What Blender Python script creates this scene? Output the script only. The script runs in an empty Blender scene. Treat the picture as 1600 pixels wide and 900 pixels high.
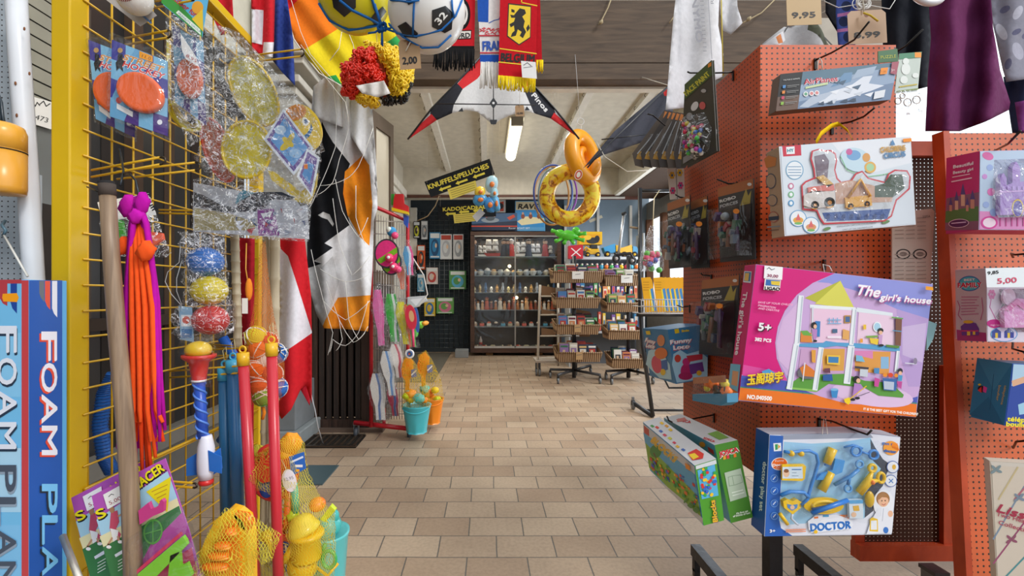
import bpy, math, random
from mathutils import Vector, Matrix, noise
from mathutils.geometry import delaunay_2d_cdt, tessellate_polygon
random.seed(7)
S = bpy.context.scene; COL = S.collection
# ---------- camera (16 mm lens, level, shifted), world, lights, exposure ----------
F = 711.0; PX = 760.0; PY = 460.0; EYE = 1.2
cd = bpy.data.cameras.new('camera'); cam = bpy.data.objects.new('camera', cd); COL.objects.link(cam)
cam.location = (0, 0, EYE); cam.rotation_euler = (math.pi/2, 0, 0)
cd.sensor_width = 36; cd.lens = F/1600*36; cd.shift_x = 40/1600; cd.shift_y = 10/1600; cd.clip_start = .02
S.camera = cam
S.view_settings.view_transform = 'Standard'; S.view_settings.look = 'None'
S.view_settings.exposure = 0.0; S.view_settings.gamma = 1; S.view_settings.use_curve_mapping = False
try:
    S.cycles.transparent_max_bounces = 24; S.cycles.max_bounces = 8; S.cycles.diffuse_bounces = 4
    S.cycles.caustics_reflective = False; S.cycles.caustics_refractive = False; S.cycles.sample_clamp_indirect = 4
except Exception: pass
wd = bpy.data.worlds.new('sky'); S.world = wd; wd.use_nodes = True
wt = wd.node_tree; wt.nodes.clear()
wo = wt.nodes.new('ShaderNodeOutputWorld'); wb = wt.nodes.new('ShaderNodeBackground')
wtc = wt.nodes.new('ShaderNodeTexCoord'); wsp = wt.nodes.new('ShaderNodeSeparateXYZ')
wr = wt.nodes.new('ShaderNodeValToRGB'); wr2 = wt.nodes.new('ShaderNodeMapRange')
wt.links.new(wtc.outputs['Generated'], wsp.inputs[0])
wm = wt.nodes.new('ShaderNodeMapRange'); wm.inputs[1].default_value = -1; wm.inputs[2].default_value = 1
wt.links.new(wsp.outputs[2], wm.inputs[0]); wt.links.new(wm.outputs[0], wr.inputs[0])
e = wr.color_ramp.elements; e[0].position = .40; e[0].color = (.25, .24, .22, 1); e[1].position = .52; e[1].color = (.86, .93, 1, 1)
e2 = e.new(1.0); e2.color = (.95, .98, 1.0, 1)
wr2.inputs[1].default_value = -1; wr2.inputs[2].default_value = 1; wr2.inputs[3].default_value = .45; wr2.inputs[4].default_value = 1.95
wt.links.new(wsp.outputs[0], wr2.inputs[0])          # the street side (+X) of the sky is the bright one
wt.links.new(wr.outputs[0], wb.inputs[0]); wt.links.new(wr2.outputs[0], wb.inputs[1]); wt.links.new(wb.outputs[0], wo.inputs[0])
def area(name, loc, rot, sx, sy, power, col=(1, 1, 1)):
    l = bpy.data.lights.new(name, 'AREA'); l.shape = 'RECTANGLE'; l.size = sx; l.size_y = sy; l.energy = power; l.color = col
    o = bpy.data.objects.new(name, l); COL.objects.link(o); o.location = loc; o.rotation_euler = rot; return o
area('shop_tube_light', (.4, 7.1, 3.44), (0, 0, 0), .12, 1.5, 28, (1, .95, .85))
area('unseen_front_fill', (.4, 4.8, 3.44), (0, 0, 0), .12, 1.5, 24, (1, .93, .8))  # added fill light, hidden behind the beam; no fitting stands there
area('shop_window_light', (3.2, 6.6, 1.9), (0, math.radians(90), 0), 1.6, 4.0, 80, (.85, .93, 1))
sl = bpy.data.lights.new('hazy_sun', 'SUN'); sl.energy = 1.5; sl.angle = math.radians(14); sl.color = (1, .96, .92)
so = bpy.data.objects.new('hazy_sun', sl); COL.objects.link(so); so.rotation_euler = Vector((.75, -.62, .72)).to_track_quat('Z', 'Y').to_euler()
# ---------- materials ----------
MC = {}
def lin(c): return c/12.92 if c <= .04045 else ((c+.055)/1.055)**2.4
def rgb(h): return tuple(lin(int(h[i:i+2], 16)/255) for i in (1, 3, 5)) + (1,)
def newmat(name):
    m = bpy.data.materials.new(name); m.use_nodes = True; t = m.node_tree
    return m, t, t.nodes['Principled BSDF'], t.nodes['Material Output']
def N(t, ty, **k):
    n = t.nodes.new('ShaderNode'+ty)
    for a, b in k.items(): setattr(n, a, b)
    return n
def M(key):
    """'#rrggbb' paper; suffix ! glossy plastic, ~ cloth, * metal, @ matte, ^ clear-ish film print"""
    if not isinstance(key, str): return key
    if key in MC: return MC[key]
    col = rgb(key[:7]); s = key[7:8]
    m, t, p, o = newmat('mat_'+key[1:7]+{'': '_card', '!': '_plastic', '~': '_cloth', '*': '_metal', '@': '_matte', '^': '_film'}[s])
    p.inputs['Roughness'].default_value = {'': .45, '!': .28, '~': .9, '*': .35, '@': .8, '^': .15}[s]
    p.inputs['Specular IOR Level'].default_value = {'': .35, '!': .5, '~': .15, '*': .5, '@': .15, '^': .6}[s]
    if s == '*': p.inputs['Metallic'].default_value = .75
    tc = N(t, 'TexCoord'); nz = N(t, 'TexNoise'); nz.inputs['Scale'].default_value = {'~': 60, '@': 9, '*': 30}.get(s, 14); nz.inputs['Detail'].default_value = 3
    t.links.new(tc.outputs['Object'], nz.inputs[0])
    mx = N(t, 'MixRGB'); mx.blend_type = 'MULTIPLY'; mx.inputs[0].default_value = {'~': .25, '@': .3, '*': .35}.get(s, .1)
    mx.inputs[1].default_value = col; t.links.new(nz.outputs[0], mx.inputs[2])
    k = N(t, 'MixRGB'); k.blend_type = 'MULTIPLY'; k.inputs[0].default_value = 1; f = 1+{'~': .12, '@': .17, '*': .2}.get(s, .05)
    k.inputs[2].default_value = (f, f, f, 1); t.links.new(mx.outputs[0], k.inputs[1]); t.links.new(k.outputs[0], p.inputs['Base Color'])
    if s in '~@*' and s:
        b = N(t, 'Bump'); b.inputs['Strength'].default_value = .25; b.inputs['Distance'].default_value = .004
        t.links.new(nz.outputs[0], b.inputs['Height']); t.links.new(b.outputs[0], p.inputs['Normal'])
    MC[key] = m; return m
def clear_mat(name, base=(.92, .95, 1), streak=.25, gloss=.22, scale=18):
    m, t, p, o = newmat(name); t.nodes.remove(p)
    tr = N(t, 'BsdfTransparent'); gl = N(t, 'BsdfGlossy'); gl.inputs['Roughness'].default_value = .08
    df = N(t, 'BsdfDiffuse'); df.inputs[0].default_value = (*base, 1); tr.inputs[0].default_value = (.95, .96, .97, 1)
    tc = N(t, 'TexCoord'); nz = N(t, 'TexNoise'); nz.inputs['Scale'].default_value = scale; nz.inputs['Detail'].default_value = 4; nz.inputs['Distortion'].default_value = 2.2
    t.links.new(tc.outputs['Object'], nz.inputs[0])
    b = N(t, 'Bump'); b.inputs['Strength'].default_value = .9; b.inputs['Distance'].default_value = .02
    t.links.new(nz.outputs[0], b.inputs['Height']); t.links.new(b.outputs[0], gl.inputs['Normal'])
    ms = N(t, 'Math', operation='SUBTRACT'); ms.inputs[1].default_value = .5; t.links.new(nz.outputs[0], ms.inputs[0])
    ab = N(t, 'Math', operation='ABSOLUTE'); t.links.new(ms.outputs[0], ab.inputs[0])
    mr = N(t, 'MapRange'); mr.inputs[1].default_value = 0; mr.inputs[2].default_value = .016; mr.inputs[3].default_value = streak; mr.inputs[4].default_value = .0  # white streaks paint sky glints onto the crumpled plastic
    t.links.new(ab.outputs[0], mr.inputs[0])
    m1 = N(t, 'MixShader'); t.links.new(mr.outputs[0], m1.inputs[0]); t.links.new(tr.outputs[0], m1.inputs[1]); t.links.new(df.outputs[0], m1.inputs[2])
    m2 = N(t, 'MixShader'); m2.inputs[0].default_value = gloss; t.links.new(m1.outputs[0], m2.inputs[1]); t.links.new(gl.outputs[0], m2.inputs[2])
    t.links.new(m2.outputs[0], o.inputs[0]); return m
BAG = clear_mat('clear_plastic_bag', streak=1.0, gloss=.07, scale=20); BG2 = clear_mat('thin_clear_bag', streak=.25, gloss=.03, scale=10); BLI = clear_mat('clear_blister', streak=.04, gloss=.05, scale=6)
GLASS = clear_mat('cabinet_glass', streak=.0, gloss=.03, scale=1)
def net_mat(name, hexc, pitch=.012, thick=.16):
    m, t, p, o = newmat(name); p.inputs['Base Color'].default_value = rgb(hexc); p.inputs['Roughness'].default_value = .7
    tc = N(t, 'TexCoord'); sp = N(t, 'SeparateXYZ'); nz = N(t, 'TexNoise'); nz.inputs['Scale'].default_value = 7
    t.links.new(tc.outputs['Object'], nz.inputs[0]); mx = N(t, 'MixRGB'); mx.inputs[0].default_value = .08
    t.links.new(tc.outputs['Object'], mx.inputs[1]); t.links.new(nz.outputs[1], mx.inputs[2]); t.links.new(mx.outputs[0], sp.inputs[0])
    xy = N(t, 'Math', operation='ADD'); t.links.new(sp.outputs[0], xy.inputs[0]); t.links.new(sp.outputs[1], xy.inputs[1])
    outs = []
    for op in ('ADD', 'SUBTRACT'):
        z = N(t, 'Math', operation='MULTIPLY'); z.inputs[1].default_value = .6; t.links.new(sp.outputs[2], z.inputs[0])
        a = N(t, 'Math', operation=op); t.links.new(xy.outputs[0], a.inputs[0]); t.links.new(z.outputs[0], a.inputs[1])
        d = N(t, 'Math', operation='DIVIDE'); d.inputs[1].default_value = pitch; t.links.new(a.outputs[0], d.inputs[0])
        fr = N(t, 'Math', operation='FRACT'); t.links.new(d.outputs[0], fr.inputs[0])
        l = N(t, 'Math', operation='LESS_THAN'); l.inputs[1].default_value = thick; t.links.new(fr.outputs[0], l.inputs[0]); outs.append(l)
    mxx = N(t, 'Math', operation='MAXIMUM'); t.links.new(outs[0].outputs[0], mxx.inputs[0]); t.links.new(outs[1].outputs[0], mxx.inputs[1])
    tr = N(t, 'BsdfTransparent'); ms = N(t, 'MixShader'); t.links.new(mxx.outputs[0], ms.inputs[0]); t.links.new(tr.outputs[0], ms.inputs[1]); t.links.new(p.outputs[0], ms.inputs[2])
    t.links.new(ms.outputs[0], o.inputs[0]); return m
def peg_mat(name, hexc, pitch=.0168, r=.0026, through=False, rough=.38, axis='XZ', sheen=.5):
    m, t, p, o = newmat(name); tc = N(t, 'TexCoord'); sp = N(t, 'SeparateXYZ'); t.links.new(tc.outputs['Object'], sp.inputs[0])
    sq = []
    for a in axis:
        d = N(t, 'Math', operation='DIVIDE'); d.inputs[1].default_value = pitch; t.links.new(sp.outputs['XYZ'.index(a)], d.inputs[0])
        fr = N(t, 'Math', operation='FRACT'); t.links.new(d.outputs[0], fr.inputs[0])
        s = N(t, 'Math', operation='SUBTRACT'); s.inputs[1].default_value = .5; t.links.new(fr.outputs[0], s.inputs[0])
        q = N(t, 'Math', operation='MULTIPLY'); t.links.new(s.outputs[0], q.inputs[0]); t.links.new(s.outputs[0], q.inputs[1]); sq.append(q)
    ad = N(t, 'Math', operation='ADD'); t.links.new(sq[0].outputs[0], ad.inputs[0]); t.links.new(sq[1].outputs[0], ad.inputs[1])
    lt = N(t, 'Math', operation='LESS_THAN'); lt.inputs[1].default_value = (r/pitch)**2; t.links.new(ad.outputs[0], lt.inputs[0])
    nz = N(t, 'TexNoise'); nz.inputs['Scale'].default_value = 5; nz.inputs['Detail'].default_value = 6; t.links.new(tc.outputs['Object'], nz.inputs[0])
    rp = N(t, 'ValToRGB'); c = rgb(hexc); rp.color_ramp.elements[0].position = .3; rp.color_ramp.elements[0].color = tuple(v*.75 for v in c[:3])+(1,)
    rp.color_ramp.elements[1].position = .7; rp.color_ramp.elements[1].color = tuple(min(1, v*1.12) for v in c[:3])+(1,); t.links.new(nz.outputs[0], rp.inputs[0])
    p.inputs['Roughness'].default_value = rough; p.inputs['Specular IOR Level'].default_value = sheen
    mc = N(t, 'MixRGB'); mc.inputs[2].default_value = (.02, .008, .005, 1); t.links.new(lt.outputs[0], mc.inputs[0]); t.links.new(rp.outputs[0], mc.inputs[1])  # holes drawn as dots, the shade inside painted dark
    t.links.new(mc.outputs[0], p.inputs['Base Color'])
    if through:
        tr = N(t, 'BsdfTransparent'); ms = N(t, 'MixShader'); t.links.new(lt.outputs[0], ms.inputs[0]); t.links.new(p.outputs[0], ms.inputs[1]); t.links.new(tr.outputs[0], ms.inputs[2])
        t.links.new(ms.outputs[0], o.inputs[0])
    return m
def wood_mat(name, c1, c2, scale=(1, 1, 12), rough=.6):
    m, t, p, o = newmat(name); tc = N(t, 'TexCoord'); mp = N(t, 'Mapping'); mp.inputs['Scale'].default_value = scale
    nz = N(t, 'TexNoise'); nz.inputs['Scale'].default_value = 3; nz.inputs['Detail'].default_value = 7; nz.inputs['Distortion'].default_value = .6
    t.links.new(tc.outputs['Object'], mp.inputs[0]); t.links.new(mp.outputs[0], nz.inputs[0])
    r = N(t, 'ValToRGB'); r.color_ramp.elements[0].position = .3; r.color_ramp.elements[1].position = .72
    r.color_ramp.elements[0].color = rgb(c1); r.color_ramp.elements[1].color = rgb(c2)
    t.links.new(nz.outputs[0], r.inputs[0]); t.links.new(r.outputs[0], p.inputs['Base Color']); p.inputs['Roughness'].default_value = rough
    b = N(t, 'Bump'); b.inputs['Strength'].default_value = .3; b.inputs['Distance'].default_value = .005; t.links.new(nz.outputs[0], b.inputs['Height']); t.links.new(b.outputs[0], p.inputs['Normal'])
    return m
def emis(name, col, s):
    m, t, p, o = newmat(name); p.inputs['Emission Color'].default_value = (*col, 1); p.inputs['Emission Strength'].default_value = s; p.inputs['Base Color'].default_value = (*col, 1); return m
# ---------- geometry helpers ----------
def W(x, y, d): return Vector(((x-PX)*d/F, d, EYE-(y-PY)*d/F))     # photo pixel at a depth in metres -> place
class Face:
    """a plane in the place through point o with normal n; at(px,py) is where that pixel's ray meets it"""
    def __init__(s, o, n): s.o = Vector(o); s.n = Vector(n).normalized()
    def at(s, px, py, lift=0):
        e = Vector((0, 0, EYE)); r = W(px, py, 1)-e; k = (s.o-e).dot(s.n)/r.dot(s.n); return e+r*k+s.n*lift
def FR(d, x=760, y=460, yaw=0, pitch=0):      # plane facing the camera side at depth d; yaw>0 turns it to face +X
    a = math.radians(yaw); b = math.radians(pitch); return Face(W(x, y, d), (math.sin(a)*math.cos(b), -math.cos(a)*math.cos(b), math.sin(b)))
TXT = {}
def glyphs(s):
    if s not in TXT:
        c = bpy.data.curves.new('txt', 'FONT'); c.body = s; c.size = 1; c.resolution_u = 3
        o = bpy.data.objects.new('txt', c); COL.objects.link(o); dg = bpy.context.evaluated_depsgraph_get(); dg.update()
        me = bpy.data.meshes.new_from_object(o.evaluated_get(dg))
        vs = [(v.co.x, v.co.y) for v in me.vertices]; fs = [tuple(p.vertices) for p in me.polygons]
        bpy.data.objects.remove(o); bpy.data.curves.remove(c); bpy.data.meshes.remove(me)
        x0 = min(v[0] for v in vs); x1 = max(v[0] for v in vs)
        TXT[s] = ([((x-x0)/(x1-x0), y/.73) for x, y in vs], fs)
    return TXT[s]
def inside(p, poly):
    x, y = p; r = False; j = len(poly)-1
    for i in range(len(poly)):
        xi, yi = poly[i][0], poly[i][1]; xj, yj = poly[j][0], poly[j][1]
        if (yi > y) != (yj > y) and x < (xj-xi)*(y-yi)/(yj-yi)+xi: r = not r
        j = i
    return r
def ell(cx, cy, rx, ry, rot=0, n=28, a0=0, a1=360):
    c, s = math.cos(math.radians(rot)), math.sin(math.radians(rot)); full = a1-a0 >= 360; out = []
    for i in range(n if full else n+1):
        a = math.radians(a0+(a1-a0)*i/n); u, v = rx*math.cos(a), ry*math.sin(a); out.append((cx+u*c-v*s, cy+u*s+v*c))
    return out
def rc(x0, y0, x1, y1): return [(x0, y0), (x1, y0), (x1, y1), (x0, y1)]
def edist(p, poly):
    m = 1e9
    for i in range(len(poly)):
        a = poly[i-1]; b = poly[i]; dx, dy = b[0]-a[0], b[1]-a[1]; l = dx*dx+dy*dy or 1e-9
        t = max(0, min(1, ((p[0]-a[0])*dx+(p[1]-a[1])*dy)/l)); m = min(m, math.hypot(p[0]-a[0]-t*dx, p[1]-a[1]-t*dy))
    return m
def cut(outline, lines, step, jitter=.0):
    """triangulate an outline with extra constraint polylines and a grid of inner points"""
    vs, es = [], []
    def loop(pl, closed=True):
        n = len(pl); b = len(vs); pts = []
        for i in range(n if closed else n-1):
            a, c = pl[i], pl[(i+1) % n]; k = max(1, int(math.hypot(c[0]-a[0], c[1]-a[1])/step))
            for q in range(k): pts.append((a[0]+(c[0]-a[0])*q/k, a[1]+(c[1]-a[1])*q/k))
        if not closed: pts.append(pl[-1])
        vs.extend(pts); m = len(pts)
        for i in range(m if closed else m-1): es.append((b+i, b+(i+1) % m))
    loop(outline)
    for l in lines: loop(l)
    x0 = min(p[0] for p in outline); x1 = max(p[0] for p in outline); y0 = min(p[1] for p in outline); y1 = max(p[1] for p in outline)
    y = y0+step*.5; r = 0
    while y < y1:
        x = x0+step*(.5 if r % 2 else .99)
        while x < x1:
            if inside((x, y), outline) and edist((x, y), outline) > step*.3: vs.append((x, y))
            x += step
        y += step*.87; r += 1
    res = delaunay_2d_cdt([Vector(v) for v in vs], es, [], 0, 1e-4)
    V = [tuple(v) for v in res[0]]; T = []
    for f in res[2]:
        c = (sum(V[i][0] for i in f)/len(f), sum(V[i][1] for i in f)/len(f))
        if inside(c, outline): T.append((tuple(f), c))
    return V, T
class MB:
    def __init__(s): s.v = []; s.f = []; s.m = []; s.sm = []; s.mats = []; s.X = None; s.k = 0
    def mi(s, m):
        m = M(m)
        if m not in s.mats: s.mats.append(m)
        return s.mats.index(m)
    def add(s, vs, fs, m, smooth=False):
        b = len(s.v); s.v += [s.X @ Vector(v) if s.X else Vector(v) for v in vs]; i = s.mi(m)
        for f in fs: s.f.append(tuple(b+q for q in f)); s.m.append(i); s.sm.append(smooth)
        return s
    def box(s, c, d, m, R=None):
        c = Vector(c); R = R or Matrix.Identity(3); vs = []
        for z in (-.5, .5):
            for y in (-.5, .5):
                for x in (-.5, .5): vs.append(c+R @ Vector((x*d[0], y*d[1], z*d[2])))
        return s.add(vs, [(0, 2, 3, 1), (4, 5, 7, 6), (0, 1, 5, 4), (2, 6, 7, 3), (0, 4, 6, 2), (1, 3, 7, 5)], m)
    def b2(s, a, b, m): return s.box([(a[i]+b[i])/2 for i in range(3)], [abs(b[i]-a[i]) for i in range(3)], m)
    def tube(s, pts, r, m, n=8, closed=False):
        P = [Vector(p) for p in pts]; L = len(P); R = r if isinstance(r, (list, tuple)) else [r]*L; vs = []; fs = []; up = None
        for i in range(L):
            a = P[i-1] if (i or closed) else P[0]; b = P[(i+1) % L] if (i < L-1 or closed) else P[-1]
            d = (b-a); d = d.normalized() if d.length > 1e-9 else Vector((0, 0, 1))
            if up is None: up = d.orthogonal().normalized()
            up = (up-d*up.dot(d)); up = up.normalized() if up.length > 1e-6 else d.orthogonal().normalized(); w = d.cross(up)
            for q in range(n): g = 2*math.pi*q/n; vs.append(P[i]+(up*math.cos(g)+w*math.sin(g))*R[i])
        for i in range(L if closed else L-1):
            j = (i+1) % L
            for q in range(n): fs.append((i*n+q, i*n+(q+1) % n, j*n+(q+1) % n, j*n+q))
        if not closed: fs += [tuple(range(n))[::-1], tuple((L-1)*n+q for q in range(n))]
        return s.add(vs, fs, m, True)
    def ball(s, c, r, m, n=16, R=None, wob=0, seed=0):
        r = (r, r, r) if not hasattr(r, '__len__') else r; c = Vector(c); vs = []; fs = []; h = n//2; R = R or Matrix.Identity(3)
        for i in range(h+1):
            t = math.pi*i/h
            for q in range(n):
                g = 2*math.pi*q/n; d = Vector((math.sin(t)*math.cos(g), math.sin(t)*math.sin(g), math.cos(t)))
                k = 1+(wob*noise.noise(d*2.2+Vector((seed, seed*1.7, 0))) if wob else 0)
                vs.append(c+R @ Vector((d.x*r[0]*k, d.y*r[1]*k, d.z*r[2]*k)))
        for i in range(h):
            for q in range(n): fs.append((i*n+q, (i+1)*n+q, (i+1)*n+(q+1) % n, i*n+(q+1) % n))
        return s.add(vs, fs, m, True)
    def lathe(s, o, prof, m, n=20, R=None, caps=True):
        o = Vector(o); R = R or Matrix.Identity(3); vs = []; fs = []; L = len(prof)
        for r, z in prof:
            for q in range(n): g = 2*math.pi*q/n; vs.append(o+R @ Vector((r*math.cos(g), r*math.sin(g), z)))
        for i in range(L-1):
            for q in range(n): fs.append((i*n+q, i*n+(q+1) % n, (i+1)*n+(q+1) % n, (i+1)*n+q))
        if caps: fs += [tuple(range(n))[::-1], tuple((L-1)*n+q for q in range(n))]
        return s.add(vs, fs, m, True)
    def torus(s, c, Rr, r, m, R=None, n=36, k=10, ry=None):
        R = R or Matrix.Identity(3); c = Vector(c)
        return s.tube([c+R @ Vector((Rr*math.cos(2*math.pi*i/n), (ry or Rr)*math.sin(2*math.pi*i/n), 0)) for i in range(n)], r, m, k, True)
    # --- drawing on a Face in photo pixels ---
    def lift(s): s.k += 1; return .0004+s.k*.00006
    def fp(s, fc, pts, m, lift=None):
        l = s.lift() if lift is None else lift; P = [fc.at(x, y, l) for x, y in pts]
        T = tessellate_polygon([[Vector((x, y, 0)) for x, y in pts]]); return s.add(P, [tuple(t) for t in T], m)
    def fr(s, fc, x0, y0, x1, y1, m): return s.fp(fc, rc(x0, y0, x1, y1), m)
    def fl(s, fc, pts, w, m, closed=False):
        pts = list(pts)+([pts[0]] if closed else [])
        l = s.lift()
        for a, b in zip(pts, pts[1:]):
            dx, dy = b[0]-a[0], b[1]-a[1]; q = math.hypot(dx, dy) or 1; nx, ny = -dy/q*w/2, dx/q*w/2; ex, ey = dx/q*w*.3, dy/q*w*.3
            s.fp(fc, [(a[0]+nx-ex, a[1]+ny-ey), (b[0]+nx+ex, b[1]+ny+ey), (b[0]-nx+ex, b[1]-ny+ey), (a[0]-nx-ex, a[1]-ny-ey)], m, l)
        return s
    def ft(s, fc, txt, a, b, h, m, it=0, bold=0, arc=0):
        """text from baseline pixel a to b with cap height h px, drawn on the face"""
        vs, fs = glyphs(txt); dx, dy = b[0]-a[0], b[1]-a[1]; q = math.hypot(dx, dy); ux, uy = dy/q, -dx/q
        for j in range(1+(bold > 0)*2):
            l = s.lift(); o = ((0, 0), (bold, 0), (0, bold))[j]
            P = [fc.at(a[0]+dx*(x+it*y*h/q)+ux*(h*y+arc*math.sin(math.pi*x))+o[0], a[1]+dy*(x+it*y*h/q)+uy*(h*y+arc*math.sin(math.pi*x))+o[1], l) for x, y in vs]; s.add(P, fs, m)
        return s
    def fb(s, fc, pts, th, m, side=None, back=0):
        """solid: pixel outline on the face, going th metres behind it"""
        A = [fc.at(x, y, -back) for x, y in pts]; Bk = [p-fc.n*th for p in A]; n = len(pts)
        T = [tuple(t) for t in tessellate_polygon([[Vector((x, y, 0)) for x, y in pts]])]
        s.add(A, T, m); s.add(Bk, [t[::-1] for t in T], side or m); s.add(A+Bk, [(i, (i+1) % n, n+(i+1) % n, n+i) for i in range(n)], side or m); return s
    def sheet(s, outline, regions, fn, base, step=6, smooth=True, th=0):
        """cloth/film: triangulated outline (photo px) mapped by fn(px,py)->point; regions = [(poly, material)]"""
        V, T = cut(outline, [r[0] for r in regions], step); P = [fn(x, y) for x, y in V]; by = {}
        for f, c in T:
            mm = base
            for poly, m in regions:
                if inside(c, poly): mm = m
            by.setdefault(mm, []).append(f)
        b0 = len(s.v); s.v += [s.X @ p if s.X else p for p in P]
        for mm, fs in by.items():
            i = s.mi(mm)
            for f in fs: s.f.append(tuple(b0+q for q in f)); s.m.append(i); s.sm.append(smooth)
        return s
    def pillow(s, outline, fc, th, m, step=8, wr=.35, seed=0, back=True, edge=14):
        for sg in ((1, -1) if back else (1,)):
            def fn(x, y, sg=sg):
                e = min(1, edist((x, y), outline)/edge); k = math.sqrt(max(0, 1-(1-e)**2))*th/2
                return fc.at(x, y, sg*k*(1+wr*noise.noise(Vector((x*.09, y*.09, seed+sg)))*2) if k else 0)
            s.sheet(outline, [], fn, m, step)
        return s
    def build(s, name, parent=None, bevel=0, sol=0, sub=0):
        me = bpy.data.meshes.new(name); o0 = parent['_o'] if parent is not None else s.origin()
        if parent is not None: o0 = Vector(o0)
        me.from_pydata([v-o0 for v in s.v], [], s.f); me.validate(clean_customdata=False)
        for m in s.mats: me.materials.append(m)
        if len(me.polygons) == len(s.f):
            me.polygons.foreach_set('material_index', s.m); me.polygons.foreach_set('use_smooth', s.sm)
        me.update(); o = bpy.data.objects.new(name, me); COL.objects.link(o)
        o.location = (0, 0, 0) if parent is not None else o0
        if parent is not None: o.parent = parent
        o['_o'] = list(o0)
        if bevel: b = o.modifiers.new('bevel', 'BEVEL'); b.width = bevel; b.segments = 2; b.limit_method = 'ANGLE'
        if sol: b = o.modifiers.new('thickness', 'SOLIDIFY'); b.thickness = sol; b.offset = 0
        if sub: b = o.modifiers.new('smooth', 'SUBSURF'); b.levels = sub; b.render_levels = sub
        return o
    def origin(s):
        n = len(s.v); return Vector((sum(v.x for v in s.v)/n, sum(v.y for v in s.v)/n, min(v.z for v in s.v)))
def thing(name, label, cat, o, group=None):
    e = bpy.data.objects.new(name, None); e.empty_display_size = .05; COL.objects.link(e); e.location = o; e['_o'] = list(o)
    e['label'] = label; e['category'] = cat
    if group: e['group'] = group
    return e
def tag(o, label, cat, group=None, kind=None):
    o['label'] = label; o['category'] = cat
    if group: o['group'] = group
    if kind: o['kind'] = kind
    return o
def struct(mb, name, **k): o = mb.build(name, **k); o['kind'] = 'structure'; return o
def dup(root, off, rz=0, sc=1, label=None):
    r = root.copy(); COL.objects.link(r); r.location = Vector(root.location)+Vector(off); r.rotation_euler = (0, 0, rz); r.scale = (sc, sc, sc)
    if label: r['label'] = label
    for ch in list(root.children):
        c = ch.copy(); COL.objects.link(c); c.parent = r
        for g in list(ch.children):
            d = g.copy(); COL.objects.link(d); d.parent = c
    return r
RX90 = Matrix.Rotation(math.pi/2, 3, 'X'); RY90 = Matrix.Rotation(math.pi/2, 3, 'Y')
def rot(x=0, y=0, z=0): return (Matrix.Rotation(math.radians(z), 3, 'Z') @ Matrix.Rotation(math.radians(y), 3, 'Y') @ Matrix.Rotation(math.radians(x), 3, 'X'))
def wob(x, y, d, a=.01, f=.05, seed=0): return W(x, y, d+a*noise.noise(Vector((x*f, y*f*.35, seed)))*2)
class Quad:
    """planar face from 3 points; at() intersects the pixel ray, like Face"""
    def __init__(s, a, b, c, out): n = (b-a).cross(c-a).normalized(); s.f = Face(a, n if n.dot(out) > 0 else -n)
    def at(s, x, y, l=0): return s.f.at(x, y, l)
# ---------- the setting ----------
m, t, p, o = newmat('paver_floor'); FLOOR = m
tc = N(t, 'TexCoord'); mp = N(t, 'Mapping'); mp.inputs['Location'].default_value = (.377, -2.077+.182, 0)
bk = N(t, 'TexBrick'); bk.offset = .5; bk.inputs['Scale'].default_value = 1; bk.inputs['Brick Width'].default_value = .272; bk.inputs['Row Height'].default_value = .182
bk.inputs['Mortar Size'].default_value = .0035; bk.inputs['Mortar Smooth'].default_value = .3; bk.inputs['Bias'].default_value = 0
bk.inputs['Color1'].default_value = rgb('#ae967f'); bk.inputs['Color2'].default_value = rgb('#c5b19a'); bk.inputs['Mortar'].default_value = rgb('#6f6a64')
dn = N(t, 'TexNoise'); dn.inputs['Scale'].default_value = 2.5; t.links.new(tc.outputs['Object'], dn.inputs[0])
dm = N(t, 'MixRGB'); dm.inputs[0].default_value = .012; t.links.new(tc.outputs['Object'], dm.inputs[1]); t.links.new(dn.outputs[1], dm.inputs[2])
t.links.new(dm.outputs[0], mp.inputs[0]); t.links.new(mp.outputs[0], bk.inputs[0])
nz = N(t, 'TexNoise'); nz.inputs['Scale'].default_value = 1.3; nz.inputs['Detail'].default_value = 8; t.links.new(tc.outputs['Object'], nz.inputs[0])
rp = N(t, 'ValToRGB'); rp.color_ramp.elements[0].position = .3; rp.color_ramp.elements[0].color = (.72, .68, .64, 1); rp.color_ramp.elements[1].position = .65; rp.color_ramp.elements[1].color = (1.05, 1.03, 1, 1)
n2 = N(t, 'TexNoise'); n2.inputs['Scale'].default_value = 60; n2.inputs['Detail'].default_value = 4; t.links.new(tc.outputs['Object'], n2.inputs[0])
r2 = N(t, 'ValToRGB'); r2.color_ramp.elements[0].position = .3; r2.color_ramp.elements[0].color = (.85, .85, .85, 1); r2.color_ramp.elements[1].position = .6; r2.color_ramp.elements[1].color = (1, 1, 1, 1)
t.links.new(nz.outputs[0], rp.inputs[0]); t.links.new(n2.outputs[0], r2.inputs[0])
x1 = N(t, 'MixRGB'); x1.blend_type = 'MULTIPLY'; x1.inputs[0].default_value = 1; t.links.new(bk.outputs[0], x1.inputs[1]); t.links.new(rp.outputs[0], x1.inputs[2])
x2 = N(t, 'MixRGB'); x2.blend_type = 'MULTIPLY'; x2.inputs[0].default_value = 1; t.links.new(x1.outputs[0], x2.inputs[1]); t.links.new(r2.outputs[0], x2.inputs[2])
t.links.new(x2.outputs[0], p.inputs['Base Color']); p.inputs['Roughness'].default_value = .55
bp = N(t, 'Bump'); bp.inputs['Strength'].default_value = .6; bp.inputs['Distance'].default_value = .006; bp.invert = True
t.links.new(bk.outputs[1], bp.inputs['Height']); t.links.new(bp.outputs[0], p.inputs['Normal'])
struct(MB().b2((-4, -2, -.1), (9, 9.7, 0), FLOOR), 'floor')
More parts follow.
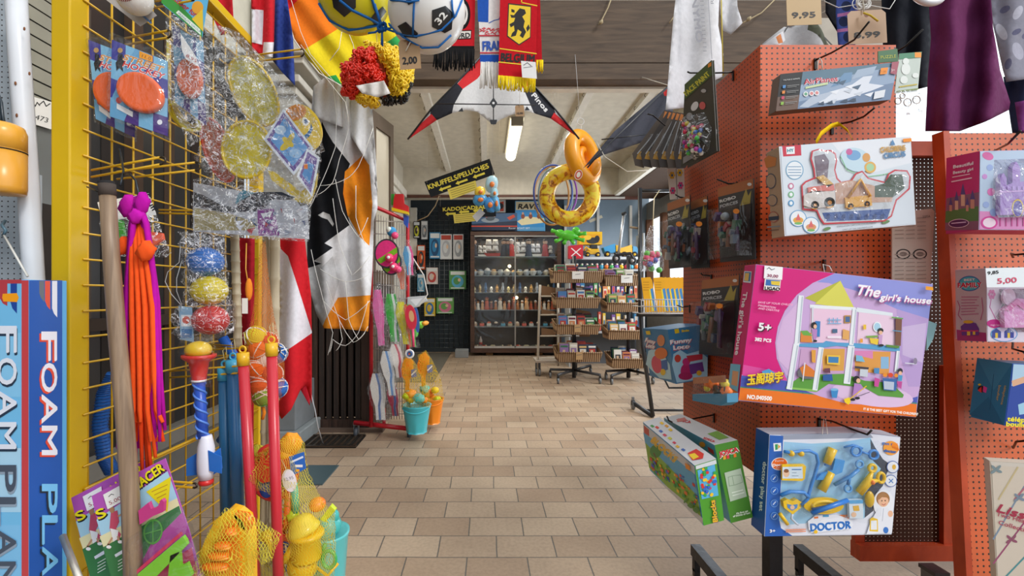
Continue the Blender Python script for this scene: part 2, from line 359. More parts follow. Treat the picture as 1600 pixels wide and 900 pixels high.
CREAM = M('#d6d0c2@'); CR2 = M('#e6e2d8@'); DARKW = wood_mat('dark_stained_wood', '#1d1512', '#3a2a22', (12, 12, 1)); BEAM = wood_mat('beam_wood', '#453629', '#64513f', (1, 1, 10), .7)
DOORW = wood_mat('door_wood', '#2a1c16', '#4b352a', (14, 14, 1)); REDW = wood_mat('red_brown_wood', '#4a2a20', '#6a4032', (2, 2, 10))
# fascia beam over the entrance: two boards
b = MB(); b.b2((-2.6, 4.0, 3.235), (3.6, 4.12, 3.79), BEAM); b.b2((-2.6, 3.985, 3.08), (3.6, 4.12, 3.225), BEAM); struct(b, 'trim_1', bevel=.006)
struct(MB().b2((-2.6, 4.02, 3.79), (3.6, 4.2, 4.6), CREAM), 'wall_above')
struct(MB().b2((-2.6, 4.12, 3.06), (3.6, 4.2, 3.10), CR2), 'trim_2')
struct(MB().b2((-2.6, 4.12, 3.6), (3.6, 9.6, 3.7), CREAM), 'ceiling')
for i, x in enumerate((-.72, -.04, 1.2, 1.93)):
    b = MB().b2((x-.045, 4.15, 3.53), (x+.045, 8.62, 3.6), CR2)
    for k in range(11):
        y = 4.6+k*.38; b.tube([(x-.047, y, 3.57), (x-.06, y, 3.565), (x-.068, y, 3.54), (x-.055, y, 3.525)], .004, '#6a5a4a*', 5)
    struct(b, 'trim_%d' % (i+3))
struct(MB().b2((-1.58, 8.62, 3.08), (2.55, 8.8, 3.6), CREAM), 'wall_back_upper')
struct(MB().b2((-1.58, 8.58, 3.0), (2.9, 8.66, 3.08), REDW), 'trim_8')
b = MB(); b.tube([(-1.55, 8.55, 2.99), (2.6, 8.55, 3.02)], .022, '#a9a49c@', 8); struct(b, 'trim_9')
SLATE = M('#3d464d@')
struct(MB().b2((-1.58, 9.5, 0), (1.62, 9.6, 3.6), SLATE), 'wall_back')
struct(MB().b2((1.62, 9.5, 0), (3.4, 9.6, 1.75), '#4d565e@'), 'wall_back_right')
b = MB().b2((1.62, 9.52, 1.75), (3.4, 9.56, 3.6), '#8295a6!'); wn = struct(b, 'window_1')  # pale blue-grey paints in the bright reflection on the pane
b = MB()
for x in (1.62, 2.3, 2.98, 3.38): b.b2((x, 9.46, 1.75), (x+.05, 9.52, 3.05), '#d8d8d4@')
b.b2((1.62, 9.46, 1.72), (3.4, 9.52, 1.78), '#d8d8d4@'); b.build('window_frame', wn)
struct(MB().b2((-1.70, 4.3, 0), (-1.58, 9.6, 3.7), CREAM), 'wall_left_shop')
b = MB(); b.b2((-1.58, 5.0, 3.02), (-1.50, 8.6, 3.16), CR2); b.b2((-1.58, 5.0, 2.92), (-1.54, 8.6, 3.02), CR2); struct(b, 'trim_10', bevel=.01)
b = MB(); b.b2((-1.58, 9.42, 2.0), (-1.44, 9.5, 3.0), CR2); struct(b, 'trim_11', bevel=.008)
# right side: soffit, window wall
struct(MB().b2((2.5, 4.4, 3.1), (3.4, 8.8, 3.6), CREAM), 'wall_right_soffit')
struct(MB().b2((2.42, 4.4, 3.06), (2.5, 8.8, 3.12), CR2), 'trim_12')
struct(MB().b2((2.5, 4.4, 3.05), (3.4, 8.8, 3.1), '#4a3a30@'), 'trim_13')
b = MB(); b.b2((3.35, 4.2, 0), (3.45, 9.6, .95), '#8f8b84@'); b.b2((3.35, 4.2, 2.75), (3.45, 9.6, 3.1), '#8f8b84@')
for y in (4.2, 5.7, 7.2, 8.6, 9.45): b.b2((3.33, y, .95), (3.47, y+.14, 2.75), '#6a4b3a@')
struct(b, 'wall_right')
struct(MB().b2((2.75, 3.95, 0), (3.45, 4.3, 3.6), '#b9b2a6@'), 'wall_right_pillar')
# tubular ceiling lamp
TUBE = emis('lit_diffuser', (1, .93, .74), 2.2)
T = thing('ceiling_lamp', 'lit fluorescent ceiling lamp with ribbed diffuser behind the kite', 'lamp', (.41, 7.0, 3.5))
MB().b2((.31, 6.05, 3.56), (.51, 7.7, 3.60), '#d9d4c4@').build('housing', T)
b = MB(); b.lathe((.41, 6.08, 3.53), [(.02, 0), (.085, .01), (.085, 1.59), (.02, 1.6)], TUBE, 16, Matrix.Rotation(-math.pi/2, 3, 'X')); b.build('diffuser', T)
b = MB(); b.b2((.33, 6.04, 3.45), (.49, 6.08, 3.56), '#8a8478@'); b.build('end_cap', T)
# entrance pillar on the left, with moulded capital and grey plinth
b = MB(); b.b2((-1.86, 3.62, .47), (-1.53, 3.98, 3.6), '#c9c6bc@'); b.b2((-1.88, 3.6, .12), (-1.51, 4.0, .47), '#7f8487@'); b.b2((-1.92, 3.56, 0), (-1.46, 4.02, .12), '#8f9698@')
for k, (z, e) in enumerate(((2.78, .03), (2.86, .07), (2.98, .12), (3.04, .16))): b.b2((-1.86-e, 3.62-e, z), (-1.53+e, 3.98, z+.06 if k < 3 else z+.12), '#cfccc2@')
struct(b, 'wall_left_pillar', bevel=.008)
# slatted timber shutter door standing open beside the pillar, with a folded glazed leaf
dr = struct(MB().b2((-1.575, 4.0, .02), (-1.49, 4.06, 2.9), DOORW), 'door_1')
b = MB(); b.b2((-1.10, 4.0, .02), (-1.03, 4.06, 2.9), DOORW); b.b2((-1.5, 4.0, .02), (-1.1, 4.06, .1), DOORW); b.b2((-1.5, 4.0, 1.35), (-1.1, 4.06, 1.43), DOORW); b.b2((-1.5, 4.0, 2.82), (-1.1, 4.06, 2.9), DOORW); b.build('door_frame', dr)
b = MB()
for k in range(6): b.b2((-1.475+k*.064, 4.01, .1), (-1.432+k*.064, 4.045, 2.82), DARKW)
b.b2((-1.5, 4.09, .1), (-1.1, 4.1, 2.82), '#0c0a09@'); b.build('slats', dr)
A = Vector((-1.035, 4.06, 0)); Bv = Vector((-.93, 4.46, 0)); dd = (Bv-A)
dl = MB()
def leaf(u0, u1, z0, z1, m, th=.045): 
    dl.X = None; n = Vector((dd.y, -dd.x, 0)).normalized()*th/2
    P = [A+dd*u0, A+dd*u1]; vs = []
    for z in (z0, z1):
        for q, sg in ((0, 1), (1, 1), (1, -1), (0, -1)): vs.append(P[q]+n*sg+Vector((0, 0, z)))
    dl.add(vs, [(0, 3, 2, 1), (4, 5, 6, 7), (0, 1, 5, 4), (1, 2, 6, 5), (2, 3, 7, 6), (3, 0, 4, 7)], m)
for q in ((0, .16, .02, 2.85), (.84, 1, .02, 2.85), (.16, .84, .02, .15), (.16, .84, 1.3, 1.42), (.16, .84, 2.72, 2.85)): leaf(*q, '#5d5145@')
leaf(.16, .84, .15, 1.3, DARKW, .02); leaf(.16, .84, 1.42, 2.72, '#b5ae9c!', .01)
struct(dl, 'door_2')
struct(MB().b2((-1.6, 3.95, 0), (-.9, 4.1, .03), '#6a5a50@'), 'trim_14')
# outside wall behind the yellow grid: shop window with dark glass
b = MB(); b.b2((-2.3, -1.2, 0), (-1.9, 3.7, .35), '#6b6964@'); b.b2((-2.3, -1.2, 3.0), (-1.9, 3.7, 4.6), '#c9c4b4@'); struct(b, 'wall_left')
gl = M('#2b2a2a!'); 
wn = struct(MB().b2((-1.98, -1.2, .35), (-1.95, 3.62, 3.0), gl), 'window_2')
b = MB()
for y in (1.38, 2.45, 3.5): b.b2((-1.95, y, .35), (-1.90, y+.07, 3.0), '#4a3b31@')
b.b2((-1.95, -1.2, 1.02), (-1.905, 3.6, 1.08), '#3d332c@'); b.b2((-1.95, -1.2, .3), (-1.88, 3.6, .40), '#7a7770@'); b.build('window_frame', wn)
b = MB()
for k in range(16): b.box((-1.944, 1.66, 2.03+k*.062), (.004, .86, .052), '#9a9788@', rot(0, 6, 0))
b.b2((-1.949, 1.25, 1.1), (-1.947, 2.08, 2.0), '#6e706c!'); b.b2((-1.949, 1.9, 1.5), (-1.943, 1.99, 1.72), '#a8aeb2')  # below the slats: grey pane and pale patch, painted glass reflections
b.build('blind_and_reflections', wn)
b = MB()
for k, (y, z0, z1, c) in enumerate(((1.6, .4, 2.0, '#4f4a44@'), (1.75, 1.2, 2.4, '#6e6a62@'), (1.95, .5, 1.6, '#3a3430@'), (2.15, 1.0, 2.6, '#51463c@'), (2.3, .4, 2.2, '#2f2a27@'), (2.75, .4, 2.8, '#47392f@'), (3.0, .4, 2.8, '#2d2521@'), (3.2, .4, 2.8, '#453529@'))):
    b.b2((-1.949, y, z0), (-1.946, y+.09, z1), c)
b.build('window_reveal', wn)
# drain and glass plate set in the paving
dk = MB().b2((-1.49, 3.55, .001), (-1.02, 3.86, .006), '#2a2724@'); T = tag(dk.build('drain_grate'), 'rusty iron drain grate in paving before slatted door', 'drain')
b = MB()
for k in range(9): b.b2((-1.47+k*.052, 3.57, .006), (-1.452+k*.052, 3.84, .016), '#6a5b4e*')
for y in (3.55, 3.83): b.b2((-1.49, y, .006), (-1.02, y+.025, .018), '#5a4e45*')
b.build('bar', T, bevel=.002)
tag(MB().b2((-1.5, 2.86, .001), (-1.03, 3.18, .008), '#50646a!').build('floor_plate'), 'dark green glass plate set in the paving by the pillar', 'floor plate')
# ---------- yellow wire grid stand on the left ----------
YEL = M('#d9b21a!'); YW = M('#d8a91c!')
GF = Face((-1.193, 1.33, 0), (1, -.046, 0))
def gp(y, z, off=0): u = (y-1.33)/.97; return Vector((-1.193+.045*u+off, y, z))
T = thing('grid_stand', 'yellow wire grid display stand with square posts and prongs', 'display stand', gp(1.33, 0))
b = MB()
b.b2((-1.245, 1.30, 0), (-1.19, 1.36, 2.5), YEL); b.build('post', T, bevel=.004)
b = MB(); b.b2((-1.185, 2.27, 0), (-1.135, 2.32, 2.43), YEL); b.build('post', T, bevel=.004)
b = MB(); b.b2((-1.19, 1.33, 2.40), (-1.13, 2.32, 2.44), YEL); b.build('top_rail', T, bevel=.004)
b = MB()
for k in range(12): y = 1.36+k*.083; b.tube([gp(y, .08), gp(y, 2.41)], .0032, YW, 6)
for k in range(31): z = .08+k*.0765; b.tube([gp(1.34, z, .005), gp(2.28, z, .005)], .0032, YW, 6)
b.tube([gp(1.34, .625, .008), gp(2.28, .625, .008)], .006, YW, 6); b.build('wire_grid', T)
def prong(x0, y0, x1, y1, d1, sep=11, tip=True):
    b = MB(); a = GF.at(x0, y0, .006); e = W(x1, y1, d1); dz = Vector((0, 0, sep*d1/F)); a2 = a-dz; e2 = e-dz
    b.tube([a, e], .0035, YW, 6); b.tube([a2, e2], .0035, YW, 6)
    if tip: u = (e-a).normalized()*.018; b.tube([e-u*.3, e+u*.5, e+u-dz*.25, e+u-dz*.75, e2+u*.5, e2-u*.3], .003, '#4a4238*', 6)
    b.build('prong_hook', T)
for q in ((193, 60, 262, 48, 1.36), (140, 266, 250, 246, 1.33), (180, 268, 305, 254, 1.45, 12), (350, 92, 470, 77, 1.75), (246, 328, 366, 331, 1.65, 5), (300, 548, 432, 541, 1.6), (262, 580, 372, 572, 1.55), (195, 747, 302, 755, 1.3, 7), (325, 538, 445, 546, 1.7, 4), (232, 4, 300, -10, 1.4)): prong(*q)
# ---------- far left edge ----------
PW = peg_mat('white_pegboard', '#aab4bd', .0165, .0022)
f = FR(1.45, 0, 200, yaw=10); b = MB(); b.fb(f, [(-40, -20), (8, -20), (27, 300), (46, 470), (46, 520), (-40, 520)], .006, PW)
tag(b.build('pegboard_panel'), 'white pegboard strip behind the leaning white pipe', 'pegboard')
b = MB(); b.tube([W(24, -30, 1.36), W(30, 80, 1.36), W(45, 300, 1.36), W(57, 520, 1.36), W(66, 760, 1.36), W(70, 900, 1.36)], .0255, '#dfe3ea!', 16)
for y, x in ((180, 24), (130, 22), (45, 36), (115, 44)): b.ball(W(x+2, y, 1.334), (.004, .002, .006), '#8a5a3c@', 6)
tag(b.build('leaning_pipe'), 'white painted pipe with rust chips leaning by the yellow post', 'pipe')
T = thing('beach_flask', 'orange plastic canister with dark band on far left pegboard', 'canister', W(8, 305, 1.3))
b = MB(); b.lathe(W(5, 304, 1.28), [(.03, 0), (.048, .004), (.05, .02), (.05, .125)], '#e0a03a!', 28); b.build('body', T)
b = MB(); b.lathe(W(5, 237, 1.28), [(.0505, -.002), (.0505, .002)], '#3a3024@', 28); b.build('band', T)
b = MB(); b.lathe(W(5, 235, 1.28), [(.05, 0), (.05, .05), (.044, .068), (.03, .075), (0.001, .076)], '#e8a83c!', 28); b.build('lid', T)
b = MB(); b.tube([W(-6, 140, 1.3), W(2, 160, 1.29), W(4, 180, 1.29), W(8, 200, 1.29)], .004, '#22303a!', 8); b.tube([W(-8, 150, 1.3), W(-2, 170, 1.29), W(3, 196, 1.29)], .004, '#22303a!', 8); b.build('cord', T)
b = MB(); b.tube([W(8, 345, 1.36), W(3, 352, 1.33), W(9, 360, 1.32), W(5, 368, 1.33)], .004, '#5a7a8a!', 8); b.tube([W(4, 364, 1.33), W(43, 432, 1.28)], .003, '#dcd9d2!', 6)
tag(b.build('hook_with_cord'), 'blue hook with a taut white cord above the foam plane box', 'hook')
f = Face((-1.93, 0, 0), (1, 0, 0)); b = MB(); b.fb(f, [(48, 150), (83, 160), (83, 203), (50, 193)], .001, '#e8e4dc')
b.fl(f, [(52, 160), (55, 166), (58, 160), (62, 165)], 1.5, '#222222'); b.fl(f, [(62, 163), (68, 158), (72, 166), (78, 162)], 1.5, '#222222'); b.ft(f, '473', (54, 186), (74, 192), 8, '#222222')
tag(b.build('note'), 'white handwritten note reading 473 between pipe and yellow post', 'note')
# foam plane box (corner towards the camera)
T = thing('foam_plane_box', 'tall blue carton lettered FOAM PLANE at the far left', 'carton', W(45, 1000, 1.1))
f1 = Face(W(45, 450, 1.1), (0, -1, 0)); b = MB()
b.b2(W(45, 437, 1.1), W(45, 437, 1.1)+Vector((-.3, .10, -1.12)), '#63b0e4'); b.build('carton', T, bevel=.0015)
b = MB(); b.X = None
b.fp(f1, rc(-80, 438, 45, 960), '#74bdea'); b.fp(f1, rc(34, 438, 45, 960), '#c4454a'); b.fp(f1, rc(-80, 437, 34, 443), '#b34048')
b.fp(f1, rc(-2, 520, 33, 620), '#86c6ee'); b.fp(f1, rc(-2, 700, 33, 800), '#a8d4f0'); b.fp(f1, rc(-2, 820, 33, 960), '#7fc0ec')
b.fp(f1, [(17, 443), (27, 443), (27, 490), (20, 482), (17, 472)], '#24489a'); b.fp(f1, [(-2, 443), (12, 443), (12, 478), (5, 474), (-2, 462)], '#b34048')
b.fp(f1, [(5, 459), (27, 458), (30, 465), (27, 472), (6, 471), (4, 465)], '#f2a11e')
def vtext(b, f, s, x, y, h, adv, m, dy=3, sh=None):
    # letters stacked downwards, rotated a quarter turn clockwise
    for c in s:
        if c != ' ':
            if sh: b.ft(f, c, (x-sh[0], y+sh[1]), (x-sh[0], y+adv-dy+sh[1]), h, sh[2], bold=1)
            b.ft(f, c, (x, y), (x, y+adv-dy), h, m, bold=1.2)
        y += adv if c != ' ' else adv*.35
vtext(b, f1, 'FOAM', -3, 509, 31, 50, '#dfe6f4', 9, (-1, 4, '#2a3a50')); vtext(b, f1, 'PLANE', -3, 726, 31, 50, '#4a5566', 9, (-1, 4, '#8ea0b4')); b.build('printed_front', T)
f2 = Face(W(45, 450, 1.1), (1, 0, 0)); b = MB()
ze = lambda y: y
b.fp(f2, [(45.2, 438), (97, 438), (97, 920), (45.2, 960)], '#2a5cb0')
for x0, c, y1 in ((61, '#6b7178', 472), (70, '#e4553c', 484), (81, '#e8edf6', 496)): b.fp(f2, [(x0, 439), (x0+8, 439), (x0+8, y1), (x0+3, y1-6), (x0, y1-14)], c)
vtext(b, f2, 'FOAM', 64, 518, 25, 49, '#eef1fa', 4, (3, 3, '#e4533a')); vtext(b, f2, 'PLANE', 64, 756, 25, 49, '#7cc6f4', 4, (3, 3, '#2c3440')); b.build('printed_side', T)
# ---------- carded goods upper left ----------
def hockey(outl, d, full, label, grp='street hockey puck cards'):
    xs = [p[0] for p in outl]; ys = [p[1] for p in outl]; cx = sum(xs)/4; cy = sum(ys)/4
    T = thing('puck_card', label, 'carded toy', W(cx, max(ys), d), grp); f = FR(d, cx, cy, yaw=8)
    L = lambda u, v: tuple((outl[0][i]*(1-u)+outl[1][i]*u)*(1-v)+(outl[3][i]*(1-u)+outl[2][i]*u)*v for i in (0, 1))
    b = MB(); b.fb(f, outl, .0015, '#2f3f8e')
    for a in (0, .25, .5, .75):
        for q in (.0, .25, .5, .75):
            if (int(a*4)+int(q*4)) % 2: b.fp(f, [L(a, q), L(a+.25, q), L(a+.25, q+.25), L(a, q+.25)], '#7db6d8')
            else: b.fp(f, [L(a, q), L(a+.25, q), L(a+.25, q+.25), L(a, q+.25)], ('#3c3a90', '#4b2f7e')[q > .5])
    b.fp(f, [L(.42, 0), L(.7, 0), L(.25, 1), L(0, 1), L(0, .8)], '#69a4cc')
    if full:
        b.fp(f, [L(*q) for q in ((.12, .15), (.2, .14), (.24, .24), (.2, .3), (.22, .36), (.15, .33), (.1, .38), (.08, .28), (.11, .24))], '#1c1c22')
        a, c = L(.2, .2), L(.9, .17); b.ft(f, 'STREET', a, c, 9, '#f0e6d8', it=.15, bold=1.6); b.ft(f, 'STREET', a, c, 9, '#d88a28', it=.15, bold=.4)
        a, c = L(.2, .29), L(.92, .26); b.ft(f, 'HOCKEY', a, c, 9, '#f4f0ee', it=.15, bold=1.8); b.ft(f, 'HOCKEY', a, c, 9, '#d8332c', it=.15, bold=.5)
        b.fp(f, [L(.5, .01), L(.74, .01), L(.74, .09), L(.5, .1)], '#f2a01e'); b.ft(f, '11.0', L(.54, .08), L(.7, .075), 5, '#8a4a10')
        b.fp(f, [L(.12, .8), L(.4, .84), L(.4, .91), L(.12, .87)], '#eeeeee'); b.fp(f, ell(*L(.16, .75), 5, 5), '#c9483c'); b.fp(f, ell(*L(.87, .85), 4, 4), '#e8e8f0'); b.fp(f, ell(*L(.16, .1), 4, 4), '#b8935a')
    b.build('card', T)
    c = L(.56, .56); rx = (outl[1][0]-outl[0][0])*.41; ry = (outl[3][1]-outl[0][1])*.25
    P = f.at(*c, .002); R = Matrix.Rotation(math.radians(8), 3, 'Z') @ Matrix.Rotation(math.radians(16), 3, 'Y') @ RX90
    b = MB(); k = d/F; vs = ell(0, 0, 1, 1, 0, 36); prof = [(1, .0), (1.02, .006), (1, .014), (.94, .018), (.8, .0165), (.05, .017)]
    V = []; Fs = []
    for r, h in prof:
        for u, v in vs: V.append(f.at(c[0]+rx*r*u*1.0, c[1]+ry*r*v+rx*r*u*.22, .002+h))
    for i in range(len(prof)-1):
        for q in range(36): Fs.append((i*36+q, i*36+(q+1) % 36, (i+1)*36+(q+1) % 36, (i+1)*36+q))
    Fs.append(tuple(range(5*36, 6*36))); b.add(V, Fs, '#ef6425!', True); b.build('puck', T)
    b = MB(); o2 = [(x+(x-cx)*.1, y+(y-cy)*.09-6*(y < cy)) for x, y in outl]; b.pillow(o2, f, .05, BLI, 14, .1, 1, edge=10); b.build('blister', T)
    return T
hockey([(175, 62), (262, 96), (262, 213), (172, 182)], 1.30, True, 'front street hockey blister card with big orange puck')
hockey([(138, 62), (215, 92), (210, 215), (150, 186)], 1.36, True, 'street hockey blister card partly hidden behind the front one')
hockey([(270, 40), (318, 66), (322, 196), (274, 160)], 1.5, False, 'narrow turned puck card with white price sticker')
f = FR(1.46, 290, 80); b = MB(); b.fb(f, [(282, 52), (306, 88), (310, 104), (290, 92), (284, 78)], .0008, '#f2f2f2'); b.ft(f, '8,95', (290, 88), (306, 98), 5, '#c05050')
tag(b.build('price_sticker'), 'white price sticker on the turned puck card', 'price sticker')
b = MB()
for k in range(7):
    c = W(287+k, 186-k*1.5, 1.53+.006*k); b.tube([c+Vector((.05*math.cos(a)*(1-.03*k), .01*math.sin(a*2+k), .05*math.sin(a)*.65-.03*math.cos(a))) for a in [2*math.pi*q/22 for q in range(22)]], .0042, '#e6cf2a!', 6, True)
b.tube([W(262, 60, 1.52), W(262, 110, 1.52), W(266, 170, 1.53)], .004, '#e6cf2a!', 6)
tag(b.build('skipping_rope'), 'coiled yellow skipping rope hanging below the turned puck card', 'skipping rope')
# baseball on card
T = thing('baseball_card', 'white baseball with red stitches on grey card at top', 'carded ball', W(205, 40, 1.35))
f = FR(1.37, 205, 10); b = MB(); b.fb(f, [(150, -30), (195, -30), (245, 24), (219, 41), (166, 0)], .0015, '#b4b0b0'); b.fl(f, [(190, -6), (236, 36)], 3, '#5f86bd'); b.build('card', T)
b = MB(); c = W(210, -4, 1.32); b.ball(c, .047, '#f3efe9', 28); b.build('ball', T)
b = MB()
for k in range(17):
    a = math.radians(195+k*9.5); p = c+Vector((.043*math.cos(a)*.75+.003, -.032, .034*math.sin(a)*.85+.002)); p = c+(p-c).normalized()*.0475
    q = c+(p-c+Vector((.004*math.cos(a*1.1), 0, .009))).normalized()*.0475; q2 = c+(p-c+Vector((-.005, 0, -.006))).normalized()*.0475; b.tube([q2, p, q], .0011, '#a8302c', 5)
b.build('stitching', T)
b = MB(); b.ball(c+Vector((0, -.002, 0)), .051, BLI, 20); b.build('blister', T)
# header card bag
T = thing('outdoor_toy_bag', 'blue and green header card reading outdoor fun above bag', 'bagged toy', W(290, 60, 1.45))
f = FR(1.45, 280, 30, yaw=0); b = MB(); b.fb(f, [(250, -30), (330, -30), (317, 50), (316, 58), (255, 8)], .0015, '#5db2e0')
b.fp(f, [(252, 4), (256, -14), (280, 6), (316, 44), (316, 58)], '#3f9a44'); b.fp(f, [(275, 20), (279, 16), (313, 46), (314, 55)], '#e9f4ea'); b.ft(f, 'PEANUTS GROUP', (278, 22), (313, 52), 3.4, '#2f7f9a')
b.ft(f, 'utdoor fun', (268, -2), (305, 27), 8, '#c8382f', bold=.6); b.fp(f, ell(309, 12, 9, 10), '#e2a53a'); b.fp(f, [(317, 14), (318, 50), (300, 30)], '#e6c53a'); b.build('header', T)
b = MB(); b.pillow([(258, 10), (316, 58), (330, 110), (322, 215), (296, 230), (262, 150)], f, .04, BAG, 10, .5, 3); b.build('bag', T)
# ---------- big bag of flying discs ----------
T = thing('flying_disc_bag', 'large crinkled clear bag of yellow fabric discs and mask toy', 'bagged toy set', W(400, 350, 1.62))
f = FR(1.62, 400, 200)
def disc(cx, cy, rx, ry, ro, m, rim, d=0, T=T, nm='fabric_disc'):
    ff = FR(1.62+d, 400, 200); b = MB(); b.fb(ff, ell(cx, cy, rx, ry, ro, 40), .003, m)
    P = [ff.at(x, y, .003) for x, y in ell(cx, cy, rx, ry, ro, 40)]; b.tube(P, .0052, rim, 8, True); b.build(nm, T)
disc(397, 143, 31, 58, -28, '#d6c54e~', '#e4c022!', .0); disc(386, 234, 38, 44, 0, '#d9c63f~', '#e8c61e!', -.02); disc(341, 235, 20, 52, -20, '#c8694e~', '#d84a2a!', .03)
ff = FR(1.585, 470, 200); b = MB(); b.fb(ff, ell(474, 199, 27, 38, -25, 36), .006, '#ecc62c!'); b.fp(ff, ell(462, 176, 17, 12, -20), '#e08a24')
for k in range(4): b.fl(ff, [(452+k*5, 168), (458+k*5, 184)], 1, '#9a5a18')
b.fp(ff, ell(477, 190, 5, 7, -20), '#f6f0e0'); b.fp(ff, ell(478, 190, 3, 4, -20), '#3a5a8a'); b.fp(ff, [(486, 192), (489, 202), (484, 213), (475, 220), (471, 215), (480, 208), (485, 200)], '#3c74a8'); b.build('face_disc', T)
ff = FR(1.57, 450, 240); b = MB(); b.fb(ff, [(443, 170), (490, 232), (459, 274), (412, 218)], .001, '#dfe6f2'); b.fp(ff, [(443, 175), (486, 232), (459, 268), (417, 218)], '#6f5aa0'); b.fp(ff, [(444, 184), (481, 231), (458, 260), (423, 219)], '#6aa3dc')
b.fp(ff, ell(438, 203, 9, 7), '#bcd7f0'); b.fp(ff, ell(462, 240, 10, 7), '#9cc4ea')
for q in ((450, 222, 11, 5, 40), (446, 228, 10, 5, -40), (455, 215, 8, 4, -60)): b.fp(ff, ell(*q), '#ddc23a')
b.fp(ff, [(480, 232), (500, 246), (488, 308), (464, 276)], '#e6ecf4'); b.fp(ff, [(481, 237), (496, 248), (486, 302), (468, 275)], '#7a62a6'); b.fp(ff, [(481, 252), (491, 258), (484, 288), (472, 273)], '#5c9ad6'); b.fp(ff, rc(475, 256, 481, 264), '#f0872a'); b.build('instruction_cards', T)
ff = FR(1.6, 440, 290); b = MB(); b.fb(ff, [(418, 266), (428, 268), (455, 288), (470, 300), (488, 285), (496, 270), (494, 290), (484, 318), (470, 322), (452, 302), (425, 282)], .008, '#e3c432!'); b.build('tail_piece', T, bevel=.002)
ff = FR(1.64, 330, 310); b = MB(); b.fb(ff, [(308, 312), (318, 304), (340, 303), (360, 315), (366, 322), (340, 322), (330, 316), (322, 324), (312, 322)], .006, '#26303a!'); b.fl(ff, [(309, 313), (322, 305), (340, 305), (362, 320)], 3, '#c9b23a'); b.build('mask', T)
b = MB(); b.fb(FR(1.66, 340, 90), [(318, 80), (336, 72), (343, 76), (340, 90), (320, 98)], .01, '#2a2c30!'); b.fb(FR(1.66, 340, 160), [(336, 105), (344, 110), (385, 188), (372, 186), (335, 130)], .004, '#3a3c42!'); b.build('handle', T)
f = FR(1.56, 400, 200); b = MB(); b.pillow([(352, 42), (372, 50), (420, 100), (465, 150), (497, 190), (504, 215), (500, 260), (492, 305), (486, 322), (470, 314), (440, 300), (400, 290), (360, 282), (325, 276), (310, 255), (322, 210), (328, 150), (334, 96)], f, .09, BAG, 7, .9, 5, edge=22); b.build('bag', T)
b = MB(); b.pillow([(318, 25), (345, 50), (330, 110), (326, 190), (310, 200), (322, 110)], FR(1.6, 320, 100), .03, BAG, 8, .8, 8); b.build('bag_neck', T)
# lower bag with plane kit
T = thing('plane_kit_bag', 'wide clear bag with silver and dark plane kit and purple insert', 'bagged toy set', W(390, 378, 1.6))
f = FR(1.6, 390, 340); b = MB(); b.fb(f, [(302, 285), (480, 318), (483, 374), (302, 362)], .0015, '#b9bcc4')
b.fp(f, [(304, 325), (360, 334), (400, 348), (398, 360), (304, 360)], '#a79b6a'); b.fp(f, [(370, 305), (380, 297), (412, 305), (415, 325), (392, 322), (368, 318)], '#3d8ea6'); b.fp(f, [(303, 300), (318, 305), (345, 320), (370, 325), (372, 316), (400, 300), (440, 300), (462, 308), (455, 312), (425, 312), (410, 330), (350, 332), (303, 322)], '#2a2f3a')
b.fp(f, [(402, 327), (428, 326), (437, 368), (404, 368)], '#8b3f92')
for k in range(12): random.seed(k); b.fp(f, ell(408+random.random()*20, 333+random.random()*30, 3, 2, k*40), ('#e9e2f2', '#c05aa0', '#5a2a80')[k % 3])
for k in range(26): random.seed(50+k); x = 360+random.random()*115; y = 322+random.random()*40; b.fp(f, [(x, y), (x+random.random()*14, y+random.random()*8-4), (x+random.random()*8, y+8)], ('#f2f4f8', '#38507e', '#d8dde8', '#8794ac', '#b8444a')[k % 5])
b.build('kit', T)
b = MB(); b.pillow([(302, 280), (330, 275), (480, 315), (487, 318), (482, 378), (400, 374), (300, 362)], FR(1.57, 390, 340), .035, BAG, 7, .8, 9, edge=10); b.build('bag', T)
# bag with carded toy 'Stuff' behind the laces
T = thing('stuff_card_bag', 'white header card on small clear bag behind laces', 'bagged toy', W(215, 400, 1.38))
f = FR(1.38, 210, 320); b = MB(); b.fb(f, [(152, 316), (232, 302), (243, 332), (243, 336), (160, 345)], .001, '#eceae6'); b.ft(f, 'Stuff', (225, 306), (239, 331), 9, '#20242a', bold=.8); b.fp(f, ell(224, 309, 5, 4), '#b9c92e'); b.fp(f, ell(198, 313, 6, 4), '#7a4a34'); b.build('header', T)
b = MB(); b.fb(f, [(180, 340), (190, 345), (194, 368), (186, 372), (184, 350)], .01, '#3f9a3a!'); b.fb(f, [(234, 362), (252, 364), (254, 374), (240, 384), (234, 376)], .012, '#f0603a!'); b.build('toy', T)
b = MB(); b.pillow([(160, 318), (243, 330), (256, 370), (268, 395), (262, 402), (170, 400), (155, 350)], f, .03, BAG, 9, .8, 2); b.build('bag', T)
# laces
b = MB()
for k in range(9):
    random.seed(k); x = 176+k*2.4; d = 1.19+.008*(k % 3)+.04*(k in (2, 3, 4)); s = random.uniform(-1, 1)
    if k > 5: x = 232+(k-6)*5
    top = W(214, 308, 1.2); e = [(184, 700), (196, 690), (206, 712), (212, 725), (218, 700), (190, 650), (250, 690), (258, 672), (244, 705)][k]; mid = [(200, 430), (206, 450), (212, 470), (214, 500), (218, 520), (196, 480), (240, 430), (246, 470), (236, 500)][k]
    b.tube([top, W((214+mid[0])/2+s*2, 350, d-.01), W(*mid, d), W((mid[0]+e[0])/2+s*4, (mid[1]+e[1])/2+20, d), W(*e, d)], [.0065, .0068, .0065, .006, .004], '#b3139c~', 8)
b.ball(W(213, 338, 1.18), (.018, .014, .02), '#c01aa8~', 14, wob=.4); b.ball(W(200, 322, 1.2), (.022, .014, .03), '#c21ca4~', 14, wob=.3); b.ball(W(222, 318, 1.19), (.018, .014, .03), '#b3139c~', 14, wob=.3)
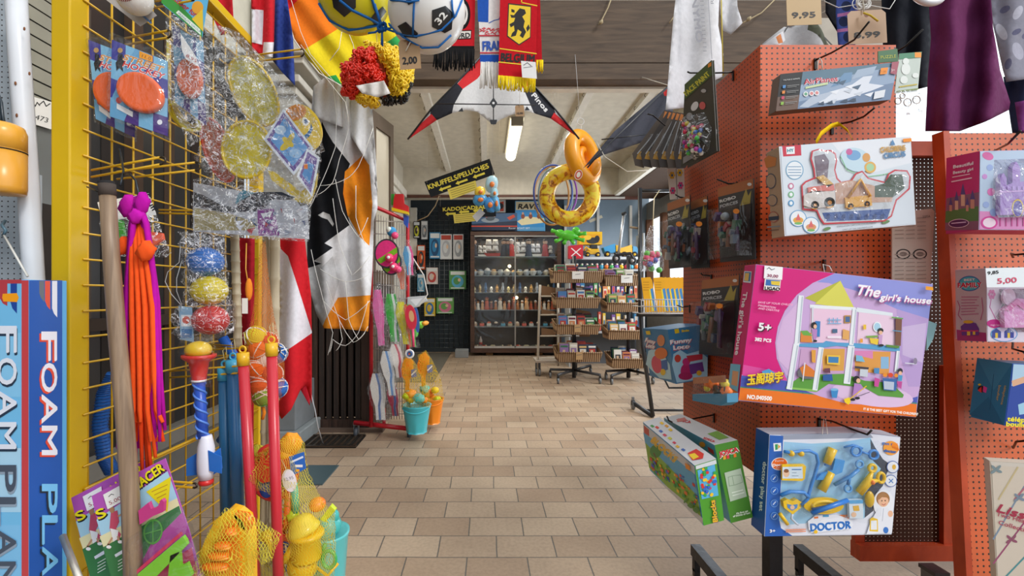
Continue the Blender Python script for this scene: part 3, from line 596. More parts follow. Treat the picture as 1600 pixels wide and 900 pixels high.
tag(b.build('lace_hank'), 'hank of magenta laces with knot hanging by the wooden stick', 'laces', 'knotted lace hanks')
b = MB()
for k in range(14):
    random.seed(40+k); x = 206+k*2.6; d = 1.185+.007*(k % 4); s = random.uniform(-1, 1); ex = 205+k*3.8+s*4
    ey = random.choice((660, 690, 715, 735)); b.tube([W(216, 320, 1.21), W(206+k*1.6, 380, d), W(x+s, 480, d), W(x+2+s*2, 580, d), W(x+5*s+3, 640, d+.01), W(ex, ey, d)], [.006, .0066, .0064, .0064, .006, .004], ('#f25a22~', '#ee4a1c~')[k % 2], 8)
b.ball(W(193, 384, 1.2), (.012, .014, .024), '#f25a22~', 14, wob=.4); b.ball(W(228, 392, 1.17), (.022, .014, .026), '#f25a22~', 14, wob=.4)
tag(b.build('lace_hank'), 'hank of orange laces knotted beside the magenta ones', 'laces', 'knotted lace hanks')
b = MB(); b.tube([W(186, 232, 1.3), W(188, 238, 1.3), W(191, 255, 1.26), W(193, 268, 1.22), W(190, 280, 1.21), W(188, 290, 1.2)], .0028, '#33383e*', 6); b.tube([W(192, 271, 1.22), W(204, 273, 1.2), W(212, 282, 1.19), W(216, 300, 1.19), W(216, 316, 1.19)], .0028, '#33383e*', 6)
tag(b.build('wire_hook'), 'bent dark wire hook holding the knotted laces', 'hook')
# wooden stick
T = thing('wooden_pole', 'thick weathered wooden handle with taped top leaning upright', 'wooden handle', W(211, 900, 1.14))
SW = wood_mat('handle_wood', '#6d5846', '#a38a70', (20, 20, 1), .4)
b = MB(); b.tube([W(168, 300, 1.14), W(174, 400, 1.14), W(183, 520, 1.14), W(194, 640, 1.14), W(204, 780, 1.14), W(212, 1000, 1.14)], [.0172, .018, .019, .0195, .02, .021], SW, 18); b.build('shaft', T)
b = MB(); b.tube([W(167, 288, 1.14), W(168.5, 306, 1.14)], .0185, '#4e4540~', 14); b.tube([W(166, 284, 1.14), W(167, 292, 1.14)], .0175, '#2c2b2c~', 14); b.build('tape', T)
b = MB(); b.tube([W(136, 292, 1.2), W(148, 297, 1.18), W(158, 302, 1.15)], .002, '#2a2a2a*', 6); b.build('tie', T)
# white rusty tube at bottom left
b = MB(); b.tube([W(98, 838, 1.12), W(130, 920, 1.02)], .0075, '#cfcac0*', 10); tag(b.build('rusty_rod'), 'short white rusty rod crossing in front of racket cards', 'rod')
# ---------- ball trio bag ----------
T = thing('ball_trio_bag', 'clear bag with blue, yellow and red balls stacked', 'bagged balls', W(325, 523, 1.6))
for x, y, c, nm in ((321, 409, '#2a6fc0!', 'ball'), (327, 454, '#d8c41c!', 'ball'), (329, 500, '#c83030!', 'ball')):
    b = MB(); R = .062; b.ball(W(x, y, 1.58), (R*1.0, R*.8, R*.82), c, 24)
    for k in range(-3, 4): zz = k*.011; rr = math.sqrt(max(0, 1-(zz/(R*.82))**2)); b.torus(W(x, y, 1.58)+Vector((0, 0, zz)), R*rr*1.0, .0012, c, None, 28, 5, R*.8*rr)
    b.build(nm, T)
b = MB(); b.fb(FR(1.56, 290, 508), [(279, 478), (300, 480), (303, 535), (282, 530)], .001, '#8fb8d8'); f = FR(1.56, 290, 508); b.fr(f, 283, 492, 300, 510, '#e8eef4'); b.fp(f, ell(291, 500, 6, 6), '#d86050'); b.fr(f, 284, 514, 300, 528, '#4a80b8'); b.build('card', T)
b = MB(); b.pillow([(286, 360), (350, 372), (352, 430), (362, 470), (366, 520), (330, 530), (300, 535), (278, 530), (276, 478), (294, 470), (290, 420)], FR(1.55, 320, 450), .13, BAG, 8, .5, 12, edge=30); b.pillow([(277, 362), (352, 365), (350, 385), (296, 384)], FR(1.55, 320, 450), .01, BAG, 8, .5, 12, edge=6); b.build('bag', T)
b = MB(); b.tube([W(282, 384, 1.57), W(280, 410, 1.57), W(262, 425, 1.57), W(258, 440, 1.57), W(268, 460, 1.57), W(284, 478, 1.57)], .0012, '#c9ccd0', 5); b.tube([W(284, 408, 1.57), W(276, 435, 1.57), W(276, 455, 1.57), W(284, 476, 1.57)], .0012, '#c9ccd0', 5); b.build('string', T)
# ---------- rocket toy ----------
T = thing('rocket_toy', 'toy rocket with yellow ball in red cup and blue fins', 'toy rocket', W(322, 758, 1.45))
d = 1.45; k = d/F
b = MB(); b.ball(W(310, 547, d), (19*k, 19*k, 14*k), '#e2bc2a!', 22); b.build('ball', T)
b = MB(); b.lathe(W(311, 594, d), [(10*k, 0), (11*k, 8*k), (14*k, 28*k), (22*k, 34*k), (24*k, 36*k), (24*k, 40*k), (18*k, 40*k)], '#d83a34!', 24, None, False); b.lathe(W(311, 594, d), [(.001, 0), (10*k, 0)], '#d83a34!', 24, None, False); b.lathe(W(311, 596, d), [(10.5*k, 0), (10.5*k, 3*k)], '#eeeeee!', 20); b.build('cup', T)
b = MB(); b.tube([W(311, 594, d), W(317, 684, d)], 8*k, '#2c58c0!', 18)
for s in (0, math.pi):
    b.tube([W(311+6*q/40, 596+88*q/40, d)+Vector((math.cos(s+q*.42), math.sin(s+q*.42), 0))*8.2*k for q in range(41)], 1.8*k, '#5a8be0!', 6)
b.build('spiral_stick', T)
b = MB(); b.lathe(W(322, 748, d), [(10*k, 0), (12.5*k, 12*k), (13*k, 30*k), (12*k, 50*k), (9*k, 64*k), (8*k, 68*k)], '#e4e7f2!', 24); b.build('rocket_body', T)
b = MB(); b.lathe(W(322, 756, d), [(10*k, 0), (11*k, 4*k), (8*k, 9*k)], '#d8332f!', 20); b.build('nose_ring', T)
for pts, dd in (([(311, 706), (291, 718), (291, 744), (311, 742)], -.0), ([(333, 708), (344, 700), (347, 732), (333, 742)], 0), ([(325, 704), (346, 714), (346, 740), (327, 736)], -.02)):
    b = MB(); b.fb(FR(d+dd, 320, 720, yaw=0), pts, .003, '#2e74cc!'); b.build('fin', T)
b = MB(); b.pillow([(284, 520), (332, 524), (340, 555), (328, 585), (330, 606), (298, 600), (292, 570), (282, 555)], FR(d-.03, 312, 560), .07, BLI, 7, .3, 4, edge=12); b.build('blister', T)
# ---------- coloured handles ----------
for x0, y0, x1, y1, dd, c, c2, r, lb in ((351, 568, 354, 812, 1.6, '#2c6a98!', '#3f9fc4!', 9, 'dark blue tube handle nearest the toy rocket'), (364, 556, 372, 815, 1.58, '#2f6ea2!', '#48aad0!', 9.5, 'dark blue tube handle beside the red ones'), (379, 545, 404, 1000, 1.5, '#c8303e!', '#e0b022!', 8, 'long red net handle with yellow cap, left of the two'), (424, 530, 438, 1000, 1.45, '#c62c3a!', '#e0b022!', 8, 'long red net handle with yellow cap, nearer the flag')):
    k = dd/F; T = thing('dip_net_pole', lb, 'handle', W(x1, y1, dd), 'net handles hanging on the grid'); b = MB(); u = (x1-x0)/(y1-y0)
    b.tube([W(x0+u*22, y0+22, dd), W(x1, y1, dd)], r*k, c, 16); b.build('shaft', T)
    b = MB(); b.tube([W(x0+u*8, y0+6, dd), W(x0+u*24, y0+26, dd)], r*k*1.15, c2, 16); b.torus(W(x0, y0+1, dd), 5*k, 1.6*k, c2, RX90, 14, 6); b.build('end_cap', T)
    b = MB(); b.tube([W(x0, y0-2, dd), W(x0-3, y0-20, dd), W(x0+2, y0-26, dd), W(x0+4, y0-6, dd)], .0012, '#d8cfa0', 5); b.build('hanging_cord', T)
# bamboo poles
for (x0, y0, x1, y1, dd, r, lb) in ((366, 340, 372, 545, 1.72, 6.5, 'bamboo pole behind the blue handles'), (417, 350, 412, 905, 1.9, 6.5, 'thin bamboo pole, left of the pair by the flag'), (430, 340, 426, 905, 1.88, 7.5, 'thick bamboo pole touching the red flag')):
    k = dd/F; b = MB(); n = 12; P = []; R = []
    for i in range(n):
        t0 = i/n; t1 = (i+.96)/n
        for t_, rr in ((t0, 1.12), (t0+.008, .98), ((t0+t1)/2, .96), (t1, 1.0)): P.append(W(x0+(x1-x0)*t_, y0+(y1-y0)*t_, dd)); R.append(r*k*rr)
    b.tube(P, R, wood_mat('bamboo', '#a3957a', '#cbbd9f', (8, 8, 1), .45), 12); tag(b.build('bamboo_pole'), lb, 'bamboo pole', 'bamboo poles behind the grid')
# net bag of string balls
T = thing('string_ball_net', 'orange net bag filled with tangled coloured string balls', 'net bag', W(415, 632, 1.62))
random.seed(5)
for k, (x, y, c) in enumerate(((405, 545, '#e2672a~'), (432, 552, '#3468b0~'), (398, 575, '#e8601f~'), (425, 585, '#c63a34~'), (406, 602, '#d8502a~'), (432, 606, '#3b6cb8~'), (400, 526, '#d8c93a~'), (418, 535, '#c93a2e~'), (412, 618, '#58b04a~'), (415, 560, '#e4e0d8~'))):
    b = MB(); b.ball(W(x, y, 1.62+.02*(k % 2)), .037, c, 16, wob=.2, seed=k)
    for j in range(7): R = rot(random.random()*180, random.random()*180, 0); b.torus(W(x, y, 1.62+.02*(k % 2)), .0375, .0022, ('#e9e6de~', c)[j % 2], R, 20, 5)
    b.build('string_ball', T)
ON = net_mat('orange_net', '#e0802a', .006, .14); b = MB()
b.lathe(W(411, 632, 1.62), [(.02, 0), (.06, .015), (.072, .07), (.07, .15), (.055, .22), (.035, .32), (.016, .48), (.008, .58)], ON, 24, None, False); b.build('net', T)
b = MB(); b.ball(W(389, 452, 1.6), (.012, .012, .04), '#e88a2c~', 12); b.build('net_knot', T); b = MB(); b.fb(FR(1.58, 384, 478), rc(378, 466, 387, 490), .001, '#ece8e0'); b.tube([W(385, 380, 1.6), W(384, 420, 1.6), W(388, 446, 1.6)], .002, '#e0a040', 5); b.tube([W(410, 632, 1.62), W(413, 645, 1.62), W(410, 655, 1.62)], .006, '#ea862a~', 8); b.build('net_tail', T)
# blue corrugated hoses
b = MB(); P = [W(178, 585, 1.6), W(163, 615, 1.6), W(156, 665, 1.6), W(164, 715, 1.6), W(176, 738, 1.6)]; b.tube(P, .022, '#1f63b4!', 14)
for i in range(40): t_ = i/39*4; j = min(3, int(t_)); q = P[j].lerp(P[j+1], t_-j); b.torus(q, .0225, .0025, '#164c94!', None, 14, 5)
tag(b.build('corrugated_hose'), 'blue corrugated hose loop behind the grid beside wooden stick', 'hose', 'blue corrugated hoses')
b = MB(); P = [W(348, 528, 1.9), W(368, 560, 1.9), W(372, 610, 1.9), W(366, 660, 1.9), W(345, 690, 1.9)]; b.tube(P, .02, '#1d5fc0!', 14)
tag(b.build('corrugated_hose'), 'blue hose behind the red net handles', 'hose', 'blue corrugated hoses')
# ---------- flags ----------
def fold(d, a, kx, s=0, ky=.004): return lambda x, y: W(x, y, d+a*math.sin(x*kx+y*ky+s)+.3*a*noise.noise(Vector((x*.05, y*.02, s))))
b = MB(); o = [(418, 372), (476, 372), (486, 460), (487, 520), (487, 630), (478, 602), (470, 608), (455, 640), (440, 655), (432, 640), (434, 440)]
b.sheet(o, [([(430, 380), (450, 400), (488, 520), (440, 553), (432, 540)], '#eaeaf2~')], fold(2.25, .03, .13), '#d2252f~', 7)
tag(b.build('flag', sol=.001), 'red flag with white panel hanging beside the bamboo poles', 'flag')
b = MB(); b.sheet([(448, 560), (486, 540), (484, 634), (468, 606), (452, 600)], [], fold(2.3, .02, .2, 2), '#b81f30~', 7); tag(b.build('flag', sol=.001), 'dark red flag corner below the white panelled flag', 'flag')
b = MB(); b.sheet([(364, 372), (398, 372), (396, 720), (366, 735)], [(rc(384, 360, 392, 730), '#9d1c28~')], fold(2.05, .02, .3), '#b3202c~', 8); tag(b.build('flag', sol=.001), 'dark red flag hanging behind the yellow grid', 'flag')
b = MB(); b.sheet([(335, -20), (362, -20), (366, 52), (345, 55), (325, 8)], [], fold(2.2, .02, .2, 1), '#c62430~', 7); tag(b.build('flag', sol=.001), 'small red flag at top above the disc bag', 'flag')
b = MB(); b.sheet([(392, -20), (430, -20), (428, 66), (426, 90), (412, 88), (394, 78)], [([(392, 14), (412, 16), (410, 70), (393, 66)], '#dddde4~'), ([(412, 66), (430, 66), (428, 92), (410, 90)], '#e4e0e4~')], fold(2.2, .025, .25), '#c8242e~', 6); tag(b.build('flag', sol=.001), 'red and white folded flag hanging left of blue one', 'flag')
b = MB(); b.sheet([(422, -20), (446, -20), (458, 60), (461, 134), (440, 112), (424, 92)], [], fold(2.3, .03, .3), '#33468f~', 6); tag(b.build('flag', sol=.001), 'dark blue flag hanging beside the rainbow kite', 'flag')
# ---------- racket set cards, bottom left ----------
def racket(dx, dy, d, lb, prong=True):
    o = [(143+dx, 775+dy), (258+dx, 716+dy), (296+dx, 830+dy), (330+dx, 960+dy), (192+dx, 960+dy), (160+dx, 850+dy)]
    T = thing('racket_set_card', lb, 'carded toy', W(230+dx, 960+dy, d), 'sports set cards on the left'); f = FR(d, 220+dx, 830+dy)
    q = lambda *p: [(x+dx, y+dy) for x, y in p]
    b = MB(); b.fb(f, o, .002, '#b456b4')
    b.fp(f, q((151, 812), (262, 736), (278, 780), (162, 850)), '#a8d3ea'); b.fp(f, q((156, 838), (277, 778), (285, 803), (163, 858)), '#e8e2b4'); b.fp(f, q((161, 855), (280, 790), (292, 830), (196, 958), (190, 958)), '#3f7d4a')
    b.fp(f, q((236, 850), (285, 800), (300, 845), (250, 900), (210, 900)), '#c04aa8'); b.fp(f, q((186, 925), (300, 855), (320, 958), (190, 958)), '#d23a6c')
    b.ft(f, 'S', (155+dx, 812+dy), (168+dx, 806+dy), 15, '#181818', bold=2.5); b.ft(f, 'S', (154+dx, 811+dy), (167+dx, 805+dy), 15, '#f0e21e', bold=1)
    b.ft(f, 'NACER', (212+dx, 769+dy), (259+dx, 735+dy), 15, '#181818', it=.1, bold=2.5); b.ft(f, 'NACER', (211+dx, 768+dy), (258+dx, 734+dy), 15, '#f0e21e', it=.1, bold=1)
    b.fp(f, q((229, 768), (268, 744), (262, 800)), '#e8d820')
    for k in range(4): b.fl(f, q((238+k*4, 768+k*5), (262-k, 757+k*7)), 1.2, '#b8862a')
    b.fp(f, q((174, 800), (184, 797), (187, 815), (182, 826), (190, 834), (186, 845), (176, 836), (172, 825)), '#c8506a'); b.fp(f, q((173, 825), (186, 828), (184, 842), (178, 846)), '#f2f2f2')
    b.fl(f, q((176, 840), (170, 850), (172, 856)), 3, '#c89878'); b.fp(f, ell(171+dx, 854+dy, 4, 2.5), '#f4f4f4'); b.fl(f, q((185, 838), (188, 846)), 3, '#c89878'); b.fp(f, ell(189+dx, 846+dy, 4, 2.5), '#f4f4f4'); b.fp(f, ell(176+dx, 796+dy, 4, 5), '#b08060'); b.fl(f, q((186, 806), (192, 802)), 2.5, '#c89878')
    b.fp(f, q((180, 866), (196, 856), (196, 862), (182, 870)), '#e4e8f2')
    b.fp(f, ell(240+dx, 830+dy, 15, 20, 10), '#62b04e'); b.fp(f, ell(240+dx, 830+dy, 12.5, 17, 10), '#3f7d4a'); b.fl(f, q((240, 812), (240, 850)), 1.5, '#62b04e'); b.fl(f, q((226, 834), (254, 826)), 1.5, '#62b04e')
    for k in range(4): b.fl(f, q((186, 876+k*5), (198, 869+k*5)), 1.2, '#d8e8d8')
    b.build('card', T, bevel=.0005)
    b = MB(); b.fb(FR(d-.004, 180+dx, 790+dy), q((161, 773), (190, 757), (193, 782), (168, 796)), .0008, '#f1f0ee'); ff = FR(d-.004, 180+dx, 790+dy); b.ft(ff, '5,00', (172+dx, 789+dy), (190+dx, 780+dy), 6, '#a0404a'); b.fl(ff, q((170, 776), (174, 772), (178, 773)), 1, '#444444'); b.build('price_tag', T)
    return T, q
racket(-32, 3, 1.24, 'rear purple and green racket set card marked 5,00')
T, q = racket(0, 0, 1.17, 'front purple and green racket set card with yellow triangle')
f = FR(1.13, 250, 850)
b = MB(); b.fb(f, [(215, 897), (285, 838), (290, 845), (292, 852), (240, 905), (215, 908)], .01, '#7ec832!'); b.fb(f, [(266, 868), (280, 862), (282, 885), (292, 880), (300, 900), (262, 905)], .01, '#74c02c!'); b.build('racket_handle', T, bevel=.002)
b = MB(); b.fl(f, [(210, 897), (284, 833)], 5, '#d0305a!'); b.build('card_edge', T)
b = MB(); b.fb(f, [(216, 798), (232, 785), (236, 796), (246, 792), (252, 780), (256, 784), (255, 800), (240, 806), (218, 820)], .01, '#c03a80!'); b.build('racket_head', T, bevel=.002)
b = MB(); b.pillow(q((200, 840), (285, 790), (320, 900), (330, 940), (205, 940)), FR(1.12, 250, 850), .05, BLI, 12, .3, 3, edge=14); b.build('blister', T)
# ---------- netted sand toys, front left ----------
YN = net_mat('yellow_net', '#d9c93a', .0085, .13)
def px(d): return d/F
# toy boat in net (front, bottom edge)
T = thing('netted_boat_set', 'orange toy boat in yellow hull inside net, at bottom edge', 'netted toy', W(345, 960, 1.2)); d = 1.2; k = d/F
f = FR(d, 345, 870)
b = MB(); hull = [(352, 800), (366, 804), (380, 815), (386, 840), (388, 960), (296, 960), (302, 900), (318, 850), (335, 815)]
b.fb(f, hull, .05, '#eeb422!'); b.build('hull', T, bevel=.012)
b = MB(); f2 = FR(d-.012, 345, 870); b.fb(f2, [(350, 818), (365, 812), (372, 835), (378, 960), (316, 960), (322, 905), (334, 860)], .03, '#f58a22!'); b.build('deck', T, bevel=.012)
for x, y, sx, sy in ((347, 852, 13, 8), (341, 868, 17, 8), (336, 885, 21, 9), (360, 830, 9, 8)):
    b = MB(); b.ball(W(x, y, d-.03), (sx*k, .016, sy*k*.7), '#f0761c!', 16); b.ball(W(x+2, y+4, d-.034), (sx*k*.9, .01, sy*k*.4), '#f79a3a!', 14); b.build('cabin_step', T)
b = MB(); b.fb(FR(d, 375, 815), [(364, 802), (384, 806), (391, 818), (388, 832), (372, 822)], .02, '#ee7420!'); b.build('bow', T, bevel=.008)
b = MB(); b.pillow([(352, 793), (385, 800), (440, 835), (430, 860), (422, 890), (400, 870), (390, 960), (292, 960), (300, 890), (325, 830)], FR(d-.045, 360, 870), .05, YN, 12, .5, 7, edge=20); b.build('net', T)
# netted watering can set
T = thing('netted_sand_toys', 'yellow net of red sieve, watering can and sand moulds', 'netted toy', W(460, 960, 1.6)); d = 1.6; k = d/F
b = MB(); b.torus(W(428, 738, d), 33*k, 6*k, '#d8352c!', RX90, 30, 10, 40*k); b.torus(W(428, 738, d), 22*k, 4*k, '#c92c26!', RX90, 30, 10, 29*k); b.build('sieve', T)
b = MB(); b.fb(FR(d-.03, 430, 725), [(401, 748), (392, 740), (397, 716), (404, 728), (408, 706), (414, 722), (420, 702), (426, 720), (432, 704), (436, 720), (462, 712), (463, 735), (444, 745), (434, 752), (430, 775), (424, 775), (424, 752), (410, 755)], .012, '#e04430!'); b.build('rake_head', T, bevel=.004)
b = MB(); b.tube([W(434, 740, d-.02), W(434, 800, d-.02), W(441, 870, d-.02)], 5*k, '#d83a30!', 12); b.build('rake_handle', T)
b = MB(); b.ball(W(418, 758, d), (14*k, .02, 24*k), '#2a54b8!', 20); b.tube([W(430, 705, d), W(446, 712, d), W(444, 760, d)], 5*k, '#2456c0!', 10); b.build('blue_scoop', T)
b = MB(); b.ball(W(454, 694, d), (17*k, .03, 18*k), '#f59a1e!', 22, wob=.2); b.ball(W(448, 710, d), (14*k, .03, 12*k), '#f0a01c!', 18); b.build('orange_mould', T)
b = MB(); b.torus(W(447, 856, d-.03), 13*k, 5.5*k, '#d8342c!', RX90, 26, 10, 16*k); b.torus(W(446, 856, d-.03), 7*k, 4*k, '#2a4fae!', RX90, 22, 8, 9*k); b.build('wheel', T)
b = MB(); b.tube([W(452, 755, d), W(448, 820, d), W(443, 830, d)], 6*k, '#e8742a!', 12); b.build('orange_handle', T)
b = MB(); b.tube([W(459, 755, d), W(462, 800, d)], 6*k, '#58bda0!', 12); b.build('green_handle', T)
b = MB(); b.tube([W(438, 800, d+.02), W(440, 832, d+.02)], 5*k, '#2f72c4!', 12); b.build('blue_handle', T)
b = MB(); c = W(479, 850, d-.03); b.lathe(c+Vector((0, 0, -22*k)), [(22*k, 0), (23*k, 4*k), (20*k, 30*k), (26*k, 36*k), (26*k, 40*k), (20*k, 42*k)], '#edbe1e!', 26)
b.lathe(c+Vector((-3*k, 0, 18*k)), [(22*k, 0), (25*k, 5*k), (22*k, 10*k), (16*k, 22*k), (10*k, 26*k), (.001, 27*k)], '#f2d848!', 22, rot(0, -18, 0)); b.ball(W(472, 885, d-.03), (22*k, 20*k, 24*k), '#eab81a!', 22); b.tube([W(462, 850, d-.03), W(450, 868, d-.04), W(445, 875, d-.04)], [9*k, 6*k, 8*k], '#edbe1e!', 14); b.build('watering_can', T)
b = MB(); b.ball(W(457, 806, d), (10*k, .02, 9*k), '#c2d82e!', 16, wob=.3); b.build('lime_mould', T)
b = MB(); b.ball(W(496, 788, d+.02), (13*k, .03, 11*k), '#f4802a!', 20); b.build('orange_ball', T)
b = MB(); b.fb(FR(d+.01, 512, 803), [(500, 812), (516, 790), (524, 798), (508, 816)], .02, '#cfe03a!'); b.build('lime_shovel', T, bevel=.004)
b = MB(); b.fb(FR(d-.03, 505, 870), [(437, 868), (462, 872), (478, 876), (466, 884), (474, 893), (455, 890), (440, 897), (448, 882)], .012, '#2b72c8!'); b.build('starfish_mould', T, bevel=.004)
b = MB(); b.torus(W(514, 874, d-.03), 10*k, 3*k, '#3fae5c!', RX90, 22, 8, 13*k); b.tube([W(508, 850, d), W(502, 868, d)], 3.5*k, '#3fae5c!', 8); b.build('green_ring', T)
b = MB(); b.tube([W(412, 832, d-.03), W(425, 850, d-.03), W(440, 895, d-.03)], [8*k, 6*k, 7*k], '#edb424!', 12); b.ball(W(415, 838, d-.03), (11*k, .02, 8*k), '#edb424!', 14); b.build('yellow_spade', T)
b = MB(); b.pillow([(392, 716), (430, 690), (450, 680), (475, 690), (482, 740), (505, 785), (522, 805), (525, 850), (520, 960), (415, 960), (405, 860), (440, 780), (395, 760)], FR(d-.05, 460, 800), .12, YN, 14, .4, 2, edge=30); b.build('net', T)
b = MB(); b.fb(FR(d-.09, 465, 722), [(451, 714), (475, 706), (478, 732), (456, 744)], .001, '#2e6ac0'); f = FR(d-.09, 465, 722); b.fl(f, [(455, 722), (473, 714)], 3, '#d8e6f8'); b.fr(f, 461, 726, 473, 730, '#e8e8e8'); b.fr(f, 462, 733, 468, 737, '#f0a02a'); b.build('label', T)
b = MB(); f = FR(d-.1, 452, 750); b.fb(f, ell(452, 751, 11, 18, -12), .001, '#eef0f4'); b.ft(f, '12,95', (445, 752), (459, 748), 5, '#8a8a9a'); b.tube([f.at(447, 733), W(440, 718, d-.05)], .001, '#e8e0c0', 5); b.build('price_tag', T)
b = MB(); b.pillow([(390, 700), (402, 694), (414, 697), (421, 704), (410, 715), (395, 716)], FR(d, 405, 705), .03, net_mat('lime_net', '#c9c83a', .004, .4), 7, .6); b.build('net_knot', T)
# teal bucket (turtle mould on top)
T = thing('sand_bucket', 'turquoise sand bucket beside the netted toys at lower left', 'bucket', W(512, 960, 1.75)); d = 1.75; k = d/F
b = MB(); b.lathe(W(512, 985, d), [(20*k, 0), (21*k, 6*k), (31*k, 148*k), (33*k, 152*k), (33*k, 156*k), (29*k, 154*k)], '#5ec4c6!', 30); b.build('body', T)
b = MB(); b.ball(W(512, 822, d-.02), (20*k, .05, 18*k), '#3fb0ae!', 22, wob=.15); b.ball(W(522, 806, d-.02), (8*k, .02, 10*k), '#3fb0ae!', 14); b.build('lid_mould', T)
b = MB(); b.tube([W(482, 850, d-.04), W(486, 880, d-.07), W(512, 900, d-.09), W(528, 880, d-.07)], 2.4*k, '#f4b420!', 10); b.build('handle', T)
# ---------- rolling red rack with beach bats ----------
T = thing('rolling_rack', 'red wheeled rack holding beach bats beside the shutter door', 'rack', W(600, 685, 3.8))
RED = '#c8202e!'; b = MB()
zt = 2.0
A0 = W(578, 660, 3.9)
b.tube([W(580, 667, 3.8), W(580, 332, 3.8), W(583, 325, 3.8), W(588, 324, 3.8), W(632, 343, 3.98), W(637, 350, 3.98), W(637, 657, 3.98)], .016, RED, 10); b.build('frame', T)
b = MB(); b.tube([W(553, 660, 3.85), W(650, 671, 3.85)], .022, RED, 4); b.tube([W(600, 640, 4.2), W(600, 666, 3.85)], .02, RED, 4); b.build('base_bar', T)
b = MB()
for k in range(13): b.tube([W(583+k*4.1, 332+k*1.7, 3.84+k*.012), W(583+k*4.1, 655, 3.84+k*.012)], .0035, '#b9b3ae*', 5)
for k in range(16): y = 345+k*20; b.tube([W(581, y, 3.82), W(636, y+2, 3.97)], .0035, '#b9b3ae*', 5)
b.build('grid_panel', T)
for x, y in ((557, 676), (640, 679)):
    b = MB(); c = W(x, y, 3.86); b.lathe(c+Vector((-.014, 0, 0)), [(.012, 0), (.042, 0), (.046, .008), (.046, .022), (.042, .028), (.012, .028)], '#4a5058!', 22, RY90); b.b2(c+Vector((-.02, -.02, 0)), c+Vector((-.016, .02, .075)), '#9aa0a6*'); b.b2(c+Vector((.016, -.02, 0)), c+Vector((.02, .02, .075)), '#9aa0a6*'); b.b2(c+Vector((-.022, -.025, .07)), c+Vector((.022, .025, .09)), '#b9bec4*'); b.build('caster', T)
def bats(cx, ytop, ybot, cols, d, lb, spread=1.6, tiltx=6, w=9):
    T = thing('beach_bat_bag', lb, 'beach bats', W(cx+tiltx, ybot, d), 'bagged beach bat sets on the red rack'); n = len(cols)
    for i, c in enumerate(cols):
        x = cx+(i-(n-1)/2)*spread*2.2; f = Face(W(x, (ytop+ybot)/2, d+.012*i), (math.sin(1.0), -math.cos(1.0), 0)); f = FR(d+.012*i, x, (ytop+ybot)/2, yaw=0)
        hb = ybot-ytop; b = MB(); kw = w*.5
        b.fb(f, [(x-kw*.3, ytop+hb*.05), (x+kw*.3, ytop+hb*.05), (x+kw+1, ytop+hb*.3), (x+kw*.9+tiltx*.5, ytop+hb*.55), (x+kw*.4+tiltx*.7, ytop+hb*.72), (x+kw*.35+tiltx, ybot), (x-kw*.3+tiltx, ybot), (x-kw*.3+tiltx*.7, ytop+hb*.72), (x-kw*.8+tiltx*.4, ytop+hb*.55), (x-kw, ytop+hb*.3)], .006, c); b.build('bat', T)
    b = MB(); b.pillow([(cx-w*.4, ytop-8), (cx+w*.5, ytop-8), (cx+w+n, ytop+30), (cx+w+tiltx+n, ybot+2), (cx-w*.2+tiltx-n, ybot+3), (cx-w-n, ytop+30)], FR(d-.01, cx, (ytop+ybot)/2), .04, BG2, 7, .7, cx); b.build('bag', T)
bats(590, 448, 540, ['#e87ab8!', '#f08ac4!', '#e870b0!'], 3.72, 'bag of pink beach bats, left end of middle row'); bats(611, 455, 534, ['#3fb04a!', '#5ac060!', '#e8e8e8!', '#38a844!'], 3.74, 'bag of green beach bats in middle row')
bats(626, 468, 538, ['#e8e02a!', '#f0e83a!', '#e0d822!'], 3.76, 'bag of yellow beach bats in middle row', tiltx=9); bats(637, 472, 542, ['#f0701e!', '#48c048!', '#6ad060!'], 3.78, 'bag of orange and green beach bats in middle row', tiltx=8)
bats(589, 580, 656, ['#e8e4de!', '#5a7ab0!', '#ece8e2!', '#e4e0da!'], 3.72, 'bag of white striped bats, lowest on red rack', w=12); bats(603, 545, 618, ['#e8e6e2!', '#6a9ad0!', '#e8e6e2!'], 3.7, 'bag of white and blue bats under the green ones', tiltx=10, w=11)
bats(617, 535, 590, ['#f0ece6!', '#d05a6a!', '#f0ece6!'], 3.74, 'bag of white bats with red print, beside white and blue', tiltx=8, w=13); bats(612, 600, 650, ['#c83a5a!', '#4a6ab0!', '#c04060!'], 3.85, 'bag of dark red and blue bats hanging low on rack', tiltx=6, w=9)
bats(637, 382, 430, ['#5aa8d8!', '#e8f0f4!', '#e84a90!'], 3.8, 'bag of light blue bats at upper right of red rack', tiltx=4, w=8); bats(625, 410, 452, ['#f08a6a!', '#f0a080!'], 3.85, 'small bag of salmon bats below the catch discs', tiltx=4, w=8)
T = thing('bat_bag', 'red bat with gold crest on the rack\'s right side', 'beach bat', W(640, 540, 3.75)); f = FR(3.7, 640, 500)
b = MB(); b.fb(f, ell(642, 496, 8.5, 20, -8), .02, '#d03248!'); b.fp(f, ell(643, 494, 4, 9, -8), '#d8a878'); b.build('blade', T, bevel=.003)
b = MB(); b.tube([W(645, 514, 3.7), W(646, 542, 3.7)], .011, '#e04878!', 8); b.fb(FR(3.74, 650, 500), ell(651, 500, 4, 20, -5), .01, '#3a6ab0!'); b.build('grip', T)
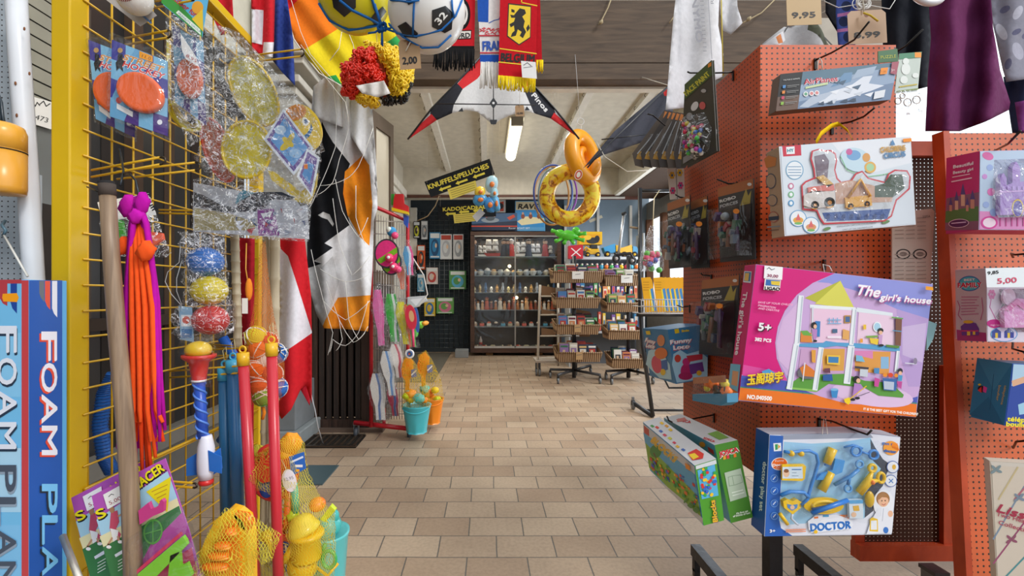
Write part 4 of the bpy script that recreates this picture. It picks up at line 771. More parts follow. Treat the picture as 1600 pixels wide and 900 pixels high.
for cx, cy, r, lb in ((604, 396, 17, 'round pink and green catch disc at top of red rack'), (611, 410, 14, 'dark pink catch disc tucked under the top one')):
    T = thing('catch_disc', lb, 'catch disc', W(cx, cy+r, 3.7), 'catch discs on the red rack'); f = FR(3.66+.02*(r < 16), cx, cy); b = MB(); b.fb(f, ell(cx, cy, r+2, r+6), .03, '#2c3038!'); b.build('rim', T, bevel=.006)
    b = MB(); b.fp(f, ell(cx, cy, r, r+3.5), '#e03a82~'); b.fp(f, [(cx-r+2, cy+10), (cx+r-1, cy-10), (cx+r, cy-1), (cx-r+8, cy+16)], '#7ab82e~'); b.build('pad', T)
    b = MB(); b.ball(f.at(cx+5, cy+7, .02), .035, '#e83a70!', 14); b.ball(f.at(cx+5, cy+7, .03), (.02, .03, .02), '#f2f2f2!', 12); b.build('ball', T)
for cx, cy, c, lb in ((612, 362, '#4a9ad0~', 'blue and white ball pack at top of red rack'), (617, 415, '#384048~', 'grey and green ball beneath the catch discs')):
    b = MB(); b.ball(W(cx, cy, 3.7), .04, c, 14); b.ball(W(cx+5, cy+6, 3.68), .03, '#e84a80!', 12); b.ball(W(cx-4, cy-3, 3.68), .025, '#dfe8e0!', 12); tag(b.build('ball_pack'), lb, 'ball pack')
T = thing('toy_water_blaster', 'red and yellow toy water blaster on top of rack', 'toy blaster', W(626, 345, 3.9))
b = MB(); b.fb(FR(3.9, 625, 325), [(617, 303), (630, 303), (631, 318), (638, 322), (638, 332), (614, 326), (615, 312)], .04, '#d8222a!'); b.build('body', T, bevel=.006); b = MB(); b.fb(FR(3.89, 625, 330), [(612, 324), (638, 331), (638, 335), (612, 329)], .05, '#f0d020!'); b.build('slide', T)
b = MB(); b.fb(FR(3.92, 635, 345), [(630, 334), (638, 338), (637, 356), (631, 350)], .03, '#2a5ac0!'); b.build('grip', T); b = MB(); b.fb(FR(3.95, 615, 315), rc(611, 303, 616, 320), .03, '#3fa83a!'); b.build('tank', T)
b = MB(); b.torus(W(640, 553, 3.6), .03, .008, '#f0f0f0!', RX90, 20, 6); b.torus(W(640, 553, 3.59), .016, .006, '#2a5a9a!', RX90, 18, 6); tag(b.build('ring_toy'), 'white and blue target ring hanging low on red rack', 'ring toy')
b = MB(); b.tube([W(640, 395, 3.9), W(662, 430, 3.9), W(668, 460, 3.9), W(655, 478, 3.9), W(640, 482, 3.9)], .006, '#d8d4cc!', 6); tag(b.build('net_hoop'), 'thin pale net hoop right of the red rack', 'hoop')
f = FR(3.9, 655, 470); b = MB(); b.fb(f, [(637, 464), (664, 462), (667, 470), (645, 482), (636, 480)], .05, '#c6ccd0!'); b.fp(f, [(640, 468), (660, 466), (650, 478)], '#e4e8ec'); tag(b.build('boxed_net'), 'grey and white wrapped packs on the rack side', 'pack')
b = MB(); b.ball(W(656, 508, 3.95), (.04, .03, .03), '#7ac83a!', 12, wob=.6); b.ball(W(664, 505, 3.95), (.03, .03, .02), '#f0a030!', 10, wob=.6); b.ball(W(650, 520, 3.9), (.02, .02, .04), '#58c040!', 10, wob=.4); tag(b.build('small_sand_moulds'), 'green and orange sand moulds on the rack side', 'sand moulds')
# tennis ball, buckets at the foot of the rack
b = MB(); b.ball(W(645, 657, 3.7), .036, '#c8e030~', 20); b.torus(W(645, 657, 3.7), .0355, .002, '#eef2c0', rot(60, 20, 0), 24, 5); tag(b.build('tennis_ball'), 'lime tennis ball in front of the turquoise bucket', 'tennis ball')
def bucket(cx, ytop, ybot, wt, wbm, d, c, hc, lb, spade, seed):
    k = d/F; T = thing('beach_bucket', lb, 'beach bucket', W(cx, ybot, d), 'beach buckets with spades at the rack foot'); b = MB(); h = (ybot-ytop)*k; n = 40; prof = [(wbm, 0), (wbm*1.02, .1), (wbm+(wt-wbm)*.5, .5), (wt, .95), (wt*1.05, 1), (wt*.94, 1.0), (wt*.9, .9)]
    vs = []; fs = []
    for i, (r, z) in enumerate(prof):
        for q in range(n): g = 2*math.pi*q/n; rr = r*k*(1+(.05 if q % 5 < 2 else -.03)*(z < .5)); vs.append(W(cx, ybot, d)+Vector((rr*math.cos(g), rr*math.sin(g), z*h)))
    for i in range(len(prof)-1):
        for q in range(n): fs.append((i*n+q, i*n+(q+1) % n, (i+1)*n+(q+1) % n, (i+1)*n+q))
    fs.append(tuple(range(n))); b.add(vs, fs, c, True); b.build('body', T)
    b = MB(); c0 = W(cx, ytop, d); b.tube([c0+Vector((wt*k*math.cos(a), -wt*k*.95*math.sin(a), -.05*math.sin(a))) for a in [math.pi*q/12 for q in range(13)]], .006, c, 8); b.build('handle', T)
    random.seed(seed)
    for j in range(5):
        b = MB(); r = (.035, .05)[j % 2]; b.ball(W(cx+random.uniform(-.75, .75)*wt, ytop-random.uniform(-2, 16), d-.02+random.uniform(-.05, .06)), (r, r, r*.8), ('#c9e020!', '#f4922a!', '#f0701e!', '#f2d022!', '#4ac0b8!')[(j+seed) % 5], 14, wob=.3, seed=j); b.build('sand_mould', T)
    sx, sy0 = spade
    b = MB(); b.tube([W(sx+2, ytop+8, d-.03), W(sx, sy0+48, d-.03)], .016, '#48bcc0!', 10); b.build('spade_grip', T)
    b = MB(); b.fb(FR(d-.03, sx, sy0+25), [(sx-10, sy0+14), (sx-6, sy0), (sx+2, sy0-5), (sx+9, sy0+4), (sx+8, sy0+22), (sx+3, sy0+32), (sx+2, sy0+66), (sx-3, sy0+66), (sx-4, sy0+32), (sx-9, sy0+26)], .012, '#f58a1e!'); b.build('spade', T, bevel=.005)
    b = MB(); f = FR(d-.05, sx+8, sy0+26); b.fb(f, [(sx+5, sy0+16), (sx+13, sy0+14), (sx+14, sy0+26), (sx+6, sy0+28)], .001, '#2f62b8'); b.fl(f, [(sx+6, sy0+24), (sx+13, sy0+17)], 2, '#e4eaf6'); b.build('label', T)
    b = MB(); b.pillow([(sx-10, sy0), (sx+3, sy0-8), (sx+12, sy0+5), (cx+wt*.8, ytop-30), (cx+wt*1.05, ytop+5), (cx-wt*1.05, ytop+5), (cx-wt*.9, ytop-25)], FR(d-.08, cx, ytop-20), .1, net_mat('bucket_net', '#e8c22a', .018, .1), 7, .5, 2); b.build('net', T)
bucket(651, 632, 675, 22, 15, 3.75, '#4cc0cc!', 0, 'turquoise beach bucket with orange spade nearest the rack', (637, 562), 3)
bucket(676, 622, 661, 17, 11, 4.05, '#f28a1e!', 0, 'orange beach bucket behind the turquoise one', (662, 555), 1)
# ---------- things hanging in the entrance ----------
class Ball:
    def __init__(s, c, r): s.c = Vector(c); s.r = r
    def at(s, px, py, lift=0):
        e = Vector((0, 0, EYE)); u = (W(px, py, 1)-e).normalized(); oc = e-s.c; R = s.r+lift; bq = oc.dot(u); q = bq*bq-(oc.dot(oc)-R*R)
        if q < 0: p = e-u*bq; return s.c+(p-s.c).normalized()*R
        return e+u*(-bq-math.sqrt(q))
def spatch(b, f, pts, m, l=.0012): b.sheet(pts, [], lambda x, y: f.at(x, y, l), m, 5)
# rainbow kite
T = thing('rainbow_kite', 'round rainbow striped fabric kite behind the footballs', 'kite', W(540, 133, 3.0))
b = MB(); b.sheet([(440, -30), (446, 19), (459, 61), (481, 93), (499, 115), (531, 133), (565, 142), (600, 132), (625, 100), (640, 60), (650, -30)],
    [([(430, 20), (448, 18), (470, -5), (480, -40), (430, -40)], '#d8282e~'), ([(470, 81), (530, 44), (560, 30), (580, -40), (480, -40), (470, -5), (446, 20), (450, 50)], '#ef7c20~'), ([(500, 122), (525, 117), (545, 150), (500, 150)], '#2f9a4c~'), ([(596, 72), (625, 52), (650, 60), (640, 110), (610, 90)], '#3aa858~')],
    lambda x, y: W(x, y, 3.0+.05*math.sin((x-440)*.05+y*.03)+.02*math.sin(x*.13-y*.1)), '#e8d22a~', 7); b.build('canopy', T, sol=.001)
b = MB(); P = [W(*q, 2.96) for q in ((442, 0), (447, 20), (459, 61), (481, 93), (499, 115), (531, 133), (565, 143))]; b.tube(P, .005, '#e4ded2~', 6); b.build('hem', T)
b = MB()
for q in (((455, 0), (470, 50), (485, 85), (520, 125), (545, 145)), ((534, 50), (530, 75), (515, 95)), ((545, 52), (552, 70), (560, 120)), ((470, 70), (500, 110), (540, 160), (545, 190))): b.tube([W(x, y, 2.9) for x, y in q], .0018, '#e8e4da', 5)
b.build('bridle_line', T)
# footballs in string nets
def football(cx, cy, r, d, m, pents, lb, num=None):
    R = r*d/F; c = W(cx, cy, d); T = thing('football', lb, 'football', c-Vector((0, 0, R)), 'footballs hanging in blue nets'); f = Ball(c, R)
    b = MB(); b.ball(c, R, m, 40)
    for p in pents: spatch(b, f, p, '#23262a!')
    b.k = 40
    if num: b.ft(f, '32', (686, 39), (699, 24), 11, '#f0f2f0', bold=1)
    b.k = 0; b.build('shell', T); return T, f
T, f = football(553, -8, 56, 1.4, '#d9cf22!', [[(518, -5), (556, -5), (556, 12), (538, 27), (521, 12)], [(598, 10), (604, 18), (596, 28), (586, 40), (578, 30), (586, 20)]], 'yellow football with black pentagons in blue net')
b = MB()
for q in (((530, 0), (550, 16), (575, 28), (594, 38)), ((579, -10), (585, 12), (596, 38)), ((498, 5), (515, 32), (545, 47), (578, 42), (596, 38))): b.tube([f.at(x, y, .004) for x, y in q], .004, '#2867ae~', 7)
b.build('net_string', T)
T, f = football(667, 18, 60, 1.3, '#e8e8e6!', [[(675, 16), (696, 9), (708, 20), (706, 46), (695, 52), (675, 42)], [(621, 41), (634, 34), (653, 52), (652, 60), (632, 58)], [(634, 0), (640, -4), (646, 4), (638, 8)]], 'white football numbered 32 in blue net', True)
b = MB()
for q in (((598, 40), (620, 52), (650, 57), (690, 47), (712, 25), (722, 0)), ((596, 44), (630, 58), (660, 75), (685, 74), (705, 55)), ((649, -20), (646, 20), (645, 56)), ((706, 0), (707, 15), (710, 28)), ((610, 0), (640, 3), (655, 0))): b.tube([f.at(x, y, .004) for x, y in q], .0028, '#2f6fb8~', 7)
b.build('net_string', T)
b = MB(); random.seed(2); c = W(597, 43, 1.33)
for k in range(14): a = random.random()*6.28; b.tube([c+Vector((.012*math.cos(a+j*.9), .008*math.sin(j*2+a), .012*math.sin(a+j*1.1))) for j in range(5)], .003, '#2560a6~', 6)
for e in ((620, 40), (575, 52), (598, 72), (640, 52), (596, 70)): b.tube([c, W((597+e[0])/2, (43+e[1])/2+3, 1.33), W(*e, 1.33)], .0028, '#2560a6~', 6)
b.tube([W(579, -25, 1.38), W(586, 10, 1.35), c], .0045, '#2560a6~', 7)
tag(b.build('cord_knot'), 'knotted blue cord joining the two football nets', 'cord')
# clown wig
T = thing('clown_wig', 'curly clown wig in red, yellow and black', 'wig', W(590, 168, 1.7)); d = 1.7
def curls(pts, n, m, seed, nm):
    random.seed(seed); b = MB(); x0 = min(p[0] for p in pts); x1 = max(p[0] for p in pts); y0 = min(p[1] for p in pts); y1 = max(p[1] for p in pts); k = 0
    while k < n:
        x = random.uniform(x0, x1); y = random.uniform(y0, y1)
        if not inside((x, y), pts): continue
        e = min(1, edist((x, y), pts)/22); dd = d-.09*math.sqrt(e)*random.uniform(.75, 1.05); c = W(x, y, dd); R = rot(random.random()*180, random.random()*180, 0); r = random.uniform(.006, .0105)
        b.tube([c+R @ Vector((r*math.cos(t*1.05), r*math.sin(t*1.05), (t-4)*.0016)) for t in range(9)], .0034, m, 5); k += 1
    b.build(nm, T)
b = MB(); b.ball(W(592, 118, d), (.085, .06, .085), '#8a3a20~', 20); b.tube([W(590, 80, d), (W(590, 0, d).x, 1.62, 2.36)], .0015, '#d8d2c4', 4); b.build('cap', T)
curls([(534, 100), (548, 96), (550, 80), (570, 74), (590, 76), (598, 100), (606, 118), (602, 134), (575, 142), (555, 150), (548, 154), (535, 146), (534, 120)], 420, '#e02a16!', 1, 'red_curls')
curls([(571, 64), (580, 70), (600, 66), (622, 76), (632, 100), (644, 108), (642, 130), (630, 154), (612, 150), (604, 132), (600, 112), (588, 94), (584, 78)], 340, '#f0cc24!', 2, 'yellow_curls')
curls([(554, 146), (570, 142), (590, 152), (592, 166), (574, 166), (556, 156)], 70, '#ecc424!', 3, 'lower_curls'); curls([(590, 150), (626, 148), (640, 120), (644, 130), (634, 158), (600, 163)], 60, '#1c1a18!', 4, 'black_curls')
b = MB(); b.sheet([(556, 134), (600, 126), (610, 146), (590, 152), (566, 146)], [], lambda x, y: W(x, y, 1.6+.01*math.sin(x*.3)), '#e0dedc~', 5); b.build('lining', T, sol=.001)
def tagcard(cx, cy, w, h, ro, txt, d, lb, hook=None, hole=True, c='#a88762', th=8):
    T = thing('price_tag', lb, 'price tag', W(cx, cy+h, d)); f = FR(d, cx, cy); cs, sn = math.cos(math.radians(ro)), math.sin(math.radians(ro)); L = lambda u, v: (cx+(u*w*cs-v*h*sn)/2, cy+(u*w*sn+v*h*cs)/2)
    b = MB(); b.fb(f, [L(-1, -.8), L(-.8, -1), L(.8, -1), L(1, -.8), L(1, 1), L(-1, 1)], .0008, c)
    if hole: b.fp(f, ell(*L(0, -.72), 3.5, 3.5), '#7d4a34'); b.fp(f, ell(*L(0, -.72), 1.6, 1.6), '#2a2320')
    b.ft(f, txt, L(-.72, .62), L(.62, .62), th, '#201c1a', bold=1.0); b.build('card', T)
    if hook: b = MB(); b.tube([W(x, y, d-.004) for x, y in hook], .0016, '#d8d2c4~', 5); b.build('string', T)
    return T
tagcard(640, 85, 33, 46, -4, '2,00', 1.28, 'brown card price tag reading 2,00 beside the wig', [(634, 80), (641, 66), (645, 47)], th=11)
# bird shaped inflatable
T = thing('bird_windsock', 'large white, black and orange bird windsock by the shutter', 'windsock', W(540, 518, 3.3)); d = 3.3
bo = [(490, 135), (506, 122), (540, 128), (576, 140), (583, 190), (588, 260), (590, 325), (584, 345), (582, 420), (579, 462), (575, 518), (540, 514), (506, 513), (494, 490), (486, 460), (480, 420), (480, 300), (484, 200)]
def bf(x, y): return W(x, y, d+.05*math.sin(x*.11+y*.012)+.035*math.sin(x*.21-y*.02+1)+.03*noise.noise(Vector((x*.04, y*.04, 3))))
b = MB(); b.sheet(bo, [([(478, 395), (500, 420), (520, 400), (530, 440), (508, 512), (480, 500)], '#c6c7c9~'), ([(503, 190), (510, 205), (520, 222), (547, 256), (537, 281), (539, 315), (547, 351), (507, 380), (520, 387), (490, 408), (503, 412), (478, 420), (476, 391), (478, 290), (488, 262)], '#1f2024~'),  # grey lower left region: shade painted onto the white cloth
    ([(497, 336), (505, 331), (515, 335), (522, 350), (520, 354), (512, 343), (503, 340)], '#d8d8d8~'), ([(566, 243), (577, 258), (582, 319), (577, 384), (562, 370), (543, 336), (536, 302), (539, 268)], '#ec9024~'), ([(528, 465), (580, 461), (578, 520), (500, 520), (508, 500)], '#e8922a~')], bf, '#e2e3e6~', 7); b.build('body', T, sol=.001)
b = MB(); b.sheet([(506, 122), (545, 128), (579, 140), (583, 190), (590, 300), (572, 250), (540, 200), (510, 190), (490, 180), (490, 135)], [], lambda x, y: W(x, y, d-.05+.04*math.sin(x*.2)), '#dfe0e2~', 7); b.build('crown', T, sol=.001)
b = MB()
for q in (((520, 130), (526, 180), (524, 230), (500, 290), (480, 330)), ((540, 140), (545, 200), (530, 250), (520, 285), (495, 305)), ((583, 200), (560, 260), (540, 280), (500, 290)), ((524, 280), (535, 330), (560, 370), (575, 340)), ((520, 310), (530, 380), (550, 430), (578, 400)),
          ((486, 390), (500, 450), (520, 520), (512, 555)), ((575, 470), (560, 520), (540, 540), (520, 530), (515, 550)), ((530, 500), (535, 530), (525, 548)), ((505, 470), (540, 500), (578, 470)), ((500, 420), (540, 440), (575, 430)), ((556, 290), (556, 340), (570, 380)), ((540, 440), (545, 500), (560, 530), (575, 510)), ((510, 440), (530, 500), (552, 535), (570, 520))):
    P = [W(x, y, d-.1) for x, y in q]; Q = []
    for i in range(len(P)-1):
        for t_ in range(4): Q.append(P[i].lerp(P[i+1], t_/4)+Vector((0, 0, -.012*math.sin(math.pi*t_/4))))
    b.tube(Q+[P[-1]], .0022, '#ecebe6', 5)
b.tube([W(540, 129, 3.25), (W(540, 0, 3.3).x, 3.97, 3.3)], .002, '#d8d2c4', 4); b.build('string', T)
b = MB(); b.tube([W(482, 600, 3.5), W(492, 640, 3.5), W(497, 668, 3.5), (-1.3, 3.62, .01)], .005, '#b9bcc0', 6); tag(b.build('cable'), 'thin grey cable running down beside the shutter door', 'cable')
# scarves
def fringe(b, x0, x1, y, ln, d, m, slope=0, seed=0, n=None):
    random.seed(seed); n = n or int((x1-x0)/1.6)
    for k in range(n):
        x = x0+(x1-x0)*k/(n-1); l = ln*random.uniform(.85, 1.1); yy = y+slope*(k/(n-1)); dd = d-random.random()*.012
        b.tube([W(x, yy-1, d), W(x+random.uniform(-1, 1), yy+l*.5, dd), W(x+random.uniform(-2, 2), yy+l, dd)], .0036, m, 4)
f = FR(2.0, 770, 60)
T = thing('football_scarf', 'red, white and black scarf with round emblem over black fringe', 'scarf', W(715, 112, 2.05), 'football scarves on the beam'); g = FR(2.05, 715, 60)
b = MB(); b.fb(g, [(674, -30), (743, -30), (741, 76), (672, 76)], .012, '#c8202c~'); b.fp(g, ell(722, 22, 13, 24), '#1c1c1e~'); b.fp(g, ell(722, 22, 9, 18), '#e8e4e0~'); b.fp(g, ell(722, 22, 6, 13), '#3a3a3c~')
b.fp(g, [(660, 64), (660, 50), (737, 47), (736, 61)], '#1c1c1e~'); b.fp(g, [(660, 62.5), (660, 51.5), (736, 48.5), (735, 59.5)], '#e6dfda~'); b.ft(g, 'FEYENOORD', (672, 62), (734, 58.5), 8, '#1c1c1e', bold=.8); b.fp(g, rc(674, 72, 741, 77), '#1c1c1e~'); b.build('knit', T)
b = MB(); fringe(b, 678, 741, 76, 32, 2.05, '#18181a~', 2, 1); b.build('fringe', T)
T = thing('football_scarf', 'blue, white and red scarf lettered FRANCE with white fringe', 'scarf', W(763, 140, 2.03), 'football scarves on the beam'); g = FR(2.03, 763, 60)
b = MB(); b.fb(g, [(745, -30), (784, -30), (784, 97), (751, 97)], .01, '#e6e2e2~'); b.fp(g, [(745, -30), (764, -30), (763, 35), (747, 34)], '#2a58b4~'); b.fl(g, [(764, 36), (772, 32), (780, 30), (783, 20)], 1.5, '#4a6ab8')
random.seed(4)
for k in range(34): x = 748+random.random()*34; y = 44+random.random()*9; b.fl(g, [(x, y), (x+3, y+random.uniform(-3, 3))], 1.4, '#d0404a')
b.fp(g, rc(748, 55, 784, 57), '#c8384a~'); b.ft(g, 'FRANCE', (754, 79), (802, 77), 15, '#2453b0', bold=1.4); b.fp(g, rc(750, 82, 784, 84), '#c8384a~'); b.fp(g, rc(750, 86, 784, 98), '#2453b0~'); b.build('knit', T)
b = MB(); fringe(b, 752, 784, 97, 38, 2.03, '#dcd9d4~', 0, 2, 26); b.build('fringe', T)
T = thing('football_scarf', 'red and yellow scarf lettered BELGIUM with black lion shield', 'scarf', W(810, 145, 2.0), 'football scarves on the beam'); g = FR(2.0, 810, 60)
b = MB(); b.fb(FR(2.02, 836, 60), [(820, -30), (843, -30), (847, 96), (826, 96)], .01, '#b81824~'); b.build('knit_back', T)
b = MB(); b.fb(g, [(782, -30), (840, -30), (837, 124), (779, 118)], .012, '#c41a26~'); b.fl(g, [(815, -5), (815, 4), (839, 9)], 1.5, '#eed024'); b.fp(g, [(794, 5), (830, 9), (829, 59), (811, 71), (792, 57)], '#1d1a16'); b.fp(g, [(795.5, 7), (829, 11), (828, 58), (811, 69), (793.5, 56)], '#ecc824')
for p in ([(806, 20), (812, 13), (820, 15), (822, 21), (816, 26), (820, 33), (818, 42), (822, 50), (817, 60), (812, 56), (815, 50), (809, 46), (806, 56), (798, 58), (800, 52), (804, 48), (803, 40), (798, 43), (796, 38), (803, 34), (805, 28), (799, 28), (797, 23), (803, 24)], [(822, 44), (826, 38), (823, 30), (826, 24), (828, 30), (826, 38), (828, 44), (824, 50)], [(799, 14), (804, 16), (804, 20), (799, 19)]): b.fp(g, p, '#1d1a16')
b.fl(g, [(781, 76), (838, 84)], 1.6, '#ecd02c'); b.fl(g, [(779, 97), (837, 103)], 1.6, '#ecd02c'); b.ft(g, 'BELGIUM', (782, 95), (834, 98), 13, '#1c1614', bold=1.3); b.build('knit', T)
b = MB(); fringe(b, 779, 836, 119, 20, 2.0, '#ecd020~', 5, 3); fringe(b, 829, 848, 95, 18, 2.02, '#ecd020~', 0, 5); b.build('fringe', T)
b = MB(); h = FR(1.97, 826, 110); b.fb(h, [(814, 95), (837, 97), (839, 123), (816, 121)], .001, '#e9e8e8'); b.fl(h, [(818, 102), (824, 98), (830, 103)], 1, '#555555'); b.fl(h, [(818, 106), (832, 104)], .8, '#777777'); b.build('paper_tag', T)
# stunt kites
def kf(x, y): return W(x, y, 3.35+.03*math.sin(x*.06)+.0006*abs(x-771))
T = thing('stunt_kite', 'white, black and red stunt kite spread wide under ceiling', 'kite', W(771, 218, 3.35), 'stunt kites under the ceiling')
b = MB(); BLK = '#35363d~'; KR = '#d8383c~'
ko = [(638, 218), (674, 172), (714, 130), (771, 70), (830, 130), (868, 172), (904, 215), (899, 212), (860, 185), (844, 180), (822, 173), (798, 180), (780, 188), (771, 196), (762, 188), (746, 175), (728, 172), (706, 177), (682, 188), (645, 213)]
b.sheet(ko, [([(714, 132), (750, 90), (771, 66), (771, 90), (746, 123), (723, 139)], KR), ([(830, 132), (792, 88), (771, 66), (771, 90), (800, 123), (818, 138)], KR), ([(674, 170), (714, 130), (723, 139), (709, 164), (706, 178), (682, 190), (672, 178)], BLK), ([(674, 178), (683, 188), (645, 214), (636, 220), (650, 200)], KR),
    ([(818, 139), (834, 132), (862, 158), (868, 177), (860, 186), (844, 182), (834, 176)], BLK), ([(866, 176), (860, 186), (900, 214), (892, 200)], KR)], kf, '#dcdcdc~', 6); b.build('sail', T, sol=.001)
b = MB(); b.tube([kf(637, 218), kf(674, 170), kf(714, 129), kf(771, 67)], .007, '#25262a!', 7); b.tube([kf(771, 67), kf(830, 129), kf(868, 171), kf(905, 217)], .007, '#25262a!', 7); b.tube([W(682, 162, 3.3), W(836, 164, 3.3)], .004, '#25262a!', 6); b.tube([W(771, 100, 3.31), W(771, 192, 3.31)], .004, '#25262a!', 6); b.tube([kf(771, 67), (kf(771, 67).x, 3.98, 3.5)], .002, '#d8d2c4', 4); b.build('spar', T)
b = MB(); g = FR(3.28, 771, 160)
for p in ([(771, 152), (777, 161), (771, 170), (765, 161)], [(765, 187), (777, 187), (775, 194), (767, 194)], [(716, 174), (722, 168), (724, 174)], [(820, 172), (823, 166), (828, 172)]): b.fb(g, p, .004, '#1d1e22!')
b.fp(g, ell(771, 161, 2, 2), '#e0e0e0'); b.ft(g, 'Pinos', (830, 149), (852, 175), 7.5, '#eeeeee', bold=.8); b.build('reinforcement', T)
b = MB(); b.sheet([(911, 263), (934, 236), (960, 205), (1046, 132), (1052, 150), (1050, 205), (1005, 222), (940, 243)], [([(1036, 142), (1048, 132), (1050, 150), (1038, 150)], '#c83a3a~')], lambda x, y: W(x, y, 3.4+.02*math.sin(x*.2+y*.1)), '#50525c~', 6)
b.tube([W(918, 262, 3.36), W(938, 238, 3.36), W(1050, 130, 3.36)], .006, '#25262a!', 6); b.tube([W(940, 218, 3.36), W(1010, 210, 3.36)], .004, '#25262a!', 6); b.tube([W(932, 222, 3.36), W(945, 245, 3.36), W(980, 268, 3.36), W(1012, 266, 3.36)], .003, '#d8d2c4', 5); b.tube([W(1046, 134, 3.38), (W(1046, 134, 3.38).x, 3.98, 3.1)], .003, '#d8d2c4', 4)
tag(b.build('stunt_kite', sol=.001), 'grey stunt kite wing hanging above the black metal stand', 'kite', 'stunt kites under the ceiling')
tagcard(812, 173, 14, 17, -3, '15,95', 3.2, 'small brown price tag hanging at the ceiling lamp', [(812, 167), (812, 120), (812, 60)], False, th=3)
# direction signs
def sign(q, txt, d, lb, arrows, cw, ta, tb, th):
    T = thing('direction_sign', lb, 'sign', W(q[3][0], q[3][1], d), 'black direction signs with arrows'); f = FR(d, q[0][0], q[0][1]); b = MB(); b.fb(f, q, .012, '#23262a@'); b.ft(f, txt, ta, tb, th, '#e8d84e', bold=.6)
    for x, y, s in arrows:
        a = math.atan2(tb[1]-ta[1], tb[0]-ta[0]); L = lambda u, v: (x+u*math.cos(a)-v*math.sin(a), y+u*math.sin(a)+v*math.cos(a)); b.fp(f, [L(-s, 0), L(-s*.45, -3.6), L(-s*.45, -1.6), L(s, -1.6), L(s, 1.6), L(-s*.45, 1.6), L(-s*.45, 3.6)], '#e8d84e')
    b.build('board', T)
    b = MB(); g = FR(d-.02, cw[0][0], cw[0][1]); b.fb(g, cw, .001, '#dcca58')
    for k in range(4): v = .2+.2*k; L = lambda u: (cw[0][0]+(cw[1][0]-cw[0][0])*u+(cw[3][0]-cw[0][0])*v, cw[0][1]+(cw[1][1]-cw[0][1])*u+(cw[3][1]-cw[0][1])*v); b.fl(g, [L(.08), L(.92)], 1, '#9a8c3e')
    b.build('yellow_card', T)
    b = MB()
    for p in (q[0], q[1]): b.tube([W(p[0]+4, p[1]+2, d), Vector((W(p[0]+6, 0, d).x, d, 3.6))], .0012, '#cfcac0', 4)
    b.build('hanging_wire', T)
sign([(663, 284), (765, 248), (773, 272), (673, 308)], 'KNUFFELS/PELUCHES', 4.7, 'tilted black sign lettered KNUFFELS/PELUCHES with yellow arrows', [(695, 294, 10), (721, 284, 10), (748, 274, 10)], [(699, 296), (743, 282), (746, 296), (704, 312)], (670, 296), (764, 262), 8)
sign([(684, 321), (775, 316), (775, 338), (684, 342)], 'KADO/CADEAUX', 4.9, 'black sign lettered KADO/CADEAUX below the tilted one', [(704, 334, 8), (725, 331, 8), (747, 329, 8)], [(708, 335), (744, 332), (745, 345), (710, 349)], (692, 330), (768, 325), 6)
b = MB(); b.tube([W(652, 345, 4.8), W(668, 338, 4.8), W(680, 322, 4.8), W(686, 306, 4.8)], .005, '#a08a68', 6); tag(b.build('rope'), 'tan rope hanging beside the direction signs', 'rope')
b = MB(); b.tube([W(770, 285, 4.5), (W(770, 0, 4.5).x, 4.5, 3.6)], .0015, '#cfcac0', 4); tag(b.build('thread'), 'thin thread holding the swim armband packs', 'thread')
T = thing('armband_packs', 'bunch of blue packaged swim armbands beside the signs', 'swim armbands', W(765, 333, 4.5))
for x, y, w, h, r, c in ((768, 288, 10, 13, .3, '#a9d0de!'), (750, 300, 9, 9, .4, '#e8c83a!'), (750, 312, 12, 10, -.4, '#4a9ad0!'), (765, 320, 10, 13, -.5, '#3f8ccc!'), (775, 318, 6, 14, -.2, '#5aa8d8!'), (772, 302, 6, 9, .2, '#98c8d8!')):
    b = MB(); b.ball(W(x, y, 4.5), (w*4.5/F, .03, h*4.5/F), c, 12, rot(0, math.degrees(r), 0), wob=.25, seed=x); b.ball(W(x+1, y, 4.46), (w*.4*4.5/F, .01, h*.35*4.5/F), '#e0803a!', 8); b.build('pack', T)
b = MB(); b.fb(FR(4.6, 750, 330), [(738, 338), (750, 326), (758, 333), (745, 347)], .002, '#dfe2e4'); tag(b.build('white_card'), 'white card tilted below the armband packs', 'card')
# inflatable rings and hoops
def ringmat():
    m, t, p, o = newmat('flame_print_vinyl'); tc = N(t, 'TexCoord'); nz = N(t, 'TexNoise'); nz.inputs['Scale'].default_value = 9; nz.inputs['Distortion'].default_value = 2.5; nz.inputs['Detail'].default_value = 2
    r = N(t, 'ValToRGB'); e = r.color_ramp.elements; e[0].position = .36; e[0].color = rgb('#c07a12'); e[1].position = .6; e[1].color = rgb('#f8e23a'); q = e.new(.46); q.color = rgb('#f0b41e'); q = e.new(.40); q.color = rgb('#8a4a10'); q = e.new(.43); q.color = rgb('#e8a61c')
    t.links.new(tc.outputs['Object'], nz.inputs[0]); t.links.new(nz.outputs[0], r.inputs[0]); t.links.new(r.outputs[0], p.inputs['Base Color']); p.inputs['Roughness'].default_value = .2; return m
b = MB(); k = 3.9/F; b.torus(W(890, 305, 3.9), 35*k, 12.5*k, ringmat(), Matrix.Rotation(math.radians(-10), 3, 'Z') @ RX90, 48, 16, 37*k); tag(b.build('swim_ring'), 'round swim ring with brown and yellow flame print', 'swim ring', 'inflatable swim rings')
T = thing('swim_ring', 'plain orange yellow baby swim seat ring above the patterned one', 'swim ring', W(911, 290, 3.8), 'inflatable swim rings'); k = 3.8/F
R = Matrix.Rotation(math.radians(-14), 3, 'Y') @ Matrix.Rotation(math.radians(42), 3, 'Z') @ RX90
b = MB(); b.torus(W(911, 246, 3.8), 26*k, 12*k, '#f5a51c!', R, 44, 16, 33*k); b.build('ring', T)
